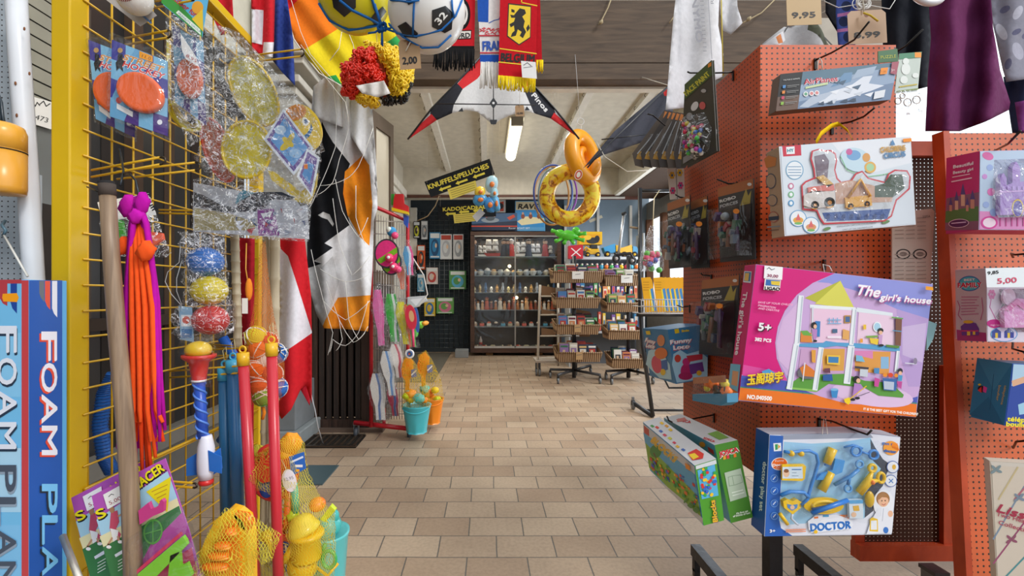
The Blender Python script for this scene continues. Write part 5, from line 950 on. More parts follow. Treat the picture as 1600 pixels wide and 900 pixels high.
b = MB(); b.torus(W(914, 250, 3.85), 13*k, 7*k, '#ee9a18!', R, 30, 12, 17*k); b.ball(W(930, 262, 3.75), (9*k, 6*k, 14*k), '#ee9a18!', 16, rot(0, 20, 0)); b.build('seat', T)
b = MB(); g = FR(3.62, 905, 273); b.fb(g, ell(904, 273, 6, 8, 20), .002, '#e8e0d0'); b.fp(g, ell(904, 273, 5, 7, 20), '#d04a2a'); b.fp(g, ell(904, 273, 3, 4.5, 20), '#f0e8d8'); b.build('badge', T)
b = MB(); b.torus(W(907, 190, 3.8), .028, .003, '#d8d8d8', RX90, 18, 5); b.tube([W(908, 196, 3.8), W(908, 208, 3.8)], .002, '#d8d8d8', 4); b.tube([W(906, 184, 3.8), (W(906, 60, 3.8).x, 4.1, 3.62)], .0015, '#d8d8d8', 4); b.build('hanging_loop', T)
for i, (cx, cy, rx, ry, c, lb) in enumerate(((864, 300, 30, 42, '#3a5ab8!', 'blue hula hoop behind the flame print ring'), (862, 306, 27, 46, '#c89858!', 'tan hula hoop, outermost left of the flame ring'), (868, 306, 27, 45, '#7a9aa8!', 'grey green hula hoop beside the tan one'), (874, 302, 28, 40, '#8a4ab0!', 'purple hula hoop inside the blue one'))):
    k = 4.15/F; b = MB(); b.torus(W(cx, cy, 4.15+.04*i), rx*k, .0085, c, RX90, 48, 8, ry*k); b.tube([W(cx, cy-ry, 4.15+.04*i), (W(cx, 0, 4.15).x, 4.15+.04*i, 3.6)], .001, '#d8d2c4', 4); tag(b.build('hula_hoop'), lb, 'hula hoop', 'hula hoops behind the rings')
b = MB(); b.tube([W(958, -10, 3.97), W(950, 12, 3.97), W(938, 36, 3.97), W(935, 38, 3.97)], .006, '#b8a888~', 6); b.ball(W(939, 35, 3.96), .02, '#b8a888~', 8, wob=.5); b.build('x')
bpy.data.objects['x'].name = 'twine'; tag(bpy.data.objects['twine'], 'short twine knotted to the dark beam, middle of beam', 'twine', 'twine ends on the beam')
b = MB(); b.tube([W(1230, -20, 3.95), W(1190, 20, 3.95), W(1168, 32, 3.95), W(1156, 38, 3.95)], .006, '#b8a888~', 6); b.ball(W(1170, 30, 3.94), .02, '#b8a888~', 8, wob=.5); tag(b.build('twine'), 'long twine on the dark beam beside the white shirt', 'twine', 'twine ends on the beam')
b = MB(); b.tube([W(1056, 22, 3.96), W(1046, 36, 3.96)], .006, '#b8a888~', 6); tag(b.build('twine'), 'short twine on the beam left of the white shirt', 'twine', 'twine ends on the beam')
# ---------- back of the shop ----------
CW = wood_mat('cabinet_wood', '#38241b', '#5a3c2d', (2, 2, 10), .4)
T = thing('display_cabinet', 'glass fronted brown display cabinet with six shelves', 'display cabinet', W(805, 556, 9.0))
x0 = W(735, 0, 8.9).x; x1 = W(877, 0, 8.9).x; zt = W(0, 362, 8.9).z; zb = W(0, 551, 8.9).z
b = MB(); b.b2((x0, 8.9, zb), (x0+.08, 9.32, zt), CW); b.b2((x1-.08, 8.9, zb), (x1, 9.32, zt), CW); b.b2((x0, 8.88, zt-.07), (x1, 9.34, zt), CW); b.b2((x0, 8.88, zb), (x1, 9.34, zb+.09), CW); b.b2((x0, 9.3, zb), (x1, 9.33, zt), '#4a4846'); b.build('carcass', T)
b = MB(); b.b2((x0+.08, 8.885, zt-.1), (x1-.08, 8.9, zt-.075), '#a8a6a0*'); b.b2((x0+.08, 8.885, zb+.09), (x1-.08, 8.9, zb+.13), '#c8c8c4*'); b.b2((.55, 8.885, zb+.1), (.575, 8.9, zt-.09), '#a8a6a0*'); b.build('sliding_track', T)
b = MB(); b.b2((x0+.08, 8.9, zb+.1), (x1-.08, 8.905, zt-.09), GLASS); b.build('glass_front', T)
b = MB()
for x in (x0+.3, x1-.5): b = MB(); b.b2((x, 8.95, 0), (x+.14, 9.2, zb), '#8a6a4a@'); b.build('foot_block', T)
shy = (401, 430.5, 457, 484, 510, 540)
for y in shy[:-1]: b = MB(); z = W(0, y, 9.0).z; b.b2((x0+.08, 8.95, z-.012), (x1-.08, 9.29, z), '#8a9496!'); b.build('shelf', T)
for px_, py_ in ((796, 416), (807, 465)):
    b = MB(); c = W(px_, py_, 9.0); b.ball(c, .028, emis('lamp_reflection_%d' % px_, (1, .75, .35), 30), 10); b.tube([c, c+Vector((0, 0, .06))], .012, '#8a8060*', 8); b.build('lamp_reflection', T)  # glowing balls imitate reflections of lamps; the cabinet holds no bulbs
for z in (2.3, 1.35): area('cabinet_light', (.5, 9.1, z), (0, 0, 0), 1.3, .2, 3, (1, .85, .65))
def zs(i): return W(0, shy[i], 9.0).z+(.001 if i < 5 else -.02)
def shipm(x, z, s, c, sail):
    T = thing('model_ship', 'model sailing ship, %s from the left on the cabinet\'s top shelf' % 'first second third fourth fifth sixth'.split()[SI], 'model ship', (x, 9.05, z), 'model ships on the top shelf'); b = MB()
    b.add([(x-s, 9.05, z+s*.35), (x+s*1.2, 9.05, z+s*.45), (x-s*.7, 9.05-s*.2, z+.01), (x+s*.8, 9.05-s*.2, z+.01), (x-s*.7, 9.05+s*.2, z+.01), (x+s*.8, 9.05+s*.2, z+.01), (x-s, 9.05-s*.2, z+s*.35), (x+s*.9, 9.05-s*.2, z+s*.38), (x-s, 9.05+s*.2, z+s*.35), (x+s*.9, 9.05+s*.2, z+s*.38)], [(2, 3, 7, 6), (5, 4, 8, 9), (3, 1, 7), (1, 5, 9), (3, 5, 1), (2, 6, 8, 4), (6, 7, 1, 9, 8), (2, 4, 5, 3)], c); b.build('hull', T)
    b = MB()
    for u in (-.5, .2): b.tube([(x+u*s, 9.05, z+s*.3), (x+u*s, 9.05, z+s*2.2)], .005, '#6a4a2a', 5)
    b.build('mast', T)
    b = MB()
    for u in (-.5, .2):
        for v in (.6, 1.25): b.add([(x+u*s-s*.35, 9.03, z+s*v), (x+u*s+s*.35, 9.03, z+s*v), (x+u*s+s*.25, 9.03, z+s*(v+.55)), (x+u*s-s*.25, 9.03, z+s*(v+.55)), (x+u*s, 8.99, z+s*(v+.25))], [(0, 1, 4), (1, 2, 4), (2, 3, 4), (3, 0, 4)], sail)
    b.build('sail', T)
for SI, (px_, s, c, sl) in enumerate(((755, .13, '#e8e4dc', '#f2efe8'), (771, .2, '#a83a30', '#e8e6e0'), (806, .13, '#d0ccc4', '#f0ece4'), (815, .17, '#f0ece4', '#e2e2de'), (838, .15, '#e8e4da', '#e8eaec'), (858, .13, '#3a4a60', '#ece8de'))): shipm(W(px_, 0, 9.05).x, zs(0), s*.95, c, sl)
def figurine(x, z, h, body, head, hat, lb, grp, nm='figurine'):
    T = thing(nm, lb, nm.replace('_', ' '), (x, 9.03, z), grp); b = MB(); b.lathe((x, 9.03, z), [(h*.2, 0), (h*.22, h*.05), (h*.14, h*.4), (h*.16, h*.6), (h*.07, h*.7)], body, 10); b.build('body', T)
    b = MB(); b.ball((x, 9.03, z+h*.8), h*.14, head, 10); b.build('head', T)
    if hat: b = MB(); b.lathe((x, 9.03, z+h*.86), [(h*.17, 0), (h*.1, h*.08), (0.001, h*.14)], hat, 10); b.build('hat', T)
figs = [(741, '#3a3a40', '#c8a080', None), (787, '#26282e', '#c8a080', '#1a1a1c'), (793, '#22262c', '#c89878', '#1a1a1c'), (799, '#c83a34', '#e8d0c0', '#e8e8e8'), (826, '#2a3244', '#c8a888', '#1c1c20'), (852, '#a83a3a', '#d8b090', '#3a2a22')]
for k, (px_, a_, h_, t_) in enumerate(figs): figurine(W(px_, 0, 9.03).x, zs(0), .36, a_, h_, t_, 'slim standing figurine, %s from the left among the ships on top shelf' % ('first second third fourth fifth sixth'.split()[k]), 'figurines on the top shelf')
ORD = 'first second third fourth fifth sixth seventh eighth ninth tenth eleventh twelfth thirteenth fourteenth fifteenth sixteenth seventeenth eighteenth nineteenth twentieth'.split()
random.seed(11)
for k in range(13):
    x = W(741+k*10.2, 0, 9.05).x; z = zs(1); T = thing('glass_bowl', '%s bowl with contents, %s from the left on second cabinet shelf' % (('grey', 'cream', 'blue grey', 'tan')[k % 4], ORD[k]), 'bowl', (x, 9.05, z), 'bowls on the second shelf'); r = random.uniform(.06, .09); b = MB()
    b.lathe((x, 9.05, z), [(r*.4, 0), (r*.5, .01), (r, r*.9), (r*1.05, r*1.1), (r*.85, r*.9), (r*.3, r*.3)], ('#c8d0d4!', '#e4e0d4!', '#98a8b0!', '#d8c8a8!')[k % 4], 14); b.build('bowl_body', T)
    b = MB(); b.ball((x, 9.05, z+r*1.1), (r*.7, r*.5, r*.6), ('#d8b080', '#aab4bc', '#e8e4dc')[k % 3], 8, wob=.5, seed=k); b.build('contents', T)
for k in range(15):
    x = W(741+k*8.9, 0, 9.03).x; c = ('#d8c890', '#a8b0b8', '#c89a5a', '#e0dcd0', '#4a6a90', '#b8a070')[k*5 % 6]; T = thing('ornament', 'tiny turned ornament, %s from the left on the third cabinet shelf' % ORD[k], 'ornament', (x, 9.03, zs(2)), 'ornaments on the third shelf'); b = MB(); b.lathe((x, 9.03, zs(2)), [(.03, 0), (.034, .01), (.012, .03), (.028, .06), (.02, .1+.04*(k % 3)), (.005, .12+.04*(k % 3))], c, 10); b.build('ornament_body', T)
for k in range(20):
    c = ('#b87848', '#d8a878', '#8a4a34', '#e8e0d0', '#c05a3a')[k*3 % 5]; figurine(W(740+k*6.9, 0, 9.03).x, zs(3), .19+.07*((k*7) % 3 == 0), c, ('#d8b088', '#c88a58')[k % 2], ('#8a3a2a', '#5a3a28', '#e8e4e0')[k % 3], 'little hatted figurine, %s from the left on the fourth cabinet shelf' % ORD[k], 'figurines on the fourth shelf')
for k in range(12):
    x = W(742+k*11, 0, 9.03).x; z = zs(4); c = ('#c8a888', '#d86a5a', '#d8d4c8', '#3a3a3c', '#5aa0b8', '#b8ac90')[k % 6]; T = thing('trinket_box', 'small rounded trinket, %s from the left on the fifth cabinet shelf' % ORD[k], 'trinket', (x, 9.03, z), 'trinkets on the fifth shelf'); b = MB(); b.b2((x-.045, 9.0, z), (x+.045, 9.06, z+.06), c); b.build('box_body', T, bevel=.01); b = MB(); b.ball((x, 9.03, z+.065), (.04, .03, .03), ('#e8d8c0', '#6a5a4a', '#c86a4a')[k % 3], 10); b.build('lid', T)
for k in range(10):
    x = W(744+k*13, 0, 9.05).x; z = zb+.095; T = thing('mineral', 'flat trinket, %s from the left on the cabinet\'s bottom shelf' % ORD[k], 'trinket', (x, 9.05, z), 'trinkets on the bottom shelf'); b = MB(); b.ball((x, 9.05, z+.02), (.06, .04, .022), ('#8a6a4a', '#b8402a', '#c8b890', '#5a5a50')[k % 4], 10, wob=.5, seed=k); b.build('stone', T); b = MB(); b.ball((x+.03, 9.03, z+.03), .016, '#d8c8a0', 8); b.build('chip', T)
b = MB(); x = W(751, 0, 9.0).x; b.lathe((x, 9.05, zb+.1), [(.035, 0), (.035, .13), (.015, .17), (.015, .2)], '#b8a8a0!', 12); b.lathe((x, 9.05, zb+.14), [(.036, 0), (.036, .05)], '#a83a34', 12); tag(b.build('bottle'), 'small bottle with red label at the cabinet bottom', 'bottle')
# boxes on the cabinet
def carton(name, q, d, th, c, lb, cat, art=None, side=None, grp=None, bev=.002, face=None):
    f = face or FR(d, (q[0][0]+q[2][0])/2, (q[0][1]+q[2][1])/2); o = [f.at(x, y, -th) for x, y in q]
    T = thing(name, lb, cat, (sum(p.x for p in o)/len(o), sum(p.y for p in o)/len(o), min(p.z for p in o)), grp)
    b = MB(); b.fb(f, q, th, side or c); b.build('carton', T, bevel=bev)
    b = MB(); b.k = 4
    cx = sum(p[0] for p in q)/len(q); cy = sum(p[1] for p in q)/len(q); q2 = [(x+(cx-x)*.01, y+(cy-y)*.01) for x, y in q]
    b.fp(f, q2, c)
    if art: art(b, f)
    b.build('printed_front', T); return T, f
def a1(b, f):
    b.fp(f, [(737, 333), (808, 333), (808, 345), (737, 350)], '#3a5a80'); b.fp(f, ell(766, 344, 14, 4), '#8a97a4'); b.fp(f, ell(766, 341, 7, 4), '#4a5560'); b.fp(f, ell(760, 337, 2, 3), '#c05a4a'); b.fp(f, ell(773, 336, 2, 3), '#d8b090'); b.fl(f, [(737, 353.5), (808, 353.5)], 1.5, '#d84a2a'); b.fp(f, [(792, 340), (803, 335), (805, 339), (796, 344)], '#c84a30'); b.ft(f, 'Racer', (795, 357.5), (806, 357.5), 2.5, '#dfe6ee')
carton('boat_box', [(737, 333), (808, 333), (808, 360), (737, 360)], 8.9, .3, '#1f2c48', 'dark blue inflatable boat box lying on the display cabinet', 'boat box', a1, grp='inflatable boat boxes')
def a2(b, f): b.fp(f, [(773, 318), (789, 314), (789, 330), (776, 330)], '#c84a34'); b.fp(f, ell(781, 322, 6, 5), '#3a3a40'); b.fl(f, [(788, 304), (788, 330)], 2, '#b8bcc0')
carton('boat_box', [(772, 302), (790, 302), (790, 332), (772, 332)], 9.0, .1, '#c4c0bc', 'upright pale box with red boat behind the flat blue one', 'boat box', a2, grp='inflatable boat boxes')
def a3(b, f):
    b.fp(f, rc(806, 328, 850, 355), '#3a90d0'); b.fp(f, [(808, 346), (822, 338), (850, 341), (849, 348), (815, 352)], '#e8dcb0'); b.fp(f, rc(806, 315, 850, 328), '#cfc3a0'); b.ft(f, 'RAVE', (809, 326), (840, 326), 8, '#2a2a2a', it=.2, bold=1)
    for x in (817, 829, 842): b.fp(f, ell(x, 338, 3, 4), '#8a4a3a'); b.fp(f, ell(x, 333.5, 1.5, 2), '#d8a888')
    b.ft(f, 'BOAT SET', (808, 358), (828, 358), 3, '#eef4fa')
carton('boat_box', [(805, 314), (851, 314), (852, 361), (805, 361)], 8.95, .15, '#5aa0d4', 'bright blue boat box with three riders standing on cabinet', 'boat box', a3, grp='inflatable boat boxes')
b = MB(); b.fb(FR(9.515, 855, 340), [(920, 344), (940, 336), (942, 340), (922, 348)], .002, '#d8d0b8'); tag(b.build('paper_strip'), 'slim pale paper strip stuck on the back window', 'paper strip')
# wall grid with packs
T = thing('wall_grid', 'dark wire grid on the back wall left of the cabinet', 'wire grid', W(690, 545, 9.42)); b = MB()
for k in range(13): b.tube([W(641+k*7.6, 330, 9.45), W(641+k*7.6, 543, 9.45)], .008, '#7a8084*', 4)
for k in range(31): b.tube([W(640, 330+k*7.1, 9.44), W(733, 330+k*7.1, 9.44)], .006, '#6a7074*', 4)
b.build('wires', T)
packs = [((671, 363, 688, 404), '#3a8ac0', '#28507a', 'blue snorkel pack hanging on the back grid'), ((688, 366, 706, 405), '#d8dce0', '#b8bcc4', 'white slipper pack next to the blue snorkel pack'), ((708, 366, 724, 405), '#d4d8dc', '#9aa0a8', 'white slipper pack, right one of the two'), ((652, 383, 664, 421), '#d85a2a', '#3a3c40', 'orange goggles pack on the back grid'),
         ((666, 418, 684, 444), '#d8c8c4', '#c04a44', 'red and white card below the snorkel pack'), ((702, 423, 728, 452), '#5a9a5a', '#5ab0d8', 'green card with blue paddling pool'), ((652, 428, 663, 456), '#5a9ac0', '#a8c8d8', 'narrow light blue pack on back grid'), ((663, 466, 680, 494), '#e0c03a', '#3a7ab8', 'blue and yellow card low on back grid'), ((682, 465, 709, 490), '#6aa85a', '#d87a9a', 'green card with pink swim ring picture'), ((658, 345, 668, 374), '#a8acb0', '#6a6e74', 'grey swim goggles pack high on back grid'), ((646, 346, 656, 372), '#2a2c30', '#c8c83a', 'black and yellow diving mask high on back grid')]
for (u0, v0, u1, v1), c, c2, lb in packs:
    def ar(b, f, u0=u0, v0=v0, u1=u1, v1=v1, c2=c2, c=c):
        w = u1-u0; h = v1-v0; b.fp(f, rc(u0+w*.08, v0+h*.04, u1-w*.08, v0+h*.22), '#b8483c' if 'slipper' in lb else '#e4e8ea')
        b.fp(f, ell(u0+w*.5, v0+h*.58, w*.36, h*.33), c2); b.fp(f, ell(u0+w*.45, v0+h*.55, w*.2, h*.2), c); b.fp(f, ell(u0+w*.6, v0+h*.5, w*.09, h*.09), '#e8c8a8'); b.fp(f, rc(u0+w*.1, v1-h*.1, u1-w*.1, v1-h*.04), '#dfe3e6')
    carton('hanging_pack', rc(u0, v0, u1, v1), 9.35, .06, c, lb, 'hanging pack', ar, grp='packs on the back wall grid')
b = MB(); b.b2(W(636, 552, 9.0), W(655, 545, 9.3)+Vector((0, 0, .03)), '#8a8a84@'); c = W(720, 560, 8.8); b = MB(); b.b2((c.x-.1, 8.6, 0), (c.x+.15, 8.85, .15), '#8f9294@'); tag(b.build('concrete_block', bevel=.01), 'grey concrete block by the cabinet\'s left foot', 'block')
b = MB(); b.b2((-1.5, 6.2, .001), (-.72, 9.3, .012), '#6e6a60~'); tag(b.build('door_mat'), 'long grey green mat along the left shop wall', 'mat')
# ---------- basket stands with books ----------
def wicker():
    m, t, p, o = newmat('wicker'); tc = N(t, 'TexCoord'); sp = N(t, 'SeparateXYZ'); t.links.new(tc.outputs['Object'], sp.inputs[0]); w = N(t, 'TexWave'); w.inputs['Scale'].default_value = 11; w.inputs['Distortion'].default_value = 1.2
    t.links.new(tc.outputs['Object'], w.inputs[0]); r = N(t, 'ValToRGB'); r.color_ramp.elements[0].color = rgb('#6a4c34'); r.color_ramp.elements[1].color = rgb('#b59470'); r.color_ramp.elements[0].position = .15; r.color_ramp.elements[1].position = .6
    t.links.new(w.outputs[0], r.inputs[0]); t.links.new(r.outputs[0], p.inputs['Base Color']); p.inputs['Roughness'].default_value = .7
    b = N(t, 'Bump'); b.inputs['Distance'].default_value = .01; t.links.new(w.outputs[0], b.inputs['Height']); t.links.new(b.outputs[0], p.inputs['Normal']); return m
WK = wicker()
def caster(b, p, r=.04):
    b.lathe(p+Vector((-.012, 0, r)), [(.01, 0), (r, 0), (r, .024), (.01, .024)], '#7a7e82!', 16, RY90); b.b2(p+Vector((-.018, -.015, r)), p+Vector((.018, .015, r*2.1)), '#4a4c50*')
def stand(cx, cols_, dz, lb, feet, pole):
    T = thing('basket_stand', lb, 'basket stand', W(cx, 597, 6.35), 'wheeled stands with wicker baskets'); b = MB(); b.tube([W(pole, 590, 6.5), W(pole, 400, 6.5)], .03, '#33353a!', 8); b.build('pole', T)
    b = MB(); c = W(pole, 588, 6.5); c.z = .12
    for fx, fy in feet: b.tube([c, (fx, fy, .12), (fx, fy, .09)], .02, '#3a3b3f!', 6)
    b.build('base', T)
    for fx, fy in feet: b = MB(); caster(b, Vector((fx, fy, .0))); b.build('caster', T)
    return T
X = lambda p, d: (p-PX)*d/F
stand(905, None, 0, 'wheeled stand holding four book baskets, centre of the shop', ((X(862, 6.4), 6.55), (X(871, 6.15), 6.1), (X(936, 6.15), 6.1), (X(925, 6.8), 6.9)), 897)
stand(975, None, 0, 'wheeled stand of book baskets next to black metal frame', ((X(944, 6.5), 6.4), (X(954, 6.1), 6.05), (X(1020, 6.1), 6.1), (X(1000, 6.7), 6.8)), 982)
random.seed(21)
BC = ['#2e6a4a', '#c8c0b0', '#b03a30', '#23344a', '#d8b070', '#4a7ab0', '#e0dcd4', '#6a2a3a', '#3a3a3c', '#c87a4a', '#7aa05a', '#d8d0c4', '#8a6a9a']
BN = ['green', 'stone', 'red', 'navy', 'sand', 'blue', 'white', 'maroon', 'black', 'orange brown', 'light green', 'cream', 'mauve']
tiers = [(863, 943, 425, 441, 'top', 'left'), (867, 937, 466, 481, 'second', 'left'), (868, 937, 508, 522, 'third', 'left'), (870, 940, 551, 565, 'lowest', 'left'), (944, 999, 431, 446, 'top', 'right'), (947, 1001, 474, 487, 'second', 'right'), (949, 1003, 517, 530, 'third', 'right'), (955, 1008, 561, 575, 'lowest', 'right')]
for u0, u1, v0, v1, tn, sd in tiers:
    d = 6.25; T = thing('wicker_basket', 'long wicker basket of books, %s on the %s basket stand' % (tn, 'wider' if sd == 'left' else 'narrower'), 'basket', W((u0+u1)/2, v1, d), 'wicker baskets of books')
    a = W(u0, v0, d); c = W(u1, v1, d); z0 = c.z; z1 = a.z; X0, X1 = a.x, c.x; D = .34; t_ = .02; e_ = .03
    b = MB()
    b.add([(X0+e_, d, z0), (X1-e_, d, z0), (X1, d-.03, z1), (X0, d-.03, z1), (X0+e_, d+D, z0), (X1-e_, d+D, z0), (X1, d+D, z1+.06), (X0, d+D, z1+.06)], [(0, 1, 2, 3), (5, 4, 7, 6), (4, 0, 3, 7), (1, 5, 6, 2), (4, 5, 1, 0)], WK); b.build('basket_body', T, sol=.015)
    b = MB(); b.tube([(X0, d-.03, z1), (X1, d-.03, z1), (X1, d+D, z1+.06), (X0, d+D, z1+.06)], .014, WK, 6, True); b.build('rim', T)
    if (tn, sd) in (('third', 'left'), ('lowest', 'left'), ('top', 'left'), ('top', 'right')):
        b = MB(); m_ = (u0+u1)/2+(8 if tn == 'top' and sd == 'right' else 0); big = tn == 'top'; f = FR(d-.05, m_, v0); b.fb(f, rc(m_-(9 if big else 5), v0-1, m_+(9 if big else 5), v0+11), .002, '#e8e6e2' if big else '#b8956a'); b.fl(f, [(m_-4, v0+4), (m_+4, v0+3)], .8, '#5a5a5a'); b.build('price_card', T)
    n = 4 if sd == 'left' else 3; wB = (X1-X0-.1)/n
    for row in (2, 1, 0):
        for k in range(n):
            h = random.uniform(.17, .23); w = wB*random.uniform(.8, .95); x = X0+.05+wB*(k+.5); y = d+.04+row*.09; z = z0+.022+row*.016; c1 = random.choice(BC); c2 = random.choice(BC); c3 = random.choice(BC)
            b = MB(); tl = math.tan(math.radians(20)); th = .02
            def Q(u, v, q): return (x+(u-.5)*w, y+q+v*h*tl*.5, z+v*h)
            b.add([Q(0, 0, 0), Q(1, 0, 0), Q(1, 1, 0), Q(0, 1, 0), Q(0, 0, th), Q(1, 0, th), Q(1, 1, th), Q(0, 1, th)], [(0, 1, 2, 3), (5, 4, 7, 6), (4, 0, 3, 7), (1, 5, 6, 2), (3, 2, 6, 7)], c1)
            R_ = lambda u0_, v0_, u1_, v1_, c_, q=-.0015: b.add([Q(u0_, v0_, q), Q(u1_, v0_, q), Q(u1_, v1_, q), Q(u0_, v1_, q)], [(0, 1, 2, 3)], c_)
            R_(.08, .78, .92, .9, c2); R_(.15, .3, .85, .7, c3); R_(.3, .4, .6, .62, '#c8a888', -.002)
            tag(b.build('book'), '%s book, %s from left, %s row, %s basket of %s book stand' % (BN[BC.index(c1)], ORD[k], ('front', 'middle', 'back')[row], tn, 'wider' if sd == 'left' else 'narrower'), 'book', 'books in the %s %s basket %s' % (tn, 'wide' if sd == 'left' else 'narrow', ('front', 'middle', 'back')[row]))
# older wire stand with tan racks behind
T = thing('wire_book_stand', 'cream metal stand with tan racks at the wide basket stand', 'book stand', W(842, 580, 6.75)); d = 6.75
b = MB(); b.tube([W(840, 575, d), W(843, 470, d), W(844, 445, d)], .018, '#cfc8bc!', 8); b.tube([W(872, 572, 7.1), W(872, 440, 7.1)], .018, '#cfc8bc!', 8)
for y in (463, 492, 525, 560): b.tube([W(844, y, d), W(905, y, d)], .012, '#cfc8bc!', 6)
b.build('frame', T)
for y0, y1 in ((446, 463), (483, 493), (512, 526)):
    for u in (846, 900): b = MB(); b.fb(FR(d+.03, 865, y0), [(u, y0), (u+22, y0+4), (u+22, y1), (u, y1)], .02, '#8a6a4e'); b.build('rack_panel', T)
b = MB(); b.b2((W(836, 0, d).x, d-.1, .2), (W(905, 0, d).x, d+.3, .23), '#b8aca0@'); b.build('base_shelf', T)
for fx in (838, 843, 900): b = MB(); p = W(fx, 580, d-.05*(fx == 843)); p.z = 0; caster(b, p, .05); b.b2((p.x-.015, p.y-.01, .09), (p.x+.015, p.y+.01, .2), '#4a4c50*'); b.build('caster', T)
# shelf with toy trucks
T = thing('toy_shelf', 'white shelf carrying toy trucks at the back right', 'shelf', W(945, 500, 7.6)); d = 7.6
b = MB(); b.b2((X(888, d), d-.1, W(0, 406, d).z), (X(1005, d), d+.35, W(0, 402, d).z), '#c8ccd0'); b.build('board', T); b = MB(); b.b2((X(888, d), d-.08, 0), (X(890, d), d+.3, W(0, 365, d).z), '#b0b4b8'); b.b2((X(1003, d), d-.08, 0), (X(1005, d), d+.3, W(0, 365, d).z), '#b0b4b8'); b.b2((X(888, d), d+.33, 0), (X(1005, d), d+.35, W(0, 406, d).z), '#6a7078'); b.build('upright', T)
b = MB(); b.b2((X(888, d), d-.1, W(0, 424, d).z), (X(1005, d), d+.35, W(0, 421, d).z), '#a8acb0'); b.b2((X(888, d), d-.1, W(0, 470, d).z), (X(1005, d), d+.35, W(0, 467, d).z), '#a8acb0'); b.b2((X(888, d), d-.1, W(0, 520, d).z), (X(1005, d), d+.35, W(0, 517, d).z), '#a8acb0'); b.build('lower_board', T)
zsf = W(0, 402, d).z
def truck(px0, px1, py0, py1, body, cab, lb, d=7.55, kind=0):
    k = d/F; T = thing('toy_truck', lb, 'toy truck', W((px0+px1)/2, py1, d), 'toy trucks on the shelf'); w = px1-px0; h = py1-py0; g = FR(d, px0, py0)
    if kind == 0:
        b = MB(); b.fb(g, [(px0, py0+h*.35), (px0+w*.62, py0+h*.1), (px0+w*.66, py0+h*.72), (px0+w*.1, py0+h*.72)], .16, body); b.build('tipper_body', T, bevel=.01)
        b = MB(); b.fb(g, [(px0+w*.68, py0+h*.2), (px0+w*.9, py0+h*.25), (px1, py0+h*.5), (px1, py0+h*.75), (px0+w*.68, py0+h*.75)], .14, cab); b.build('cab', T, bevel=.01)
    else:
        b = MB(); b.fb(g, [(px0+w*.25, py0+h*.3), (px0+w*.8, py0+h*.3), (px0+w*.9, py0+h*.75), (px0+w*.15, py0+h*.75)], .14, body); b.build('digger_body', T, bevel=.01)
        b = MB(); b.fb(g, [(px0+w*.4, py0), (px0+w*.72, py0), (px0+w*.76, py0+h*.35), (px0+w*.4, py0+h*.35)], .12, cab); b.build('cab', T, bevel=.01)
        b = MB(); b.tube([W(px0+w*.35, py0+h*.45, d-.03), W(px0+w*.12, py0+h*.2, d-.03), W(px0, py0+h*.6, d-.03)], .018, body, 6); b.fb(FR(d-.05, px0, py1), [(px0-2, py0+h*.5), (px0+w*.12, py0+h*.5), (px0+w*.14, py0+h*.85), (px0-2, py0+h*.8)], .08, '#3a3a3c'); b.build('loader_arm', T)
    for u in (.22, .78): b = MB(); b.lathe(W(px0+w*u, py1-h*.2, d-.03), [(.001, 0), (h*.2*k, 0), (h*.2*k, .05), (.001, .05)], '#26262a', 16, Matrix.Rotation(-math.pi/2, 3, 'X')); b.lathe(W(px0+w*u, py1-h*.2, d-.035), [(.001, 0), (h*.09*k, 0), (h*.09*k, .02)], '#e0b02a', 10, Matrix.Rotation(-math.pi/2, 3, 'X')); b.build('wheel', T)
truck(912, 941, 382, 402, '#e8b41e!', '#2a2c30!', 'yellow and black toy digger on the white shelf', kind=1)
truck(943, 972, 378, 402, '#3f9ad0!', '#f0b81e!', 'blue and yellow toy tipper in the middle of the shelf'); truck(970, 998, 380, 402, '#f0b81e!', '#4aa0d4!', 'yellow bodied toy tipper at the shelf\'s right end', 7.6)
def a4(b, f): b.fp(f, rc(908, 366, 938, 380), '#e8a41a'); b.fp(f, ell(926, 376, 10, 5), '#34363a'); b.fp(f, ell(918, 371, 6, 4), '#f4c83a'); b.fp(f, ell(933, 373, 4, 5), '#2a2c30')
carton('truck_box', [(906, 362), (941, 362), (941, 382), (905, 382)], 7.6, .2, '#f0bc24', 'yellow boxed toy digger standing above the loose digger', 'boxed toy', a4)
def a5(b, f): b.fl(f, [(893, 388), (907, 400)], 1.6, '#f0e8e8'); b.fl(f, [(907, 388), (893, 400)], 1.6, '#f0e8e8')
carton('red_gift_box', [(889, 384), (911, 382), (911, 404), (889, 404)], 7.4, .12, '#c8283a', 'red box with white crossed ribbon on the shelf end', 'box', a5)
b = MB(); c = W(888, 368, 6.2); GR = '#5ac83a!'
b.ball(c, (.13, .08, .07), GR, 18, wob=.2); b.ball(c+Vector((.1, -.02, .06)), .055, GR, 14); b.ball(c+Vector((-.12, -.02, .03)), (.07, .05, .05), GR, 14)
for dx, dz in ((-.14, -.07), (-.05, -.09), (.05, -.09), (.16, -.06), (-.18, .05), (.18, .02)): b.tube([c+Vector((dx*.5, 0, dz*.4)), c+Vector((dx, -.03, dz)), c+Vector((dx*1.3, -.05, dz*1.2))], [.03, .022, .03], GR, 8)
b.tube([c+Vector((0, 0, .05)), (c.x, c.y, 3.6)], .0012, '#cfcac0', 4); tag(b.build('inflatable_frog'), 'green inflatable frog hanging above the baskets', 'inflatable frog')
random.seed(31)
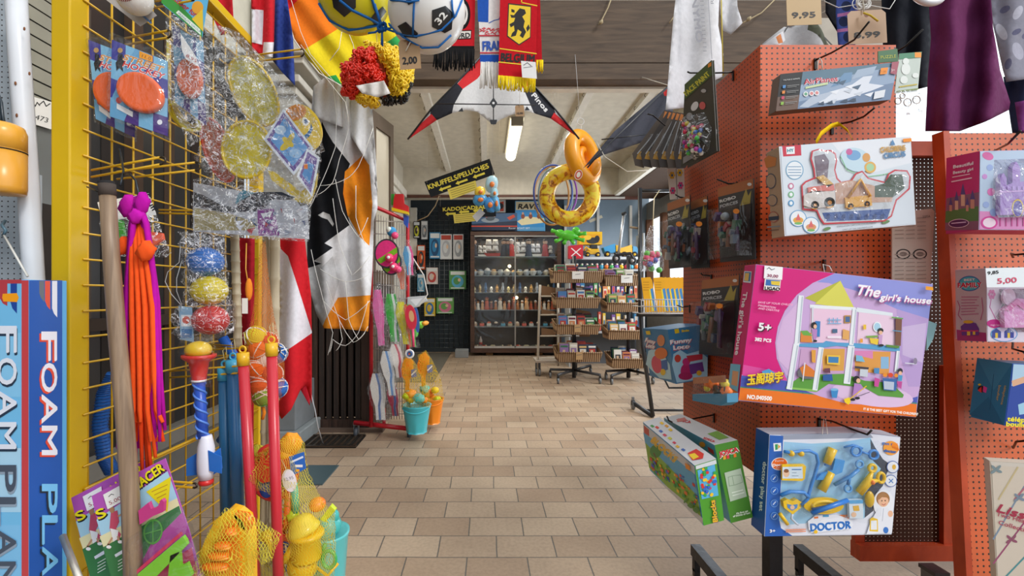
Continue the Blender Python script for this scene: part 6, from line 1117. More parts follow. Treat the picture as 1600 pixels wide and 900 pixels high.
for k in range(14):
    x = 893+k*7.8; b = MB(); c = W(x, 417, 7.5); cc = ('#4aa8c8!', '#e84a6a!', '#f0c82a!', '#8a5ab8!', '#48b060!', '#e8762a!')[k*5 % 6]; b.ball(c, (.035, .03, .035), cc, 10, wob=.4, seed=k); b.ball(c+Vector((.01, 0, .04)), .02, '#e8e0d4!', 8); tag(b.build('small_toy'), 'tiny %s toy, %s from the left in row under truck shelf' % (dict(zip(('#4aa8c8!', '#e84a6a!', '#f0c82a!', '#8a5ab8!', '#48b060!', '#e8762a!'), 'blue pink yellow purple green orange'.split()))[cc], ORD[k]), 'small toy', 'tiny toys under the truck shelf')
random.seed(32)
for k in range(16):
    for row in (0, 1):
        x = 893+k*7; y = (463, 513)[row]; b = MB(); cc = random.choice(('#4a8ab8', '#c85a4a', '#e0c04a', '#e8e4dc', '#5aa06a', '#7a5a9a', '#3a4a6a', '#d88a5a')); h = random.uniform(16, 32); w = random.uniform(4, 7); f = FR(7.6, x, y); b.fb(f, rc(x, y-h+3, x+w, y+3), .08, cc); b.fp(f, rc(x+1, y-h+7, x+w-1, y-h+14), '#e0d8cc'); b.fp(f, ell(x+w/2, y-h*.35, w*.3, h*.15), random.choice(('#c84a3a', '#3a6aa0', '#e8d060')))
        tag(b.build('boxed_toy'), 'small toy box, %s from the left on the %s board behind the baskets' % (ORD[k], ('upper', 'lower')[row]), 'toy box', 'toy boxes on the %s board behind baskets' % ('upper', 'lower')[row])
# scooter
T = thing('kick_scooter', 'folded kick scooter hanging beside the black stand', 'scooter', W(978, 413, 5.2)); d = 5.2
b = MB(); b.tube([W(975, 335, d), W(970, 370, d), W(966, 398, d)], .015, '#c8ccd0*', 10); b.tube([W(972, 335, d), W(978, 333, d)], .02, '#2a2c30', 8); b.build('stem', T)
b = MB(); b.tube([W(962, 398, d), W(985, 396, d), W(990, 406, d)], .018, '#3a3c42', 8); b.build('deck', T)
for x, y in ((988, 407), (963, 404)): b = MB(); b.torus(W(x, y, d), .038, .014, '#2a2a2c', RX90 @ Matrix.Rotation(.3, 3, 'Y'), 20, 8); b.ball(W(x, y, d), .022, '#d8d8dc!', 10); b.build('wheel', T)
# ---------- black metal stand ----------
T = thing('black_stand', 'black metal floor stand with slanted leg beside orange tower', 'stand', W(1010, 655, 4.45)); BK = '#2b2e33!'
b = MB(); b.tube([W(1000, 294, 4.45), W(1000, 480, 4.45), W(1004, 540, 4.43), W(1020, 650, 4.42)], .022, BK, 4); b.build('upright', T)
b = MB(); b.tube([W(1000, 298, 4.45), W(1050, 298, 4.45)], .02, BK, 4); b.build('top_bar', T)
b = MB(); b.tube([W(989, 629, 4.75), W(1020, 650, 4.42)], .022, BK, 4); b.tube([W(1010, 641, 4.6), W(1120, 641, 4.6)], .014, BK, 4); b.tube([W(1038, 592, 5.2), W(1045, 606, 5.2), W(1110, 606, 5.2)], .014, BK, 4); b.build('base', T)
b = MB(); p = W(989, 640, 4.75); p.z = 0; caster(b, p, .045); b.b2((p.x-.012, p.y-.012, .09), (p.x+.012, p.y+.012, .13), '#8a8e92*'); b.build('caster', T)
b = MB(); b.tube([W(985, 355, 4.6), W(1000, 357, 4.45)], .012, '#8a7860', 6); b.tube([W(995, 492, 4.4), W(1075, 492, 4.4)], .022, BK, 4); b.build('bracket', T)
b = MB()
z0 = W(0, 490, 4.3).z; z1 = W(0, 468, 4.3).z; xa = X(1002, 4.3); xb = X(1080, 4.3)
for z in (z0, (z0+z1)/2, z1): b.tube([(xa, 4.3, z), (xb, 4.3, z), (xb, 4.55, z), (xa, 4.55, z)], .005, '#d8dade!', 5, True)
for k in range(20): x = xa+(xb-xa)*k/19; b.tube([(x, 4.3, z1), (x, 4.3, z0), (x, 4.55, z0)], .003, '#d8dade!', 4)
tag(b.build('wire_tray'), 'white wire tray of yellow packs on the black stand', 'tray')
for i, u in enumerate((1002, 1021, 1035, 1042, 1049, 1055, 1061)):
    w = 17 if i < 2 else 9; T = thing('toy_glider_pack', ('yellow carded glider pack at the left end of wire tray' if i == 0 else 'wide yellow carded glider pack, second in wire tray' if i == 1 else 'narrow yellow glider pack edge, %s from the left in wire tray' % ORD[i]), 'carded toy', W(u+8, 488, 4.4), 'yellow glider packs in the tray'); f = FR(4.36+.018*i, u, 460)
    b = MB(); b.fb(f, [(u, 434), (u+w-3, 433), (u+w, 438), (u+w+8, 487), (u+7, 488), (u+3, 460)], .01, '#eeb01e'); b.fp(f, [(u+w-3, 452), (u+w+1, 450), (u+w+7, 486), (u+w+3, 486)], '#4a90d0'); b.fp(f, [(u+w-5, 452), (u+w-3, 452), (u+w+3, 486), (u+w, 486)], '#f4e23a')
    if i < 2:
        for q in range(4): b.fl(f, [(u+3, 441+q*4), (u+w-5, 441+q*4)], .8, '#b8801a')
    b.build('card', T)
T = thing('plastic_ball_bag', 'knotted clear bag of pink and green plastic balls', 'bag of balls', W(1020, 425, 4.1)); random.seed(9)
for k in range(24):
    x = 1006+random.random()*24; y = 396+random.random()*26; b = MB(); b.ball(W(x, y, 4.1+random.uniform(-.05, .05)), .027, ('#e84a7a!', '#6ac84a!', '#e8567a!', '#58b84a!', '#4a5ab0!')[k % 5], 12); b.build('ball', T)
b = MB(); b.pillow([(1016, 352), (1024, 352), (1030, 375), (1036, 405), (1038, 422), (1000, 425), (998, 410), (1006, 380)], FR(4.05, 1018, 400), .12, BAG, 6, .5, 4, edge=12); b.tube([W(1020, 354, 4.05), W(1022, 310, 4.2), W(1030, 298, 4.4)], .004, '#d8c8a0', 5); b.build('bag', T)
# ---------- orange pegboard tower ----------
PGF = peg_mat('orange_pegboard_front', '#d05a28', .0168, .0032, rough=.36, axis='XZ'); PGS = peg_mat('orange_pegboard_side', '#b9481c', .0168, .0032, rough=.42, axis='YZ')  # same orange board; the sides' shade is put into a darker colour
TX0, TX1, TY0, TY1, TZ0, TZ1 = .861, 1.287, 1.43, 1.99, .627, 1.984
T = thing('pegboard_tower', 'orange perforated display tower on a black post with toys', 'display tower', (1.074, 1.71, 0))
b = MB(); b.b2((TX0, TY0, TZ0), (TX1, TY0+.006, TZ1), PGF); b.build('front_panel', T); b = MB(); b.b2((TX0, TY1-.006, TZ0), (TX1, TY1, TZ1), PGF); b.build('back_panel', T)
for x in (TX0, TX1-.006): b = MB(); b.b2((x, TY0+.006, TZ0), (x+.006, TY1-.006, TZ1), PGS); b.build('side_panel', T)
b = MB(); b.b2((TX0+.006, TY0+.006, TZ0), (TX1-.006, TY1-.006, TZ0+.012), '#8a3418@'); b.build('bottom_panel', T)
BKM = '#34353a*'
b = MB(); b.b2((1.05, 1.686, .1), (1.098, 1.734, TZ0+.4), BKM); b.build('post', T)
b = MB(); b.b2((.89, 1.69, .085), (1.335, 1.73, .13), BKM); b.build('cross_bar', T)
for x in (.895, 1.335): b = MB(); b.b2((x-.02, 1.4, .085), (x+.02, 1.95, .13), BKM); b.b2((x-.012, 1.93, .02), (x+.012, 1.953, .1), BKM); b.b2((x-.012, 1.41, .0), (x+.012, 1.433, .1), BKM); b.b2((x-.012, 1.93, .0), (x+.012, 1.95, .03), '#1c1c1e!'); b.build('foot_bar', T)
def peghook(pts, T=T, r=.0028, plate=True):
    b = MB(); b.tube(pts, r, '#33302f*', 6); p = Vector(pts[0])
    if plate: b.box(p+Vector((0, 0, -.012)), (.008, .006, .034), '#33302f*')
    b.build('peg_hook', T)
ff = Face((0, 1.428, 0), (0, -1, 0)); sf = Face((.86, 0, 0), (-1, 0, 0))
peghook([ff.at(1274, 94), W(1300, 82, 1.36), W(1335, 62, 1.26), W(1358, 34, 1.2)]); peghook([ff.at(1396, 84), W(1415, 72, 1.4), W(1442, 46, 1.36)]); peghook([ff.at(1300, 196), W(1330, 190, 1.36), W(1350, 182, 1.3), W(1366, 169, 1.24)])
peghook([ff.at(1288, 408), W(1290, 414, 1.36), W(1288, 416, 1.2)]); peghook([ff.at(1280, 655), W(1300, 658, 1.35), W(1340, 674, 1.22), W(1355, 679, 1.18), W(1362, 672, 1.17)])
peghook([sf.at(1146, 113), W(1118, 114, 1.6), W(1078, 114, 1.65), W(1074, 112, 1.65)]); peghook([sf.at(1152, 287), W(1138, 287, 1.58), W(1120, 280, 1.6)]); peghook([sf.at(1112, 431), W(1098, 430, 1.8), W(1095, 427, 1.8)])
peghook([sf.at(1116, 648), W(1080, 655, 1.7), W(1055, 662, 1.62), W(1045, 657, 1.6), W(1042, 650, 1.6)]); peghook([sf.at(1078, 310), W(1062, 308, 1.95), W(1055, 304, 1.95)]); peghook([sf.at(1090, 220), W(1050, 205, 1.9), W(1020, 180, 1.85), W(1012, 178, 1.84)]); peghook([sf.at(1078, 478), W(1066, 480, 2.0), W(1058, 477, 2.0)])
# airplanes box
def c1(b, f):
    L = lambda u, v: ((1219+(1403-1219)*u)*(1-v)+(1212+(1391-1212)*u)*v, (116+(97-116)*u)*(1-v)+(174+(156-174)*u)*v)
    P = lambda *q: [L(*p) for p in q]
    b.fp(f, P((0, 0), (.19, 0), (.19, 1), (0, 1)), '#1f1f22'); b.fp(f, P((.19, 0), (1, 0), (1, 1), (.19, 1)), '#5d7c90'); b.fp(f, P((.19, .35), (1, .1), (1, 1), (.19, 1)), '#94a9c4'); b.fp(f, P((.19, .8), (1, .55), (1, 1), (.19, 1)), '#7389a8'); b.fp(f, P((.0, .62), (.19, .62), (.19, 1), (0, 1)), '#6b5347')
    b.fp(f, P((.3, .78), (.45, .62), (.62, .52), (.72, .3), (.8, .3), (.78, .5), (.92, .6), (.82, .7), (.6, .86), (.4, .92)), '#dde3ee'); b.fp(f, P((.2, .95), (.3, .7), (.5, .6), (.42, .8), (.28, .98)), '#b6c2d4'); b.fp(f, P((.45, .5), (.55, .15), (.62, .15), (.62, .4)), '#6f94b8'); b.fp(f, P((.62, .35), (.66, .1), (.82, .05), (.8, .25)), '#a4b6cc')
    for k in range(9): random.seed(k+3); u = .32+random.random()*.55; v = .3+random.random()*.6; b.fp(f, P((u, v), (u+.08, v-.05), (u+.06, v+.08)), ('#e8ecf4', '#4f6780', '#c8d0dc')[k % 3])
    for k in range(7): random.seed(k+20); u = .3+random.random()*.35; b.fp(f, P((u, .93), (u+.05, .86), (u+.06, .96)), '#3d4f66')
    b.ft(f, 'AirPlanes', L(.215, .35), L(.5, .35), 8.5, '#f0f0f4', bold=1.5); b.ft(f, 'AirPlanes', L(.215, .35), L(.5, .35), 8.5, '#c8374a', bold=.5)
    b.fp(f, P((.23, .42), (.42, .36), (.42, .42), (.23, .48)), '#c8d8a8')
    for u, c in ((.24, '#6aa888'), (.29, '#d88a8a'), (.335, '#d88a8a')): b.fp(f, ell(*L(u, .62), 4, 4), '#e8e8ec'); b.fp(f, ell(*L(u, .62), 2.5, 2.5), c)
    b.ft(f, 'THE FUN IS INFINITE', L(.03, .2), L(.17, .2), 2.2, '#d8d8d8')
    for k, c in enumerate(('#4a8ac8', '#e0883a', '#c8486a', '#8ab84a')): b.fp(f, P((.03, .32+k*.15), (.055, .32+k*.15), (.055, .4+k*.15), (.03, .4+k*.15)), c); b.fl(f, P((.07, .35+k*.15), (.17, .35+k*.15)), 1, '#8a8a8a'); b.fl(f, P((.07, .39+k*.15), (.15, .39+k*.15)), .8, '#8a8a8a')
    b.fp(f, P((.94, .0), (1, 0), (1, .35), (.945, .3)), '#a85a6a'); b.fp(f, P((.855, .13), (.915, .13), (.915, .3), (.855, .3)), '#f2922a'); b.ft(f, '7,50', L(.865, .26), L(.905, .26), 3.2, '#8a4a1a'); b.fp(f, P((.84, .75), (.93, .72), (.93, .92), (.84, .95)), '#dfe3ea'); b.ft(f, '3+', L(.95, .25), L(.98, .25), 4, '#f0e0e0')
T_, f = carton('airplanes_box', [(1219, 116), (1403, 97), (1391, 156), (1212, 174)], 1.3, .035, '#8fa2b8', 'long grey blue box lettered AirPlanes hanging at tower top', 'toy box', c1, side='#6d5a50')
b = MB(); b.tube([W(1277, 112, 1.31), W(1278, 96, 1.31), W(1281, 91, 1.31), W(1284, 96, 1.31), W(1285, 111, 1.31)], .0014, '#d8d4cc', 5); b.build('hanging_loop', T_)
# circus train box with window
TL, TR, BR, BL = (1217, 229), (1423, 213), (1431, 351), (1226, 369)
f = FR(1.24, 1320, 290, yaw=0); T = thing('circus_train_box', 'white window box of circus train with yellow carrying ribbon', 'toy box', f.at(1320, 372, -.03))
b = MB(); b.fb(f, [TL, TR, BR, BL], .055, '#dbe2ea', side='#b79c82'); b.build('carton', T, bevel=.0015)
L = lambda u, v: ((TL[0]*(1-u)+TR[0]*u)*(1-v)+(BL[0]*(1-u)+BR[0]*u)*v, (TL[1]*(1-u)+TR[1]*u)*(1-v)+(BL[1]*(1-u)+BR[1]*u)*v)
b = MB(); b.k = 5; b.fp(f, [L(.01, .01), L(.99, .01), L(.99, .99), L(.01, .99)], '#d6e0ea'); b.fp(f, [L(.4, .01), L(.99, .01), L(.99, .3), L(.6, .4)], '#e3e8f0')
q = lambda *p: [(1180+x/2.814, 60+y/2.814) for x, y in p]
b.fp(f, q((118, 474), (200, 468), (202, 515), (122, 520)), '#c8344a'); b.fp(f, q((135, 478), (172, 475), (173, 508), (137, 510)), '#e8eef2'); b.ft(f, 'HY', q((140, 500))[0], q((168, 498))[0], 5, '#3a8a9a', bold=.6)
b.fp(f, ell(*q((172, 580))[0], 14, 15), '#7aa8c8'); b.fp(f, ell(*q((172, 580))[0], 12.5, 13.5), '#e6ecf2')
for k, (x, y) in enumerate(((172, 565), (172, 578), (172, 590), (172, 603))): a = q((x-28, y))[0]; c = q((x+28, y))[0]; b.fl(f, [a, c], 1, '#5a8ab0')
for y, c in ((650, '#c87a9a'), (687, '#7ab88a'), (725, '#5a9ac8')): b.fp(f, ell(*q((156, y))[0], 4.5, 5), c); b.fp(f, ell(*q((156, y))[0], 2.5, 3), '#e8eef2')
for x, y, c in ((187, 792, '#e0a84a'), (243, 822, '#d89a6a')): b.fp(f, ell(*q((x, y))[0], 13, 13), '#5a9ac8'); b.fp(f, ell(*q((x, y))[0], 11.8, 11.8), '#e8eef2'); b.fp(f, ell(*q((x, y+8))[0], 8, 5), c); b.fp(f, q((x-12, y+8), (x, y-22), (x+12, y+8)), '#d86a6a'); b.fp(f, ell(*q((x, y+22))[0], 6, 2), '#7ab86a')
b.fp(f, ell(*q((440, 535))[0], 25, 18, 20), '#c4dcea'); b.fp(f, ell(*q((430, 515))[0], 11, 8), '#7aa8d4'); b.fp(f, ell(*q((410, 500))[0], 5, 5), '#c86aa0'); b.fp(f, ell(*q((485, 525))[0], 6, 7), '#d8a060'); b.fp(f, ell(*q((502, 568))[0], 9, 9), '#e0b060'); b.fp(f, ell(*q((502, 568))[0], 6, 6), '#a8d0a8'); b.fl(f, q((372, 520), (400, 580), (480, 610), (560, 600), (640, 580)), 1.2, '#8ac898')
b.fp(f, q((590, 470), (600, 445), (612, 470)), '#5a8ab8'); b.ft(f, 'CHILDRENS', q((548, 502))[0], q((655, 492))[0], 8.5, '#c89a4a', bold=1.4); b.ft(f, 'CIRCUS', q((562, 528))[0], q((655, 518))[0], 8, '#5a86b0', bold=1.2); b.fp(f, q((645, 443), (682, 440), (684, 455), (647, 458)), '#f0922a')
b.ft(f, 'STIMULATION CARTOON SCHOOLMARKET', q((355, 832))[0], q((530, 815))[0], 2.6, '#5a6068'); b.ft(f, "CAN'T LET THE CHILDREN'S LOVE", q((380, 845))[0], q((512, 832))[0], 2.4, '#5a6068')
for x, y in ((312, 838), (570, 808)): b.fp(f, ell(*q((x, y))[0], 6, 2.5, -15), '#6a8a5a')
win = q((250, 500), (275, 492), (300, 500), (325, 498), (345, 512), (350, 540), (342, 580), (352, 620), (372, 640), (420, 630), (440, 600), (465, 590), (490, 620), (540, 632), (570, 640), (585, 600), (610, 585), (660, 588), (672, 610), (668, 660), (635, 690), (612, 710), (590, 780), (560, 800), (300, 812), (285, 790), (270, 755), (210, 748), (205, 650), (220, 635), (262, 618), (258, 575), (245, 530))
wo_ = q((244, 496), (275, 487), (300, 494), (328, 492), (351, 508), (356, 540), (348, 580), (358, 615), (374, 632), (416, 624), (436, 594), (466, 583), (494, 614), (540, 625), (566, 632), (580, 595), (608, 578), (664, 582), (679, 610), (675, 664), (640, 696), (618, 714), (596, 784), (564, 806), (297, 819), (279, 794), (266, 762), (204, 755), (198, 648), (216, 629), (255, 612), (251, 577), (238, 532))
b.fp(f, wo_, '#c8404c'); b.fp(f, win, '#cdd2d8'); b.build('printed_front', T)
b = MB(); b.k = 60
b.fp(f, q((290, 768), (590, 750), (575, 795), (305, 806)), '#38589a'); b.fp(f, q((212, 700), (240, 720), (240, 745), (212, 742)), '#5ab04a'); b.fp(f, q((345, 640), (420, 625), (560, 660), (600, 690), (595, 720), (350, 730)), '#c8a08a')
b.fp(f, q((255, 520), (300, 510), (320, 540), (310, 640), (270, 640)), '#7a6a78'); b.fp(f, q((520, 650), (560, 640), (590, 600), (640, 600), (650, 660), (600, 700), (520, 700)), '#4a5a4a')
for k in range(8): b.fp(f, ell(*q((315+k*34, 785))[0], 3, 5, 20), '#28407a')
b.build('insert', T)
g = FR(1.232, 1300, 300)
def tp(nm, *prims):
    b = MB()
    for pts, th, c in prims: b.fb(g, pts, th, c)
    b.build(nm, T, bevel=.001)
tp('train_engine', (q((215, 690), (250, 670), (350, 672), (352, 735), (262, 748), (215, 735)), .012, '#d8cfc8!'), (q((232, 655), (345, 640), (350, 668), (235, 680)), .012, '#d86a5a!')); tp('train_roof', (q((270, 610), (300, 600), (345, 640), (320, 655)), .01, '#d8a84a!'))
tp('yellow_wagon', (q((395, 700), (510, 688), (515, 735), (400, 745)), .012, '#e0a436!')); 
b = MB(); b.tube([g.at(*q((410, 700))[0]), g.at(*q((463, 622))[0]), g.at(*q((505, 695))[0])], .004, '#e8a832!', 8); b.build('swing_frame', T)
for x, y, r in ((263, 733, 18), (327, 722, 24), (420, 738, 13), (492, 728, 13)): b = MB(); b.fb(g, ell(*q((x, y))[0], r/2.814, r/2.814), .016, '#e8a832!'); b.fp(g, ell(*q((x, y))[0], r/7, r/7), '#c07a20'); b.build('wheel', T)
b = MB(); b.sheet(win, [], lambda x, y: f.at(x, y, .012+.006*noise.noise(Vector((x*.08, y*.08, 1)))), clear_mat('window_film', streak=.25, gloss=.08, scale=7), 5); b.build('window_film', T)
q2 = lambda *p: [(1180+x/2.814, 60+y/2.814) for x, y in p]
sd = Quad(f.at(*TL), f.at(*BL), f.at(*TL)-f.n*.05, Vector((-1, 0, 0))); b = MB()
b.k = 8; b.fp(sd, q2((40, 530), (60, 515), (95, 525), (90, 560), (50, 570)), '#d8884a'); b.fp(sd, ell(1205, 283, 8, 12, 0), '#4a5870'); b.fp(sd, ell(1205, 283, 7, 10.5, 0), '#b99e86'); b.fp(sd, ell(1207, 313, 8, 9), '#4a5870'); b.fp(sd, ell(1207, 313, 7, 8), '#b99e86'); b.fp(sd, ell(1209, 339, 8, 8.5), '#a84a44'); b.fp(sd, ell(1209, 339, 7, 7.4), '#b99e86'); b.fp(sd, q2((60, 785), (105, 780), (105, 797), (60, 802)), '#2c3a55'); b.fl(sd, q2((55, 830), (110, 826)), 2, '#8a98a0'); b.fl(sd, q2((60, 845), (105, 841)), 1.5, '#7a6050'); b.build('printed_side', T)
b = MB(); P = [W(1276, 222, 1.25), W(1284, 208, 1.26), W(1300, 196, 1.27), W(1312, 193, 1.27), W(1326, 204, 1.26), W(1332, 216, 1.25)]
vs = []; 
for i, p in enumerate(P): w_ = .0065; vs += [p+Vector((-w_*(.4+.3*(i > 2)), 0, w_*.8)), p+Vector((w_*(.4+.3*(i > 2)), .004, -w_*.8))]
b.add(vs, [(2*i, 2*i+1, 2*i+3, 2*i+2) for i in range(5)], '#f2c618~', True); b.build('carrying_ribbon', T, sol=.001)
# girls' house box
TL, TR, BR, BL = (1181, 413), (1457, 444), (1431, 652), (1154, 626)
f = FR(1.17, 1300, 530); T = thing('dollhouse_brick_box', 'large pink and lilac box picturing a two storey dollhouse', 'toy box', f.at(1300, 652, -.03))
b = MB(); b.fb(f, [TL, TR, BR, BL], .05, '#a898cc', side='#c8286a'); b.build('carton', T, bevel=.0015)
q = lambda *p: [(1120+x/3.214, 380+y/3.214) for x, y in p]; o1 = lambda x, y: (1120+x/3.214, 380+y/3.214)
b = MB(); b.k = 5
b.fp(f, q((198, 108), (1083, 207), (998, 872), (108, 787)), '#a9a0d8')
b.fp(f, q((198, 108), (590, 152), (480, 200), (400, 260), (340, 340), (305, 420), (292, 500), (300, 580), (330, 650), (350, 680), (125, 660)), '#d3107a'); b.fp(f, q((133, 610), (335, 650), (352, 690), (128, 672)), '#d84a9a')
b.fp(f, [o1(1018-0, 660) if 0 else o1(1000, 770), o1(995, 806), o1(450, 745), o1(350, 690), o1(120, 668), o1(115, 722)] and q((124, 664), (345, 690), (450, 745), (1003, 808), (1003, 780), (1000, 806), (117, 722)), '#4a58b4')
b.fp(f, q((122, 668), (440, 708), (560, 765), (1008, 770), (1003, 806), (700, 790), (117, 722)), '#4a58b4'); b.fl(f, q((117, 722), (430, 752), (1003, 804)), 1.3, '#4a9a4a')
b.fp(f, q((117, 725), (430, 755), (1003, 808), (998, 872), (108, 787)), '#e8761e')
cc = [o1(*p) for p in [(590, 152), (1083, 207), (1015, 740), (1003, 770), (900, 800), (780, 812), (650, 805), (520, 770), (430, 735), (345, 660), (300, 580), (292, 500), (305, 420), (340, 340), (400, 260), (480, 200)]]
b.fp(f, cc, '#c9a8d8'); b.fp(f, q((590, 153), (1082, 208), (1062, 380), (900, 330), (700, 240), (560, 200), (500, 195)), '#8f95dc'); b.fp(f, q((900, 330), (1062, 380), (1018, 720), (960, 720), (915, 550)), '#b79cd2'); b.fp(f, q((930, 420), (1050, 400), (1030, 600), (930, 560)), '#c8b4dc'); b.fp(f, ell(*o1(780, 760), 64, 18, 8), '#dcc0e2'); b.fp(f, q((296, 500), (330, 380), (420, 280), (420, 500), (360, 640), (310, 590)), '#d4b4dc')
# house picture
H = [((440, 270), (620, 188), (690, 330)), ]
b.fp(f, q((440, 275), (618, 188), (520, 305)), '#b8b83c'); b.fp(f, q((618, 188), (690, 330), (490, 305)), '#d8d45a')
b.fp(f, q((470, 310), (690, 330), (690, 510), (460, 495)), '#e9c6de'); b.fp(f, q((710, 345), (880, 350), (900, 520), (700, 510)), '#e8cce2'); b.fp(f, q((465, 308), (695, 322), (695, 338), (465, 326)), '#e8eef2'); b.fp(f, q((700, 322), (880, 350), (880, 366), (700, 345)), '#dfe8f0')
b.fp(f, q((420, 530), (690, 525), (690, 690), (400, 690)), '#c8a0c8'); b.fp(f, q((525, 530), (640, 530), (635, 640), (530, 640)), '#d8a04a'); b.fp(f, q((690, 540), (870, 545), (860, 660), (690, 640)), '#dc9a4a'); b.fp(f, q((690, 540), (780, 540), (780, 580), (690, 560)), '#d884b8'); b.fp(f, q((820, 570), (860, 570), (860, 630), (820, 630)), '#88b4d8')
b.fp(f, q((345, 720), (430, 660), (640, 655), (740, 690), (870, 700), (935, 760), (930, 775), (810, 765), (740, 725), (560, 705), (500, 745)), '#5a9a3e'); b.fp(f, q((345, 720), (500, 735), (500, 746), (345, 730)), '#8ac05a')
b.fp(f, q((385, 505), (530, 500), (545, 490), (600, 498), (700, 502), (915, 520), (915, 545), (700, 525), (600, 515), (520, 525), (385, 517)), '#58a0d0')
for x0, y0, x1, y1, w in ((420, 270, 400, 500, 26), (395, 515, 362, 725, 28), (520, 530, 490, 730, 26), (688, 335, 672, 505, 22), (670, 525, 650, 695, 34), (902, 370, 895, 510, 10), (905, 545, 895, 640, 16), (478, 320, 475, 490, 8)):
    b.fl(f, [o1(x0, y0), o1(x1, y1)], w/3.214, '#e6ecf2'); b.fl(f, [o1(x0+w*.25, y0), o1(x1+w*.25, y1)], w*.25/3.214, '#b8c2d0')
b.fp(f, ell(*o1(800, 420), 6.5, 8), '#eef2f6'); b.fp(f, ell(*o1(800, 420), 5, 6.5), '#a8d0e8'); b.fp(f, q((635, 362), (668, 362), (668, 400), (635, 402)), '#b88a3a'); b.fp(f, q((640, 368), (663, 368), (663, 396), (640, 396)), '#4a6a9a')
b.fp(f, q((418, 440), (470, 450), (475, 498), (415, 495)), '#d8843a'); b.fp(f, q((415, 440), (450, 438), (475, 465), (430, 462)), '#6aa84a'); b.fp(f, q((490, 390), (515, 392), (512, 470), (490, 465)), '#3a80c0'); b.fp(f, q((550, 465), (620, 465), (620, 478), (550, 476)), '#f0e4f0'); b.fp(f, q((575, 430), (600, 430), (600, 450), (575, 450)), '#4a6a8a'); b.fp(f, q((628, 430), (660, 440), (658, 485), (625, 480)), '#e0a860')
for x in (560, 580, 600): b.fl(f, [o1(x, 375), o1(x, 402)], 1.2, '#6aa8d0')
b.fl(f, q((552, 385), (618, 385)), 1.4, '#7ab0d8'); b.fl(f, q((552, 402), (618, 403)), 1.4, '#7ab0d8')
b.fp(f, ell(*o1(482, 412), 4.5, 5), '#1f1c22'); b.fp(f, ell(*o1(488, 418), 2.6, 3.4), '#e8b898'); b.fp(f, q((472, 430), (498, 432), (496, 470), (488, 490), (478, 480)), '#b884c0'); b.fp(f, ell(*o1(488, 490), 3, 1.8), '#23222a')
b.fp(f, ell(*o1(815, 438), 4.5, 4), '#1f2822'); b.fp(f, ell(*o1(815, 448), 3, 3), '#e8b898'); b.fp(f, q((805, 460), (825, 460), (820, 510), (806, 505)), '#c8a0cc'); b.fp(f, q((760, 475), (805, 480), (800, 510), (765, 500)), '#e8c83a'); b.fp(f, q((740, 465), (800, 462), (800, 472), (745, 475)), '#7aa84a'); b.fp(f, q((840, 508), (910, 515), (905, 527), (845, 520)), '#5a8a3a'); b.fp(f, ell(*o1(818, 512), 4, 2), '#26242a')
b.fp(f, q((890, 370), (922, 375), (915, 515), (888, 510)), '#7a5240'); b.fl(f, q((872, 372), (925, 378)), 2, '#6aa85a'); b.fl(f, q((875, 438), (918, 442)), 1.4, '#5a9ac0'); b.fp(f, q((712, 478), (725, 478), (725, 498), (712, 498)), '#e8a03a'); b.fp(f, q((728, 408), (742, 408), (742, 432), (728, 432)), '#e8c03a')
b.fp(f, q((398, 640), (425, 620), (470, 630), (480, 680), (430, 680), (400, 665)), '#6a6a70'); b.fp(f, q((410, 625), (440, 605), (485, 640), (480, 670), (425, 665)), '#d87a2a'); b.fl(f, q((435, 600), (425, 690)), 1.6, '#e0e4ea'); b.fp(f, q((545, 560), (612, 562), (610, 610), (545, 605)), '#e8c040'); b.fp(f, q((552, 568), (604, 570), (602, 600), (552, 598)), '#3a80b8'); b.fp(f, q((468, 535), (490, 535), (488, 600), (470, 595)), '#e0a040'); b.fp(f, q((525, 660), (570, 655), (575, 690), (525, 688)), '#2a5aa0'); b.fp(f, q((530, 628), (560, 625), (562, 650), (535, 648)), '#6a3a50')
b.fp(f, q((690, 560), (720, 565), (735, 595), (690, 590)), '#78b8d8'); b.fp(f, q((685, 615), (755, 622), (752, 632), (685, 625)), '#3a3a48'); b.fp(f, q((710, 630), (750, 633), (748, 670), (708, 665)), '#c8d0da'); b.fp(f, q((780, 625), (808, 625), (805, 655), (780, 650)), '#4a8ac0'); b.fp(f, q((822, 675), (895, 680), (890, 740), (828, 735)), '#3a68a8'); b.fp(f, q((828, 690), (880, 695), (878, 735), (830, 730)), '#b8c4d8')
b.fp(f, ell(*o1(862, 660), 4, 3.5), '#d8442a'); b.fp(f, ell(*o1(835, 660), 3.5, 3), '#e8902a'); b.fp(f, ell(*o1(890, 662), 3, 3), '#e8902a'); b.fp(f, ell(*o1(910, 640), 4, 4.5), '#1f2430'); b.fp(f, ell(*o1(910, 650), 2.8, 3), '#e8b898'); b.fp(f, q((900, 660), (922, 662), (918, 690), (898, 688)), '#4a9ac8'); b.fp(f, q((892, 692), (920, 692), (915, 730), (900, 720)), '#c04a98'); b.fp(f, q((782, 672), (808, 680), (800, 720), (780, 715)), '#c84a9a'); b.fl(f, q((935, 600), (990, 605)), 1.6, '#d8dce8'); b.fp(f, ell(*o1(985, 590), 3, 5), '#8a8098')
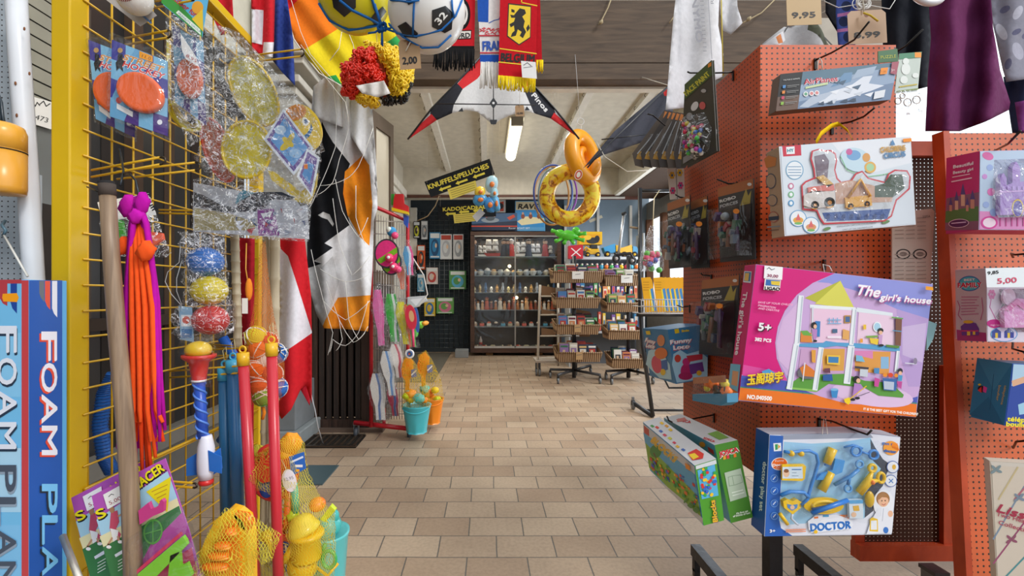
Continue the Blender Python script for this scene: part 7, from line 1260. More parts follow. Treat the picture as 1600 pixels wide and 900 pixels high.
b.fp(f, ell(*o1(692, 680), 5, 5), '#1c1a20'); b.fp(f, ell(*o1(700, 688), 3.2, 3.6), '#e8b898'); b.fp(f, q((680, 700), (712, 705), (730, 730), (700, 740), (690, 770), (672, 760)), '#b080c4'); b.fp(f, ell(*o1(672, 782), 4, 2.2), '#1f1e24'); b.fp(f, ell(*o1(695, 775), 4, 2.2), '#1f1e24'); b.fl(f, q((740, 715), (650, 785)), 1.4, '#e8c020'); b.fp(f, q((628, 780), (655, 770), (662, 795), (650, 808), (632, 795)), '#f0d020'); b.fp(f, q((562, 732), (600, 735), (592, 775), (568, 772)), '#3a8ac8'); b.fp(f, ell(*o1(580, 732), 6, 2), '#7ab8e0'); b.fl(f, q((700, 765), (755, 745)), 1, '#5a5068')
b.ft(f, 'The', o1(682, 258), o1(800, 272), 16.5, '#b85a9a', it=.3, bold=2.2); b.ft(f, 'The', o1(680, 255), o1(798, 269), 16.5, '#f6f2fa', it=.3, bold=1.2); b.ft(f, "girl's house", o1(806, 286), o1(1058, 306), 10, '#b85a9a', it=.25, bold=2); b.ft(f, "girl's house", o1(804, 283), o1(1056, 303), 10, '#f6f2fa', it=.25, bold=.9)
b.fp(f, q((232, 178), (312, 186), (306, 240), (226, 234)), '#e8e4e0'); b.fp(f, q((238, 182), (308, 188), (305, 218), (234, 212)), '#2f6ab0'); b.fp(f, q((262, 190), (308, 192), (305, 214), (264, 208)), '#e0c23a'); b.ft(f, 'LIGAO', o1(230, 232), o1(304, 238), 5, '#1a1a1c', bold=.8)
for k, (s, x) in enumerate((("SAVE UP YOUR CHILD'S", 368), ('IMAGINATION', 282), ('AND CREATIVE', 300))): b.ft(f, s, o1(196, 300+k*15), o1(x, 313+k*15), 3, '#f0a8cc', it=.3, bold=.4)
b.ft(f, '5+', o1(200, 436), o1(262, 443), 12, '#2a1a22', bold=2); b.ft(f, '5+', o1(196, 433), o1(258, 440), 12, '#f2eef2', bold=1.2); b.ft(f, '382 PCS', o1(180, 487), o1(260, 495), 5.2, '#f2eef2', bold=.7)
b.fp(f, q((215, 640), (250, 628), (290, 655), (275, 690), (235, 700)), '#4a9ad0'); b.ft(f, '玉阁琼宇', o1(142, 706), o1(318, 690), 13, '#8a4a10', it=.15, bold=1.8); b.ft(f, '玉阁琼宇', o1(140, 703), o1(316, 687), 13, '#f0d020', it=.15, bold=.9)
b.ft(f, 'NO.040500', o1(140, 775), o1(262, 785), 6.5, '#f6f0ea', bold=.8); b.ft(f, 'IT IS THE BEST GIFT FOR THE CHILDREN!', o1(720, 832), o1(990, 858), 3.6, '#f6f0ea', bold=.4)
b.fp(f, q((1030, 216), (1066, 220), (1068, 238), (1030, 234)), '#f0a028'); b.build('printed_front', T)
b = MB(); g = FR(1.166, 1200, 430); b.fb(g, q((240, 112), (332, 120), (328, 184), (236, 176)), .0008, '#f3f2f4'); b.ft(g, '30,00', o1(252, 168), o1(306, 173), 4.5, '#a04a6a', bold=.4); b.fl(g, q((252, 130), (262, 122), (275, 134), (290, 128)), .9, '#6a6a78'); b.build('price_tag', T)
sd = Quad(f.at(*TL), f.at(*BL), f.at(*TL)-f.n*.05, Vector((-1, 0, 0))); b = MB(); b.k = 9
b.fp(sd, q((140, 140), (177, 142), (172, 200), (134, 196)), '#d8e0e8'); b.fp(sd, q((143, 144), (174, 146), (169, 192), (138, 190)), '#3a78b0'); b.fp(sd, q((145, 150), (165, 150), (160, 190), (140, 188)), '#e0b860')
b.ft(sd, "The girl's house", o1(135, 245), o1(92, 560), 6.5, '#f0e2ec', it=-.1, bold=.6); b.fp(sd, q((72, 605), (122, 610), (108, 748), (60, 720)), '#78b8d4'); b.fp(sd, q((82, 640), (112, 645), (105, 720), (75, 710)), '#d8a078'); b.fp(sd, q((56, 700), (62, 722), (108, 750), (105, 785), (50, 765)), '#e07a28'); b.build('printed_side', T)
b = MB(); b.tube([W(1288, 425, 1.19), W(1286, 413, 1.2), W(1296, 416, 1.2), W(1300, 424, 1.19)], .0012, '#d8d4cc', 5); b.build('hanging_loop', T)
# leaflet behind
b = MB(); f = FR(1.38, 1420, 380); b.fb(f, [(1394, 332), (1456, 326), (1460, 330), (1454, 446), (1394, 440)], .004, '#d4c4b4'); b.k = 6
for cx in (1411, 1437): b.fp(f, ell(cx, 397, 11, 8), '#2a2624'); b.fp(f, ell(cx, 397, 9, 6.2), '#d4c4b4'); b.fp(f, ell(cx, 397, 6, 3.5), '#8a7a6e')
for c in range(3):
    for r in range(16):
        if not 5 < r < 9: b.fl(f, [(1398+c*17, 341+r*6.3), (1411+c*17, 340.5+r*6.3)], 1.2, '#a8988c')
b.ft(f, '3300A', (1440, 341), (1452, 340), 4, '#4a4440'); tag(b.build('leaflet_board'), 'pale printed board with two oval drawings behind the lilac box', 'leaflet')
b = MB(); b.fb(FR(1.25, 1450, 520), [(1448, 500), (1464, 506), (1458, 530), (1448, 548)], .01, '#9ad0d8'); tag(b.build('blue_card'), 'small light blue card peeking past the lilac box', 'card')
# doctor set
TL, TR, BR, BL = (1202, 679), (1407, 683), (1393, 835), (1194, 838)
f = FR(1.22, 1300, 760); T = thing('doctor_play_set', 'blue and white window box lettered DOCTOR SET at tower foot', 'toy box', f.at(1300, 838, -.03)); o1 = lambda x, y: (980+x/3.334, 630+y/3.334); q = lambda *p: [o1(*a) for a in p]
b = MB(); b.fb(f, [TL, (1355, 677), TR, BR, BL], .06, '#d4dae8', side='#2458aa'); b.build('carton', T, bevel=.001); b = MB(); P = [f.at(*TL), f.at(1355, 677), f.at(*TR)]; P += [p-f.n*.06 for p in P]; b.add([p+Vector((0, 0, .0008)) for p in P], [(0, 1, 4, 3), (1, 2, 5, 4)], '#c4cad8'); b.build('top_flap', T)
b = MB(); b.k = 6
b.fp(f, q((742, 166), (795, 170), (1250, 158), (1421, 182), (1375, 675), (716, 693)), '#dfe3ef'); b.fp(f, q((800, 165), (1260, 152), (1280, 180), (810, 190)), '#9aa2b4')
b.fp(f, q((742, 166), (812, 170), (790, 600), (800, 650), (860, 690), (716, 693)), '#2a62b8')
wn_ = q((815, 200), (960, 210), (1130, 200), (1265, 178), (1290, 230), (1330, 290), (1370, 320), (1345, 380), (1330, 430), (1285, 480), (1280, 560), (1230, 600), (1180, 600), (1090, 570), (980, 580), (930, 625), (830, 632), (790, 610)); b.fp(f, wn_, '#9ccbe8'); b.fp(f, q((1265, 185), (1290, 230), (1330, 290), (1370, 320), (1345, 380), (1330, 430), (1285, 480), (1280, 560), (1235, 596), (1238, 470), (1290, 400), (1320, 340), (1270, 290)), '#3a4454')
b.fp(f, q((760, 208), (800, 206), (802, 248), (763, 250)), '#e8ecf2'); b.fp(f, q((768, 214), (783, 212), (783, 240), (770, 244)), '#3a9a5a'); b.fp(f, q((785, 214), (797, 225), (785, 238)), '#e0a030')
b.fp(f, ell(*o1(792, 315), 13, 10, -8), '#f0f0f4'); b.fp(f, ell(*o1(792, 315), 12, 9, -8), '#e86a20'); b.ft(f, 'Doctor', o1(755, 328), o1(830, 322), 4, '#f6f2f0', bold=.6); b.ft(f, 'Funny', o1(770, 305), o1(815, 300), 3, '#f6f2f0'); b.ft(f, 'Game', o1(772, 340), o1(812, 337), 2.6, '#f6f2f0')
for y in (390, 455, 520, 585): b.fp(f, ell(*o1(764, y), 6, 6), '#6a9ad8'); b.fp(f, ell(*o1(764, y), 5, 5), '#2a62b8'); b.fl(f, q((758, y+6), (770, y-8)), 1.5, '#c8d8f0')
b.ft(f, '3+', o1(740, 670), o1(768, 668), 4.5, '#f0f0f4', bold=.6)
b.fp(f, ell(*o1(1370, 232), 12, 11, 10), '#f0a03a'); b.ft(f, "I'm a", o1(1325, 215), o1(1380, 215), 4, '#2a6ab8', bold=.8); b.ft(f, 'little', o1(1375, 228), o1(1410, 245), 4, '#e87a20', bold=.8); b.ft(f, 'doctor', o1(1332, 250), o1(1395, 258), 4.5, '#2a6ab8', bold=.8); b.fp(f, q((1373, 208), (1403, 208), (1403, 224), (1373, 224)), '#f08a28')
for y in (330, 402): b.fp(f, ell(*o1(1378 if y < 350 else 1368, y), 9.5, 9.5), '#2a5aa8'); b.fp(f, ell(*o1(1378 if y < 350 else 1368, y), 8.5, 8.5), '#e4e8f0')
b.fp(f, ell(*o1(1384, 330), 3, 4), '#e0b030'); b.fl(f, q((1358, 412), (1378, 392)), 1.5, '#3a7ac0'); b.fl(f, q((1358, 392), (1378, 412)), 1.5, '#3a7ac0')
# child on the print
b.fp(f, ell(*o1(1330, 520), 16, 22), '#e8ecf4'); b.fp(f, ell(*o1(1326, 495), 10.5, 11), '#9a6a3e'); b.fp(f, ell(*o1(1328, 506), 8.2, 9.2), '#e8b898'); b.fp(f, q((1298, 495), (1305, 470), (1330, 462), (1352, 475), (1358, 500), (1345, 488), (1320, 486), (1305, 500)), '#a87848'); b.fp(f, ell(*o1(1320, 505), 1, 1), '#3a2a20'); b.fp(f, ell(*o1(1337, 504), 1, 1), '#3a2a20'); b.fl(f, q((1320, 522), (1330, 527), (1340, 520)), 1.1, '#c86a60')
b.fp(f, q((1300, 545), (1345, 540), (1382, 570), (1372, 672), (1240, 678), (1262, 610)), '#e4e8f2'); b.fl(f, q((1328, 545), (1322, 610)), .8, '#a8b0c0'); b.fp(f, ell(*o1(1364, 572), 4, 5), '#e8b898'); b.fp(f, q((1258, 600), (1270, 590), (1298, 600), (1300, 665), (1255, 662)), '#e8c030'); b.fp(f, q((1263, 608), (1293, 606), (1294, 655), (1262, 655)), '#e4e8ee'); b.fp(f, ell(*o1(1340, 657), 4, 5), '#3a78c8')
b.ft(f, 'SET', o1(1102, 602), o1(1152, 600), 7.5, '#e87a28', bold=1.2); b.fp(f, q((935, 610), (975, 580), (1080, 575), (1110, 585), (1165, 605), (1170, 630), (1150, 650), (975, 670), (940, 655)), '#e8ecf6'); b.ft(f, 'DOCTOR', o1(950, 660), o1(1158, 645), 12, '#e8f0fa', bold=2.6); b.ft(f, 'DOCTOR', o1(948, 660), o1(1156, 645), 12, '#2a72c4', bold=1.4); b.fp(f, ell(*o1(975, 665), 3, 3), '#f0c030'); b.fl(f, q((970, 592), (985, 590)), 3, '#e87a28'); b.fl(f, q((1015, 583), (1040, 582)), 3, '#3a9ad0')
for k in range(2): b.fl(f, q((822, 655+k*10), (922, 652+k*10)), 1.8, '#e89a7a')
b.build('printed_front', T)
g = FR(1.207, 1300, 760)
sd = Quad(f.at(*TL), f.at(*BL), f.at(*TL)-f.n*.05, Vector((-1, 0, 0))); b = MB(); b.ft(sd, 'doctor play set', o1(708, 305), o1(688, 560), 6, '#e8eef8', bold=.6); b.build('printed_side', T)
def dp(nm, pts, r, c): b = MB(); b.tube([g.at(*o1(*p)) for p in pts], r, c, 8); b.build(nm, T)
BL_, YL_ = '#3a8ad8!', '#f0c424!'
dp('stethoscope', [(820, 252), (850, 258), (900, 250), (950, 248), (985, 265), (995, 310), (975, 380), (955, 440), (940, 500), (905, 530)], .0042, BL_); dp('stethoscope_cord', [(800, 480), (850, 460), (920, 465), (945, 490)], .005, BL_)
b = MB(); b.ball(g.at(*o1(855, 262)), .008, YL_, 12); b.ball(g.at(*o1(905, 262)), .008, YL_, 12); b.build('ear_tips', T)
b = MB(); b.fb(g, q((812, 512), (835, 500), (860, 512), (885, 500), (908, 515), (905, 545), (862, 580), (818, 545)), .012, YL_); b.fp(g, q((832, 525), (860, 530), (888, 525), (885, 545), (860, 560), (836, 545)), '#4a8ac8'); b.fp(g, ell(*o1(860, 542), 3.5, 3.5), '#e8c0a0'); b.build('heart_chestpiece', T, bevel=.002)
dp('chestpiece_cord', [(860, 578), (855, 600), (880, 625), (890, 632)], .003, '#c8d4e4!')
b = MB(); b.fb(g, q((808, 320), (920, 318), (932, 330), (925, 395), (910, 406), (806, 402)), .005, YL_); b.fp(g, q((808, 332), (912, 330), (915, 392), (808, 392)), '#d4e4f0'); b.fp(g, ell(*o1(828, 365), 5, 6), '#e8c0a0'); b.fp(g, ell(*o1(828, 352), 4, 3), '#8a5a3a'); b.fl(g, q((858, 345), (905, 345)), 1.6, '#3a78b8'); b.fl(g, q((858, 362), (880, 362)), 1, '#8aa0b4'); b.fl(g, q((858, 378), (890, 378)), 1, '#8aa0b4'); b.build('badge', T, bevel=.001)
b = MB(); b.tube([g.at(*o1(1072, 235)), g.at(*o1(1040, 315))], [.0105, .0095], YL_, 12); b.tube([g.at(*o1(1040, 318)), g.at(*o1(1036, 328))], .005, BL_, 8); b.build('flashlight', T); b = MB(); b.tube([g.at(*o1(1064, 360)), g.at(*o1(1012, 455))], [.0085, .0105], YL_, 12); b.build('thermometer', T)
b = MB(); b.fb(g, q((1085, 290), (1135, 300), (1120, 360), (1020, 400), (985, 400), (1010, 370), (1070, 350)), .006, '#3f96dc!'); b.build('clamp', T, bevel=.001)
b = MB(); b.torus(g.at(*o1(1192, 250)), .0125, .0035, BL_, RX90, 22, 6); b.torus(g.at(*o1(1283, 268)), .0115, .0035, BL_, RX90, 22, 6); b.tube([g.at(*o1(1225, 255)), g.at(*o1(1255, 265))], .003, BL_, 6); b.tube([g.at(*o1(1130, 230)), g.at(*o1(1180, 218)), g.at(*o1(1225, 235))], .003, BL_, 6); b.build('toy_glasses', T)
b = MB(); b.torus(g.at(*o1(1210, 318)), .009, .003, '#5aa0dc!', RX90, 20, 6); b.torus(g.at(*o1(1150, 445)), .009, .003, '#5aa0dc!', RX90, 20, 6); b.tube([g.at(*o1(1205, 345)), g.at(*o1(1165, 380)), g.at(*o1(1080, 425))], .0045, '#4a90d0!', 8); b.tube([g.at(*o1(1150, 425)), g.at(*o1(1160, 380))], .004, '#4a90d0!', 8); b.build('blue_scissors', T)
b = MB(); b.torus(g.at(*o1(1276, 338)), .009, .004, YL_, RX90, 20, 8); b.torus(g.at(*o1(1322, 388)), .009, .004, YL_, RX90 , 20, 8, .013); b.tube([g.at(*o1(1275, 360)), g.at(*o1(1255, 400)), g.at(*o1(1200, 462))], [.004, .008, .006], YL_, 10); b.tube([g.at(*o1(1310, 400)), g.at(*o1(1262, 408)), g.at(*o1(1215, 475))], [.004, .008, .005], YL_, 10); b.ball(g.at(*o1(1268, 408), .006), .006, '#e87a28!', 10); b.build('yellow_scissors', T)
b = MB(); b.ball(g.at(*o1(1262, 500)), (.012, .008, .022), '#d8b020!', 14); b.build('syringe', T)
b = MB(); b.torus(g.at(*o1(1025, 535)), .03, .0045, YL_, RX90 @ Matrix.Rotation(0, 3, 'Z'), 30, 8, .0125); b.fb(g, ell(*o1(1025, 535), 31, 13), .004, '#e8bc20!'); b.build('kidney_tray', T)
b = MB(); b.tube([g.at(*o1(945, 560), .012), g.at(*o1(1130, 495), .012)], .006, '#2f78cc!', 10); b.tube([g.at(*o1(950, 545), .01), g.at(*o1(1110, 512), .01)], .004, '#2a5a9a!', 8); b.build('tweezers', T)
b = MB(); b.fb(g, q((1155, 505), (1228, 503), (1230, 600), (1160, 600)), .008, '#d8e4ee!'); b.fp(g, q((1155, 505), (1228, 503), (1228, 522), (1155, 524)), '#5aa8dc'); b.fp(g, q((1175, 535), (1205, 532), (1210, 560), (1180, 562)), '#e0b040'); b.fp(g, ell(*o1(1180, 580), 4, 4), '#e8c0a0'); b.build('card_pack', T)
dp('yellow_stick', [(795, 575), (835, 630)], .005, YL_)
b = MB(); b.sheet(wn_, [], lambda x, y: f.at(x, y, .026+.003*noise.noise(Vector((x*.08, y*.08, 5)))), BLI, 7); b.build('window_film', T)
b = MB()
for x in (1285, 1293): b.tube([W(x, 678, 1.2), W(1287+(x > 1290)*3, 655, 1.3)], .0011, '#d8d4cc', 5)
b.build('hanging_string', T)
# JOSCA block boxes, hanging corner-on at the tower's left side
def slab(name, lb, V8, cols, grp, arts, bev=.0015):
    # V8: front face TL,TR,BR,BL points and back offset vector
    A, Bq, C, D, off = V8; T = thing(name, lb, 'toy box', (A+Bq+C+D)/4*1+Vector((0, 0, min(A.z, Bq.z, C.z, D.z)-(A+Bq+C+D).z/4)), grp)
    P = [A, Bq, C, D]+[p+off for p in (A, Bq, C, D)]; b = MB(); b.add(P, [(3, 2, 1, 0)], cols[0]); b.add(P, [(4, 5, 6, 7)], cols[3]); b.add(P, [(0, 1, 5, 4)], cols[1]); b.add(P, [(0, 4, 7, 3)], cols[2]); b.add(P, [(1, 2, 6, 5), (3, 7, 6, 2)], cols[3]); b.build('carton', T)
    return T
o1 = lambda x, y: (980+x/3.334, 630+y/3.334); q = lambda *p: [o1(*a) for a in p]
d = 1.22
A = W(*o1(352, 325), d); Bq = W(*o1(465, 290), d); C = W(*o1(505, 610), d); D = W(*o1(398, 638), d); k2 = 1.66; Bk = W(*o1(82, 98), k2); off = Bk-A
T = slab('block_box', 'green and blue toy block box hanging nearest the doctor set', (A, Bq, C, D, off), ('#4f9a2e', '#d4d8de', '#58a8d8', '#5f9a3a'), 'building block boxes', None)
fr_ = Quad(A, Bq, C, Vector((0, -1, 0))); lf = Quad(A, D, Bk, Vector((-1, -.3, 0))); tp_ = Quad(A, Bq, Bk, Vector((0, -.2, 1)))
b = MB(); b.k = 5; b.fp(fr_, q((356, 327), (462, 294), (465, 315), (358, 345)), '#d4d8de'); b.fp(fr_, q((365, 350), (455, 318), (475, 480), (388, 500)), '#58b0dc'); random.seed(8)
for k in range(42): b.fp(fr_, ell(*o1(random.uniform(385, 462), random.uniform(335, 480)), 2.4, 2.4), ('#d83a34', '#f0c828', '#3a6ac8', '#3aa84a')[k % 4])
b.ft(fr_, 'Blocks', o1(468, 612), o1(452, 500), 7.5, '#7a2a5a', bold=1.6); b.ft(fr_, 'Blocks', o1(466, 612), o1(450, 500), 7.5, '#e8b82a', bold=.8); b.build('printed_end', T)
b = MB(); b.k = 5
b.fp(lf, q((84, 150), (352, 370), (392, 620), (120, 350)), '#62b0de'); b.fp(lf, q((95, 205), (365, 480), (395, 630), (115, 335)), '#8ab83e'); b.fp(lf, q((120, 360), (300, 510), (395, 600), (396, 632)), '#d0d4d8'); b.fp(lf, q((84, 105), (352, 330), (356, 372), (86, 150)), '#ccd2da'); b.fp(lf, q((88, 115), (115, 138), (116, 172), (90, 155)), '#c8483a'); b.fp(lf, ell(*o1(150, 250), 9, 10), '#3f8a3a'); b.fl(lf, q((140, 260), (160, 300)), 2, '#6a4a2a')
b.ft(lf, 'BLOCKS', o1(122, 195), o1(245, 305), 9, '#f0c028', bold=2); random.seed(12)
for k in range(60): t_ = random.random(); x = 120+t_*245; y = 300+t_*190+random.uniform(-70, 50)*(.6+.4*t_); s = random.uniform(6, 16); b.fp(lf, q((x, y), (x+s, y+s*.8), (x+s, y+s*1.9), (x, y+s*1.1)), ('#d83a30', '#f0c428', '#3a5ac0', '#e8762a', '#3aa04a')[k % 5])
b.ft(lf, '158', o1(302, 512), o1(372, 572), 7, '#4f8a3a', bold=1.2); b.fp(lf, q((310, 308), (335, 325), (338, 352), (314, 338)), '#f0962a'); b.build('printed_side', T)
b = MB(); b.k = 5
for k, (x, y, s, c) in enumerate(((130, 118, 12, '#3a9a4a'), (155, 125, 12, '#d83a34'), (175, 145, 12, '#3a6ac0'), (195, 165, 12, '#d83a5a'), (222, 182, 13, '#c8c83a'), (245, 205, 11, '#d8345a'), (262, 225, 12, '#e8b82a'), (292, 242, 12, '#3a6ab8'), (180, 103, 12, '#f0c428'), (205, 118, 12, '#e8a020'), (225, 138, 12, '#f0c428'))): b.fp(tp_, q((x-s, y), (x, y-s*.5), (x+s*1.1, y+s*.3), (x+s*.2, y+s*.9)), c)
b.fp(tp_, q((315, 262), (360, 240), (400, 265), (395, 290), (340, 300)), '#d8342c'); b.fp(tp_, q((320, 270), (352, 262), (375, 282), (345, 296)), '#f0d030'); b.build('printed_top', T)
A = W(*o1(455, 218), 1.27); Bq = W(*o1(575, 192), 1.27); C = W(*o1(655, 595), 1.27); D = W(*o1(540, 625), 1.27); Bk = W(*o1(190, 75), 1.7); off = Bk-A
T = slab('block_box', 'plainer green block box with red lettering beside the tower corner', (A, Bq, C, D, off), ('#4a8a2c', '#cdd0d4', '#58a8d8', '#4a8a2c'), 'building block boxes', None)
fr_ = Quad(A, Bq, C, Vector((0, -1, 0))); tp_ = Quad(A, Bq, Bk, Vector((0, -.2, 1))); b = MB(); b.k = 5
b.ft(fr_, 'JOSCA', o1(480, 276), o1(578, 250), 7.5, '#f0f0f0', bold=2.2); b.ft(fr_, 'JOSCA', o1(480, 275), o1(577, 249), 7.5, '#d0303a', bold=1.1)
for k, c in enumerate(('#e0a030', '#d83a44', '#3a8a3a', '#e8762a')): b.fp(fr_, q((498+k*18, 275-k*4), (512+k*18, 272-k*4), (514+k*18, 290-k*4), (500+k*18, 294-k*4)), c)
b.fp(fr_, q((505, 362), (590, 338), (622, 485), (535, 512)), '#b4c4b0'); b.fl(fr_, q((525, 385), (545, 378), (590, 372), (600, 410), (560, 425), (530, 430)), 1, '#8aa088', True); b.fl(fr_, q((545, 378), (555, 425)), 1, '#8aa088')
for k, s in enumerate(('My first set', 'of blocks of fun!')): b.ft(fr_, s, o1(568-k*18, 578+k*14), o1(628+k*10, 563+k*10), 3, '#d8e8d0', bold=.5)
b.fl(fr_, q((545, 465), (600, 450)), 1.5, '#e0e8dc'); b.fl(fr_, q((548, 480), (606, 464)), 1.5, '#e0e8dc'); b.build('printed_end', T)
b = MB(); b.k = 5; b.fp(tp_, q((418, 160), (470, 145), (530, 180), (480, 192)), '#7aa84a'); b.ft(tp_, 'JOSCA', o1(395, 185), o1(455, 205), 3, '#d0303a', bold=.5); b.ft(tp_, 'JOSCA', o1(260, 92), o1(330, 105), 4, '#d0303a', bold=.6); b.fp(tp_, q((255, 85), (300, 75), (310, 88), (265, 100)), '#c8746a'); b.build('printed_top', T)
lf = Quad(A, D, Bk, Vector((-1, -.3, 0))); b = MB(); b.k = 5; b.fp(lf, ell(*o1(392, 215), 5, 4, 30), '#f0a030'); b.fp(lf, q((420, 225), (450, 245), (455, 270), (425, 250)), '#d0303a'); b.build('printed_side', T)
# robot blister packs on the tower's left side
def robo(p, X0, lb, tone=0, art=1, grp='robot blister packs on the tower side', name='robot_pack'):
    """p: TL,TR,BR,BL photo corners of a card lying in the plane X = X0 (facing the aisle)"""
    f = Face((X0, 0, 0), (-1, -.0, 0)); T = thing(name, lb, 'carded toy', f.at(*p[3]), grp); L = lambda u, v: tuple((p[0][i]*(1-u)+p[1][i]*u)*(1-v)+(p[3][i]*(1-u)+p[2][i]*u)*v for i in (0, 1)); P = lambda *q_: [L(*a) for a in q_]
    b = MB(); b.fb(f, p, .003, '#27282c'); b.k = 6; b.fp(f, P((0, 0), (1, 0), (1, .12), (0, .14)), '#a8643a'); b.fp(f, P((0, .12), (1, .12), (1, .3), (0, .3)), '#34363c')
    b.ft(f, 'ROBO', L(.05, .2), L(.5, .19), 4.5, '#d8dade', bold=.7); b.ft(f, 'FORCES', L(.05, .27), L(.55, .26), 4.5, '#b8bcc4', it=.2, bold=.7); b.fp(f, P((.62, .3), (.8, .1), (.86, .2), (.95, .14), (.9, .3)), '#a89a4a'); b.fp(f, ell(*L(.9, .06), 3.5, 2.5), '#d8d8dc'); b.fp(f, P((.08, .3), (.92, .3), (.92, .95), (.08, .95)), '#1d1f24'); b.build('card', T)
    random.seed(int(p[0][0]))
    b = MB()
    for k in range(14 if art else 8):
        u = .15+random.random()*.62; v = .36+random.random()*.5; c = f.at(*L(u, v), .02+random.random()*.02); s = random.uniform(.008, .022); b.box(c, (.02, s, s*1.6), ('#8a2a3a!', '#3a6a5a!', '#6a7a8a!', '#4a3a6a!', '#b8b4ac!', '#2a3a5a!', '#a85a2a!')[(k+tone) % 7], rot(random.random()*60, 0, 0))
    b.tube([f.at(*L(.3, .5), .03), f.at(*L(.35, .8), .03)], .008, '#5a6a78!', 8); b.tube([f.at(*L(.55, .5), .03), f.at(*L(.5, .82), .03)], .008, '#7a5a4a!', 8); b.ball(f.at(*L(.43, .42), .03), .014, '#9aa4ac!', 10); b.tube([f.at(*L(.75, .4), .03), f.at(*L(.78, .88), .03)], .007, '#4a3a58!', 8); b.build('robot_figure', T)
    b = MB(); b.fp(Face((X0-.055, 0, 0), (-1, 0, 0)), ell(*L(.5, .36), 5, 4), '#f0922a'); b.build('price_sticker', T)
    b = MB(); o = P((.06, .3), (.95, .29), (.95, .95), (.06, .97)); A_ = [f.at(x, y, .05) for x, y in o]; B_ = [f.at(x, y, .004) for x, y in o]; b.add(A_, [(0, 1, 2, 3)], BLI); b.add(A_+B_, [(i, (i+1) % 4, 4+(i+1) % 4, 4+i) for i in range(4)], BLI); b.build('blister', T)
    return T
robo([(1122, 294), (1177, 279), (1180, 405), (1125, 410)], .82, 'large robot blister pack hanging upper right on tower side', 1); robo([(1043, 318), (1078, 305), (1080, 417), (1045, 420)], .79, 'dark robot blister pack, left of the upper trio', 3); robo([(1078, 316), (1105, 306), (1108, 418), (1080, 420)], .83, 'dark robot blister pack, middle of the upper trio', 5)
robo([(1097, 438), (1155, 430), (1150, 560), (1092, 553)], .80, 'robot blister pack half behind the large pink box', 0)
T = thing('toy_box_small', 'shallow clear box with orange toys on blue base', 'toy box', W(1130, 635, 1.6)); f = Face((.80, 0, 0), (-1, -.25, 0)); b = MB(); b.fb(f, [(1082, 616), (1136, 615), (1136, 629), (1126, 634), (1082, 626)], .03, '#4a88a8'); b.build('base', T); b = MB()
random.seed(4)
for k in range(12): b.ball(f.at(1090+random.random()*42, 598+random.random()*16, -.01), random.uniform(.006, .014), ('#e8762a!', '#8a4a2a!', '#4a3a2a!', '#d8c03a!', '#c85a3a!')[k % 5], 8, wob=.4, seed=k)
b.build('toy_pieces', T); b = MB(); b.pillow([(1083, 590), (1134, 586), (1138, 614), (1126, 632), (1083, 624)], f, .04, BLI, 10, .2, 3, edge=8); b.fp(f, [(1083, 590), (1134, 586), (1135, 597), (1083, 600)], '#b87a5a'); b.build('lid', T)
# funny loco carton
d = 1.98; A = W(1043, 515, 1.74); k3 = FR(1.74, 1070, 550)
T = thing('bear_toy_box', 'light blue carton with pink toy bear picture behind robot packs', 'toy box', W(1070, 600, 1.74)); q4 = [(1043, 515), (1108, 506), (1105, 592), (1056, 600)]; A, Bq, C, D = [k3.at(*p) for p in q4]; Bk = W(1004, 513, 2.0); off = Bk-A
off = Vector((off.x, off.y, off.z)); b = MB(); P = [A, Bq, C, D]+[p+off for p in (A, Bq, C, D)]; b.add(P, [(3, 2, 1, 0), (0, 1, 5, 4), (0, 4, 7, 3), (1, 2, 6, 5), (3, 7, 6, 2), (4, 5, 6, 7)], '#3f7fae'); b.build('carton', T)
q = lambda *p: [(980+x/3.75, 420+y/3.75) for x, y in p]; o1 = lambda x, y: (980+x/3.75, 420+y/3.75)
def loco(b, f, s):
    b.ft(f, 'Funny', *s[0], 6.5, '#c82a4a', bold=2.4); b.ft(f, 'Funny', *s[0], 6.5, '#f4f0f2', bold=1.2); b.ft(f, 'Loco', *s[1], 6.5, '#c82a4a', bold=2.4); b.ft(f, 'Loco', *s[1], 6.5, '#f4f0f2', bold=1.2)
b = MB(); b.k = 5; f = k3; b.fp(f, q((262, 560), (270, 500), (310, 475), (350, 500), (420, 480), (470, 520), (470, 640), (290, 668)), '#a8d4ea'); loco(b, f, ((o1(252, 440), o1(375, 425)), (o1(270, 472), o1(362, 462)))); b.fp(f, q((275, 355), (300, 350), (305, 375), (280, 380)), '#e8c828'); b.ft(f, 'Simba', o1(318, 370), o1(362, 365), 3.5, '#e8c828', bold=.5)
b.fp(f, ell(*o1(345, 600), 9, 12), '#b8286a'); b.fp(f, ell(*o1(345, 545), 6, 6), '#c8307a'); b.fp(f, q((360, 560), (440, 545), (450, 600), (370, 620)), '#6a3a8a'); b.fp(f, q((345, 510), (440, 498), (440, 530), (360, 545)), '#c03a4a'); b.fp(f, ell(*o1(295, 525), 5, 6), '#c8483a'); b.fp(f, ell(*o1(420, 610), 4, 4), '#e0b030')
b.fp(f, ell(*o1(340, 628), 11, 6), '#a8245e'); b.build('printed_front', T)
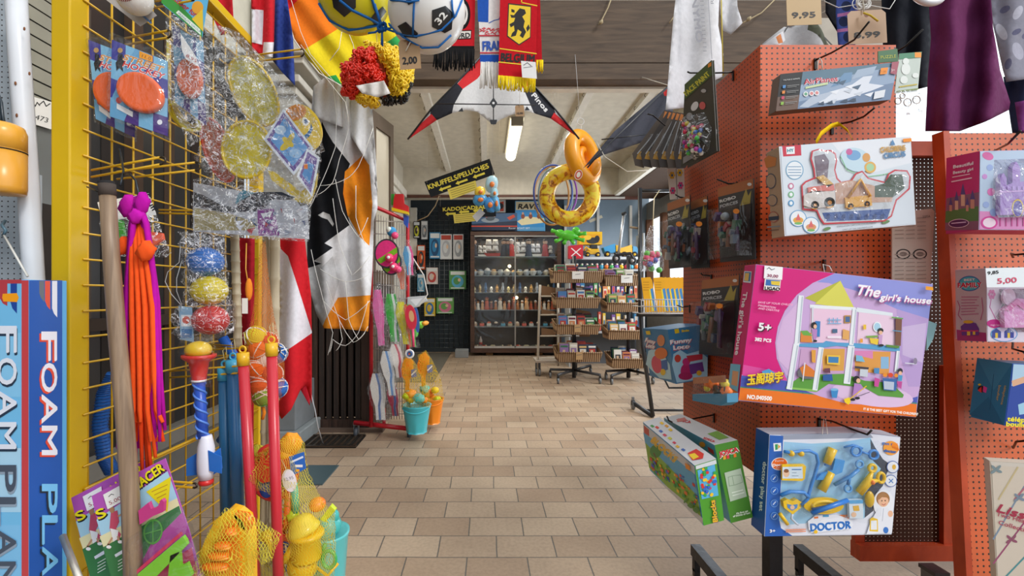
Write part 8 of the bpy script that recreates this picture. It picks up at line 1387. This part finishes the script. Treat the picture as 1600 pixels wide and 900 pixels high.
lf = Quad(A, D, Bk, Vector((-1, -.4, 0))); b = MB(); b.k = 5; b.fp(lf, q((110, 560), (125, 480), (150, 470), (200, 480), (250, 560), (262, 650), (190, 640)), '#b8dcec'); loco(b, lf, ((o1(105, 425), o1(160, 440)), (o1(110, 455), o1(158, 466)))); b.fp(lf, ell(*o1(175, 560), 8, 14, -10), '#d8506a'); b.fp(lf, ell(*o1(200, 495), 10, 9), '#e07a3a'); b.fp(lf, ell(*o1(200, 420), 6, 9), '#d88a5a'); b.fp(lf, q((200, 540), (235, 530), (240, 590), (205, 600)), '#3a6ab0'); b.fp(lf, ell(*o1(212, 605), 4, 5), '#e8c030'); b.fp(lf, q((110, 365), (135, 362), (140, 385), (115, 385)), '#e8c828'); b.build('printed_side', T)
# fan of thin dark packs and tattoo card
for i in range(6):
    x = 1040+i*6.2; xb = 992+i*13; T = thing('hanging_pack', ('narrow silver brown blister pack, outermost of the fan' if i == 0 else 'narrow silver brown blister pack, %s from the left in the fan' % ORD[i] if i < 5 else 'narrow dark pack at right end of the fan'), 'carded toy', W(xb, 262, 1.8), 'fan of narrow packs by tower top'); f = FR(1.75+.03*(6-i), x, 210, yaw=-20); b = MB()
    b.fb(f, [(x-2, 172+i), (x+6, 174+i), (xb+22+i*2, 246-i*3), (xb+14, 262), (xb, 258+i), (xb-4, 240)], .006, ('#54483e', '#3c3430')[i % 2]); b.fp(f, [(x-1, 174+i), (x+5, 176+i), (x+3, 186+i), (x-4, 184+i)], '#c87a3a'); b.fp(f, [(xb+6, 236), (xb+14, 238), (xb+12, 250), (xb+2, 248)], '#b88a34'); b.fl(f, [(x-2, 190), (xb+4, 240)], 1.6, '#a8a8ac'); b.fl(f, [(x+3, 190), (xb+14, 238)], 1.2, '#7a8490'); b.build('card', T)
    b = MB(); b.tube([f.at((x+xb)/2+4, 212, .012), f.at(xb+8, 244, .012)], .01, BLI, 8); b.build('blister', T)
f = Face((.70, 0, 0), (-1, -.12, 0)); 
for j, (dx, X0) in enumerate(((0, .70), (10, .76))):
    f = Face((X0, 0, 0), (-1, -.1, 0)); T = thing('body_art_card', ('green headed dark card with bag of coloured beads' if j == 0 else 'dark card hanging right behind the bead bag card'), 'carded toy', W(1090, 262, 1.5), 'bead bag cards'); b = MB(); o = [(1070+dx, 132), (1112+dx*.3, 94), (1120+dx*.35, 236), (1064+dx, 262)]; b.fb(f, o, .002, '#38362f'); b.k = 6; b.fp(f, [(1070+dx, 132), (1112+dx*.3, 94), (1113+dx*.3, 118), (1070+dx, 156)], '#3f5a2e'); b.ft(f, 'FACE PAINT', (1073+dx, 150), (1110+dx*.3, 117), 8, '#c8c43a', bold=.6)
    for c_, rr in (('#d8d8da', (1086, 166, 5, 8, 30)), ('#c85a5a', (1098, 165, 5, 6, 0)), ('#9a9ca0', (1078, 182, 5, 6, 0)), ('#a8a8a8', (1100, 142, 4, 3, 0))): b.fp(f, ell(*rr), c_)
    b.fp(f, [(1107, 100), (1112, 97), (1112, 103), (1107, 106)], '#f0922a'); b.fp(f, [(1068+dx, 246), (1085, 236), (1085, 246), (1068+dx, 256)], '#8a8a90'); b.build('card', T)
    if j == 0:
        b = MB(); random.seed(3)
        for k in range(46): b.ball(f.at(1078+random.random()*26, 192+random.random()*48, .006+random.random()*.02), .0065, ('#d8345a!', '#3a6ac0!', '#e8d030!', '#4ab84a!', '#e8e4dc!', '#b83a9a!')[k % 6], 8)
        b.build('beads', T); b = MB(); b.pillow([(1072, 180), (1100, 176), (1112, 200), (1108, 235), (1086, 250), (1070, 240)], f, .06, BAG, 8, .4, 3, edge=14); b.build('bag', T)
T = thing('sticker_strip', 'white strips with pink and yellow flowers below the dark pack fan', 'stickers', W(1058, 312, 1.9)); f = FR(1.95, 1058, 290); b = MB(); b.fb(f, [(1043, 264), (1069, 262), (1070, 310), (1047, 312)], .002, '#e4ddd0'); b.k = 6
for x, y, c in ((1050, 274, '#e8b83a'), (1051, 298, '#d84a7a'), (1062, 270, '#e8c03a'), (1063, 290, '#d84a8a')):
    for a in range(6): b.fp(f, ell(x+3*math.cos(a*1.05), y+4*math.sin(a*1.05), 1.6, 2), c)
    b.fp(f, ell(x, y, 1.5, 2), '#4a6a9a')
b.fl(f, [(1056, 264), (1058, 311)], .8, '#6a6a6a'); b.build('strip', T)
# small carded bags at tower's top right
f = FR(1.34, 1420, 120); T = thing('puzzle_card_bag', 'hanging green and white puzzle card with silver charms bag', 'carded toy', W(1420, 182, 1.34)); b = MB(); b.fb(f, [(1405, 84), (1440, 81), (1434, 142), (1398, 146)], .002, '#c4d0c8'); b.k = 6; b.fp(f, [(1405, 84), (1440, 81), (1439, 90), (1404, 93)], '#4a8a6a'); b.fp(f, rc(1429, 82, 1439, 90), '#f0962a')
for x, y, rx, ry in ((1415, 108, 7, 9), (1415, 96, 5, 5), (1412, 125, 6, 6), (1430, 118, 5, 4)): b.fp(f, ell(x, y, rx, ry), '#e4eae6')
b.fl(f, [(1405, 136), (1432, 132)], 2, '#c8b44a'); b.fl(f, [(1402, 143), (1434, 139)], 2, '#8a9a5a'); b.build('card', T)
b = MB()
for x, y, r in ((1403, 158, 5), (1418, 160, 6), (1432, 156, 6), (1410, 150, 4)): b.torus(W(x, y, 1.33), r*px(1.33), .0012, '#8a6a4a*', RX90, 16, 5)
b.build('charms', T); b = MB(); b.pillow([(1398, 142), (1436, 140), (1445, 178), (1400, 182)], FR(1.32, 1420, 160), .03, BAG, 8, .5, 3, edge=8); b.build('bag', T)
b = MB(); b.fb(FR(1.38, 1380, 90), [(1372, 80), (1402, 76), (1404, 96), (1372, 98)], .002, '#3f7048'); b.ft(FR(1.38, 1380, 90), 'PUZZLE', (1376, 92), (1400, 90), 5, '#c8c84a'); tag(b.build('green_card'), 'dark green card behind the airplanes box top right corner', 'card')
# ---------- second pegboard display at far right ----------
T = thing('pegboard_display', 'tilted orange pegboard display at far right with wooden edge', 'display board', (1.8, 1.4, 0)); OW = wood_mat('orange_painted_wood', '#a83a18', '#cc5226', (4, 4, 2), .45)
PG2 = peg_mat('orange_pegboard_display', '#d0663a', .0165, .0030, rough=.36, axis='XZ'); zt = 1.675; yy = lambda z: 1.255+.085*(z/zt)
def pan(x0, x1, z0, z1, m, nm, o=0, th=.006):
    b = MB(); b.add([(x0, yy(z0)-o, z0), (x1, yy(z0)-o, z0), (x1, yy(z1)-o, z1), (x0, yy(z1)-o, z1), (x0, yy(z0)-o+th, z0), (x1, yy(z0)-o+th, z0), (x1, yy(z1)-o+th, z1), (x0, yy(z1)-o+th, z1)], [(0, 1, 2, 3), (5, 4, 7, 6), (4, 0, 3, 7), (1, 5, 6, 2), (3, 2, 6, 7), (4, 5, 1, 0)], m); b.build(nm, T)
pan(1.36, 2.5, .12, zt, PG2, 'perforated_sheet'); pan(1.342, 1.36, .1, zt+.005, OW, 'edge_board', .004, .035); pan(2.5, 2.52, .1, zt, OW, 'edge_board', .004, .035)
PGD = peg_mat('brown_pegboard_back', '#4a2f24', .0165, .0020, through=True, rough=.7, axis='XZ', sheen=.2)
b = MB(); b.b2((1.56, 1.93, .14), (2.6, 1.9308, 1.82), PGD); b.build('back_pegboard', T)
b = MB(); b.b2((1.56, 1.90, .085), (2.6, 1.95, .15), OW); b.build('back_rail', T); b = MB(); b.b2((1.56, 1.90, 1.78), (2.6, 1.95, 1.84), OW); b.build('back_rail', T); b = MB(); b.b2((1.56, 1.925, .15), (1.60, 1.945, 1.78), OW); b.build('back_stile', T)
b = MB(); b.b2((1.92, 1.91, .15), (1.955, 1.935, .9), OW); b.build('side_stile', T)
b = MB(); p = Vector((1.80, 1.83, 0)); b.lathe(p+Vector((-.015, 0, .038)), [(.01, 0), (.036, 0), (.038, .008), (.038, .022), (.036, .03), (.01, .03)], '#3a3b3e!', 20, RY90); b.b2(p+Vector((-.025, -.03, .04)), p+Vector((-.02, .03, .09)), '#7a7c80*'); b.b2(p+Vector((.02, -.03, .04)), p+Vector((.025, .03, .09)), '#7a7c80*'); b.b2(p+Vector((-.03, -.035, .085)), p+Vector((.03, .035, .1)), '#5a5a5e*'); b.build('caster', T)
def dh(pts): b = MB(); b.tube(pts, .0028, '#33302f*', 6); b.build('peg_hook', T)
dh([W(1553, 236, 1.33), W(1575, 225, 1.2), W(1594, 205, 1.1)]); dh([W(1583, 402, 1.3), W(1580, 396, 1.28), W(1586, 398, 1.24), W(1610, 396, 1.2)]); dh([W(1583, 700, 1.29), W(1588, 690, 1.25), W(1610, 688, 1.2)]); dh([W(1583, 530, 1.3), W(1582, 545, 1.28), W(1600, 550, 1.2)])
o1 = lambda x, y: (1380+x/2.5, 200+y/2.5); q = lambda *p: [o1(*a) for a in p]
f = FR(1.17, 1550, 300)
T = thing('castle_box', 'pink window box with purple toy castle, upper far right', 'toy box', f.at(1560, 362, -.02)); b = MB(); b.fb(f, [(1531, 236), (1660, 233), (1660, 360), (1529, 359)], .083, '#c8b8d8', side='#b83a70'); b.build('carton', T, bevel=.001)
b = MB(); b.k = 5; b.fp(f, [(1531, 237), (1659, 234), (1659, 359), (1530, 358)], '#b8cce4'); b.fp(f, [(1530, 330), (1659, 335), (1659, 359), (1530, 358)], '#d88ac0'); b.fp(f, [(1553, 250), (1656, 246), (1656, 335), (1560, 340), (1550, 320)], '#8a96b8'); b.fp(f, ell(1543, 244, 9, 6, 20), '#d86aa8')
for x, y, r in ((1546, 262, 5), (1538, 276, 4), (1548, 300, 6), (1540, 320, 5), (1552, 332, 6)): b.fp(f, ell(x, y, r, r), ('#e07ab8', '#9ab0e0', '#c890d0')[x % 3])
b.fp(f, ell(1545, 348, 13, 10), '#d03a94'); b.fp(f, ell(1545, 348, 10, 7.5), '#ecd4e4')
for k in range(9): b.fl(f, [(1562+k*9, 341), (1562+k*9, 353)], 2, '#c04a90')
b.build('printed_front', T)
g = FR(1.158, 1570, 300); b = MB(); b.fb(g, [(1563, 278), (1568, 270), (1573, 278), (1573, 290), (1582, 286), (1582, 262), (1588, 252), (1594, 262), (1594, 284), (1640, 280), (1640, 334), (1563, 336)], .02, '#9a6cc4!'); b.fp(g, ell(1590, 325, 9, 14), '#e0c040'); b.fp(g, ell(1590, 326, 7.5, 12.5), '#5a4aa8'); b.fl(g, [(1563, 300), (1640, 296)], 2.5, '#c89ae0')
for x in (1566, 1574, 1582, 1590, 1598): b.fb(FR(1.157, 1570, 300), rc(x, 291, x+4, 297), .01, '#b088d8!')
b.build('toy_castle', T, bevel=.001); b = MB(); b.sheet([(1553, 250), (1656, 246), (1656, 338), (1560, 340), (1550, 320)], [], lambda x, y: FR(1.13, 1570, 300).at(x, y, .004*noise.noise(Vector((x*.07, y*.07, 2)))), clear_mat('castle_film', streak=.4, gloss=.14, scale=10), 7); b.build('window_film', T)
sd = Quad(f.at(1531, 236), f.at(1529, 359), f.at(1531, 236)-f.n*.05, Vector((-1, 0, 0)))
b = MB(); P = [(1479, 247), (1531, 236), (1529, 359), (1477, 360)]; b.fp(sd, P, '#c2306e'); b.fp(sd, [(1479, 310), (1530, 300), (1529, 359), (1477, 360)], '#8a5a70'); b.fp(sd, [(1478, 330), (1529, 322), (1529, 345), (1477, 348)], '#5a7a48')
for x, y, w, h in ((1495, 328, 5, 24), (1505, 322, 6, 30), (1520, 326, 6, 24), (1486, 330, 4, 16), (1512, 330, 4, 16)): b.fp(sd, [(x-w/2, y), (x-w/2, y-h*.6), (x, y-h), (x+w/2, y-h*.6), (x+w/2, y)], '#d8a890' if x % 2 else '#c88a78'); b.fp(sd, [(x-w/2-1, y-h*.6), (x, y-h-6), (x+w/2+1, y-h*.6)], '#5a4a80')
b.ft(sd, 'Beautiful', (1490, 263), (1521, 257), 5, '#f4e4ee', it=.2, bold=.5); b.ft(sd, 'Beauty girl', (1490, 272), (1521, 266), 4.5, '#f4e4ee', it=.2, bold=.4); b.fl(sd, [(1488, 284), (1519, 278)], 2, '#ecc0d4'); b.fl(sd, [(1489, 277), (1516, 272)], 1.2, '#f0d4e0'); b.fp(sd, ell(1499, 349, 16, 7, -4), '#e8c0d0'); b.fp(sd, ell(1499, 349, 15, 6, -4), '#5a2a58'); b.fl(sd, [(1488, 349), (1510, 347)], 1.6, '#d8b0d0'); b.build('printed_side', T)
f = FR(1.15, 1570, 480)
T = thing('family_box', 'pale pink toy house box behind white 5,00 price sign', 'toy box', f.at(1570, 535, -.02)); b = MB(); b.fb(f, [(1541, 419), (1670, 416), (1668, 536), (1542, 534)], .076, '#e0d4e0', side='#c8a8b4'); b.build('carton', T, bevel=.001)
b = MB(); b.k = 5; b.fp(f, [(1541, 420), (1669, 417), (1667, 535), (1543, 533)], '#ddd4e4'); b.fp(f, [(1560, 452), (1668, 450), (1668, 515), (1575, 520), (1556, 495), (1566, 475)], '#8a6a84'); b.fl(f, [(1550, 455), (1546, 480), (1556, 500), (1572, 522)], 1.2, '#c86aa8')
for a in range(6): b.fp(f, ell(1549+4*math.cos(a*1.05), 460+5*math.sin(a*1.05), 2, 3), '#d888b8')
b.fp(f, ell(1555, 506, 14, 7, 5), '#c02a86'); b.ft(f, 'magic house', (1547, 509), (1564, 509), 3, '#f0d0e8'); b.fp(f, ell(1568, 522, 21, 12), '#4a9ad0'); b.fp(f, ell(1568, 522, 19.5, 11), '#d4ccec'); b.fp(f, [(1549, 518), (1556, 513), (1563, 518), (1563, 528), (1549, 528)], '#3a4a9a'); b.fp(f, [(1568, 518), (1575, 512), (1583, 518), (1583, 528), (1568, 528)], '#33409a'); b.fp(f, rc(1554, 520, 1558, 528), '#e0c040'); b.fp(f, rc(1573, 520, 1577, 528), '#e0c040'); b.build('printed_front', T)
g = FR(1.138, 1590, 490); b = MB(); b.fb(g, [(1569, 484), (1590, 466), (1620, 470), (1640, 490), (1640, 512), (1570, 512)], .018, '#dc8ac8!'); b.fb(FR(1.136, 1590, 480), [(1569, 484), (1590, 467), (1612, 484), (1600, 484), (1590, 476), (1578, 486)], .01, '#c84a9a!'); b.fb(FR(1.14, 1580, 470), ell(1577, 464, 10, 13), .005, '#d8b0d0!'); b.build('toy_house', T, bevel=.001)
b = MB(); b.sheet([(1560, 452), (1668, 450), (1668, 515), (1575, 520), (1556, 495), (1566, 475)], [], lambda x, y: FR(1.115, 1570, 480).at(x, y, .004*noise.noise(Vector((x*.07, y*.07, 2)))), clear_mat('house_film', streak=.35, gloss=.12, scale=10), 7); b.build('window_film', T)
sd = Quad(f.at(1541, 419), f.at(1542, 534), f.at(1541, 419)-f.n*.05, Vector((-1, 0, 0))); b = MB(); b.fp(sd, [(1493, 423), (1541, 420), (1542, 534), (1496, 532)], '#c3b2b8'); b.fp(sd, [(1495, 515), (1541, 520), (1542, 534), (1496, 532)], '#a83a74'); b.fp(sd, ell(1515, 443, 17, 12), '#3a6aa8'); b.fp(sd, ell(1515, 443, 15.5, 10.5), '#4ab0c0'); b.ft(sd, 'FAMILY', (1497, 449), (1534, 448), 7.5, '#e8e0e4', bold=1.8); b.ft(sd, 'FAMILY', (1497, 449), (1534, 448), 7.5, '#c8304a', bold=.8); b.ft(sd, 'BEST', (1507, 439), (1524, 438), 3.4, '#e8e0e4', bold=.4)
for k in range(7): b.fl(sd, [(1503, 464+k*4.6), (1530-(k % 3)*3, 464+k*4.4)], 1.1, '#b86a90')
b.fl(sd, [(1497, 470), (1501, 480), (1498, 492), (1504, 500)], 1, '#b84a80'); b.fl(sd, [(1535, 465), (1537, 485), (1533, 500)], 1, '#b84a80'); b.fp(sd, [(1502, 510), (1512, 502), (1526, 505), (1531, 514), (1530, 524), (1504, 524)], '#6a3a8a'); b.fp(sd, ell(1514, 503, 8, 2.5), '#d8b03a'); b.fp(sd, rc(1512, 516, 1517, 524), '#e0c040'); b.fp(sd, rc(1521, 516, 1525, 523), '#e0c040'); b.fp(sd, rc(1503, 516, 1530, 518), '#c83a70'); b.build('printed_side', T)
g = FR(1.1, 1570, 430); b = MB(); b.fb(g, [(1540, 419), (1680, 416), (1680, 448), (1542, 449)], .001, '#e4ecf2'); b.ft(g, '9,85', (1543, 429), (1560, 427), 5, '#1c2024', bold=.5); b.ft(g, '5,00', (1558, 443), (1588, 441), 8.5, '#d04a6a', bold=.6); b.build('price_sign', T)
# telephone box
o1 = lambda x, y: (1340+x/2.5, 540+y/2.5); q = lambda *p: [o1(*a) for a in p]; f = FR(1.16, 1590, 610)
T = thing('toy_telephone_box', 'blue box lettered telephone boulier on far right board', 'toy box', f.at(1580, 668, -.02)); b = MB(); b.fb(f, [(1582, 568), (1680, 572), (1680, 670), (1569, 665)], .08, '#2a58b0', side='#2f7aa4'); b.build('carton', T, bevel=.001)
b = MB(); b.k = 5; b.fp(f, [(1583, 569), (1679, 573), (1679, 669), (1570, 664)], '#24449c'); b.fp(f, [(1583, 569), (1679, 573), (1679, 590), (1600, 590), (1590, 600), (1580, 603)], '#a8c8e0'); b.fp(f, [(1580, 595), (1600, 588), (1600, 598), (1582, 604)], '#d8a888'); b.fp(f, [(1590, 632), (1610, 625), (1610, 645), (1592, 648)], '#9ac8e0'); b.ft(f, 'téléphone', (1573, 657), (1628, 661), 7, '#f0e02a', bold=.9); b.ft(f, 'boulier', (1571, 665), (1608, 667), 7, '#f0e02a', bold=.9); b.build('printed_front', T)
sd = Quad(f.at(1582, 568), f.at(1569, 665), f.at(1582, 568)-f.n*.05, Vector((-1, 0, 0))); b = MB(); b.fp(sd, [(1527, 559), (1582, 568), (1569, 665), (1515, 648)], '#2c7aa2'); b.fp(sd, [(1527, 559), (1582, 568), (1553, 610)], '#3a88ae'); b.fp(sd, [(1515, 648), (1569, 665), (1545, 620)], '#256c92'); b.fl(sd, [(1553, 585), (1547, 640)], .8, '#1f5a7c'); b.fp(sd, ell(1535, 608, 7, 5, 20), '#1c1e24'); b.fp(sd, [(1528, 610), (1534, 604), (1534, 614)], '#d83a3a'); b.fp(sd, [(1537, 603), (1543, 606), (1541, 614), (1536, 612)], '#d84aa0'); b.fp(sd, ell(1531, 601, 2.5, 1.5), '#d8c030'); b.ft(sd, 'téléphone', (1570, 602), (1564, 632), 4, '#d8b84a'); b.ft(sd, 'boulier', (1561, 602), (1557, 626), 4, '#d8b84a'); b.build('printed_side', T)
# doll box
f = FR(1.13, 1590, 810, yaw=-28); T = thing('doll_collection_box', 'cream box with pink script and ribbon pattern, bottom right corner', 'toy box', f.at(1590, 960, -.02)); b = MB(); b.fb(f, [(1546, 720), (1700, 730), (1700, 980), (1562, 980)], .03, '#dcd2c2'); b.build('carton', T, bevel=.001)
b = MB(); b.k = 5; b.fp(f, [(1549, 724), (1699, 733), (1699, 978), (1563, 978)], '#e6dccd'); b.fp(f, [(1547, 721), (1699, 730), (1699, 736), (1549, 727)], '#e6e0d6')
for a, c, col in (((1552, 880), (1620, 790), '#a85a80'), ((1552, 842), (1600, 760), '#8aa0b8'), ((1572, 900), (1620, 850), '#5aa0a8'), ((1560, 780), (1590, 730), '#d8c89a'), ((1585, 780), (1620, 740), '#c87a8a'), ((1610, 900), (1625, 870), '#a85a80')): b.fl(f, [a, c], 2.6, col)
for x, y, c in ((1580, 843, '#a0607a'), (1592, 778, '#8a9cb0'), (1556, 734, '#8aa0a8')):
    for a in (.4, 2.6, 3.9, 5.5): b.fp(f, ell(x+5*math.cos(a), y+5*math.sin(a), 5, 2.2, math.degrees(a)), c)
b.ft(f, 'Lissi', (1556, 798), (1604, 812), 13, '#b8405a', it=.3, bold=1.3); b.ft(f, 'Two Hearts', (1556, 805), (1612, 820), 6.5, '#c05a70', bold=.3); b.ft(f, 'Collection', (1559, 818), (1612, 834), 6.5, '#c05a70', bold=.3); b.build('printed_front', T)
# ---------- garments and tags along the top right ----------
struct(MB().tube([(-1.3, 1.62, 2.36), (3.2, 1.62, 2.36)], .016, '#8a8e92*', 8), 'trim_15')
def cloth(nm, o, d, base, lb, regs=(), amp=.02, kx=.12, cat='clothing', s=0, grp=None, st=8):
    b = MB(); b.sheet(o, list(regs), lambda x, y: W(x, y, d+amp*math.sin(x*kx+s+y*.006)*(.4+.6*min(1, (y+60)/160))+amp*.5*noise.noise(Vector((x*.04, y*.02, s)))), base, st); return tag(b.build(nm, sol=.002), lb, cat, grp)
cloth('shawl', [(1448, -60), (1545, -60), (1551, 40), (1562, 110), (1578, 160), (1576, 172), (1540, 190), (1500, 205), (1446, 205), (1450, 120), (1455, 60)], 1.5, '#662a56~', 'deep purple shawl hanging above the far right display', amp=.035, kx=.1)
cloth('shawl', [(1540, -60), (1640, -60), (1640, 118), (1600, 124), (1572, 128), (1565, 100), (1552, 40)], 1.66, '#8a8a98~', 'grey paisley shawl in the top right corner', [(ell(1565, 50, 7, 14, -30), '#b8b8c4~'), (ell(1590, 20, 6, 12, 30), '#b4b4c2~'), (ell(1590, 80, 8, 14, -20), '#a8a8b8~'), (ell(1575, 100, 5, 9, 20), '#62627a~'), (ell(1570, 15, 5, 9, 60), '#666680~'), (ell(1604, 55, 5, 9, 60), '#666680~'), (ell(1588, 50, 4, 8, 60), '#5e5e78~')], kx=.09)
cloth('shawl', [(1568, 120), (1640, 112), (1640, 210), (1582, 208), (1576, 170)], 1.75, '#2c3350~', 'dark navy cloth below the grey paisley shawl')
cloth('shawl', [(1586, 160), (1640, 150), (1640, 208), (1592, 206)], 1.6, '#7a3a78~', 'small violet cloth end at the right edge')
cloth('shawl', [(1376, -60), (1455, -60), (1456, 60), (1452, 135), (1432, 140), (1405, 120), (1380, 80)], 1.7, '#23262e~', 'black cloth hanging behind the 8,99 price tag', kx=.16)
cloth('scarf', [(1310, -60), (1342, -60), (1340, 30), (1336, 75), (1310, 72), (1306, 20)], 1.72, '#3a4a8a~', 'blue patterned scarf beside the black cloth', [(ell(1322, 10, 8, 8), '#1f2848~'), (ell(1318, 34, 8, 8), '#1f2848~'), (ell(1325, 58, 8, 8), '#1f2848~'), ([(1308, 22), (1342, 16), (1342, 21), (1308, 27)], '#a86a9a~'), ([(1308, 46), (1338, 42), (1338, 47), (1308, 51)], '#a86a9a~')], amp=.01, cat='scarf')
cloth('cloth_end', [(1290, -60), (1315, -60), (1312, 40), (1316, 62), (1290, 20)], 1.8, '#1f2128~', 'narrow black cloth between blue scarf and 9,95 tag')
cloth('shirt', [(1062, -60), (1126, -60), (1122, 40), (1130, 85), (1128, 120), (1112, 128), (1090, 150), (1072, 168), (1040, 172), (1046, 100), (1052, 30)], 1.95, '#e6e6ea~', 'white printed shirt hanging left of the orange tower', amp=.02, kx=.11, s=2)
b = MB(); f = FR(1.9, 1085, 60); b.ft(f, 'ANONYMO', (1073, -62), (1088, 66), 10, '#9a9aa2', bold=1.4)
for k in range(13): b.fl(f, [(1094+k*.4, 2+k*6.5), (1099+k*.4, 2+k*6.5)], 1, '#8a8a92')
b.fl(f, [(1106, -10), (1112, 92)], 1, '#9a9aa4'); b.ft(f, 'Ruler', (1115, 6), (1113, -20), 5, '#8a8a94'); tag(b.build('shirt_print'), 'grey sideways lettering and ruler print on the white shirt', 'print')
b = MB(); b.tube([W(1126, -40, 1.9), W(1128, 40, 1.9), W(1130, 118, 1.9)], .0025, '#d8c040', 5); tag(b.build('ribbon_edge'), 'thin yellow cord along the white shirt edge', 'cord')
cloth('sleeve', [(1122, -60), (1150, -60), (1152, 10), (1160, 36), (1142, 54), (1130, 48), (1126, 20)], 1.98, '#dcdce0~', 'white sleeve hanging next to the printed white shirt', kx=.2)
T = tagcard(1256, 8, 54, 62, -2, '9,95', 1.5, 'tan card price tag reading 9,95 above the orange tower', None, False, c='#c0a274', th=9)
T = tagcard(1355, 42, 60, 52, -3, '8,99', 1.45, 'brown card price tag reading 8,99 before the black cloth', [(1350, 20), (1348, -2), (1352, -30)], c='#b08f70', th=9)
b = MB(); b.tube([W(1349, 20, 1.44), W(1360, 24, 1.43), W(1372, 33, 1.43)], .003, '#e0c040', 6); b.build('yellow_tie', T)
b = MB(); random.seed(6)
for k in range(9): c = W(1345+random.uniform(-10, 10), 2+random.uniform(-3, 6), 1.5); r = random.uniform(.01, .022); R = rot(90+random.uniform(-25, 25), random.uniform(-20, 20), 0); b.torus(c, r, .0013, '#e4e2de', R, 18, 5)
b.tube([W(1288, 2, 1.52), W(1310, 12, 1.52), W(1345, 6, 1.5), (W(1390, 14, 1.5)), W(1405, -10, 1.5)], .0014, '#e4e2de', 5); tag(b.build('tangled_string'), 'tangled white string bundle above the 8,99 tag', 'string')
b = MB(); b.torus(W(1450, -18, 1.35), .05, .009, '#d8d8e0!', rot(80, 0, 0), 36, 8); tag(b.build('hoop_toy'), 'pale ring edge dipping into view above the dark cloth', 'ring')
T = thing('folded_kite', 'white grey folded kite tip rising behind the orange tower', 'kite', W(1255, 70, 2.1)); b = MB(); f = FR(2.1, 1250, 50); b.sheet([(1192, 68), (1225, 42), (1262, 32), (1302, 70), (1300, 76), (1190, 76)], [([(1192, 70), (1222, 50), (1228, 62), (1212, 76)], '#e0e0e4~'), ([(1208, 62), (1216, 56), (1222, 68), (1212, 72)], '#d88a5a~'), ([(1262, 32), (1302, 70), (1290, 74), (1260, 48)], '#55584a~')], lambda x, y: f.at(x, y, .02*math.sin(x*.1)), '#b8b8ba~', 7); b.tube([f.at(1262, 32), (f.at(1262, 32).x, 1.62, 2.36)], .0015, '#d8d2c4', 4); b.build('sail', T, sol=.001)
b = MB(); b.fl(f, [(1212, 70), (1232, 40)], 2, '#202024'); b.fl(f, [(1262, 32), (1303, 74)], 2.4, '#2a2c28'); b.build('spar', T)
# ---------- nest sub-parts under the part they sit on ----------
NEST = dict(printed_front='carton', printed_side='carton', printed_end='carton', printed_top='carton', top_flap='carton', price_sticker='card', stitching='ball', band='body', pad='rim', red_curls='cap', yellow_curls='cap', lower_curls='cap', black_curls='cap', lining='cap', hem='canopy', bridle_line='canopy', fringe='knit', paper_tag='knit', reinforcement='sail', hat='head', mast='hull', contents='bowl_body', tape='shaft', end_cap='shaft', spade_grip='spade', label='spade', rim='basket_body', price_card='basket_body', cabin_step='deck', yellow_tie='card', string='card', badge='ring', sliding_track='carcass', top_bar='upright', bracket='upright', nose_ring='rocket_body', fin='rocket_body', wheel='train_engine', swing_frame='yellow_wagon', foot_bar='cross_bar', printed_map='card', ear_tips='stethoscope', chestpiece_cord='heart_chestpiece', bow='hull')
for root in [o for o in bpy.data.objects if o.parent is None and o.type == 'EMPTY']:
    kids = {}
    for c in root.children: kids.setdefault(c.name.split('.')[0], c)
    for c in list(root.children):
        t = NEST.get(c.name.split('.')[0])
        if t in kids and kids[t] is not c and NEST.get(t) not in kids: c.parent = kids[t]
for o in bpy.data.objects:
    if '_o' in o: del o['_o']
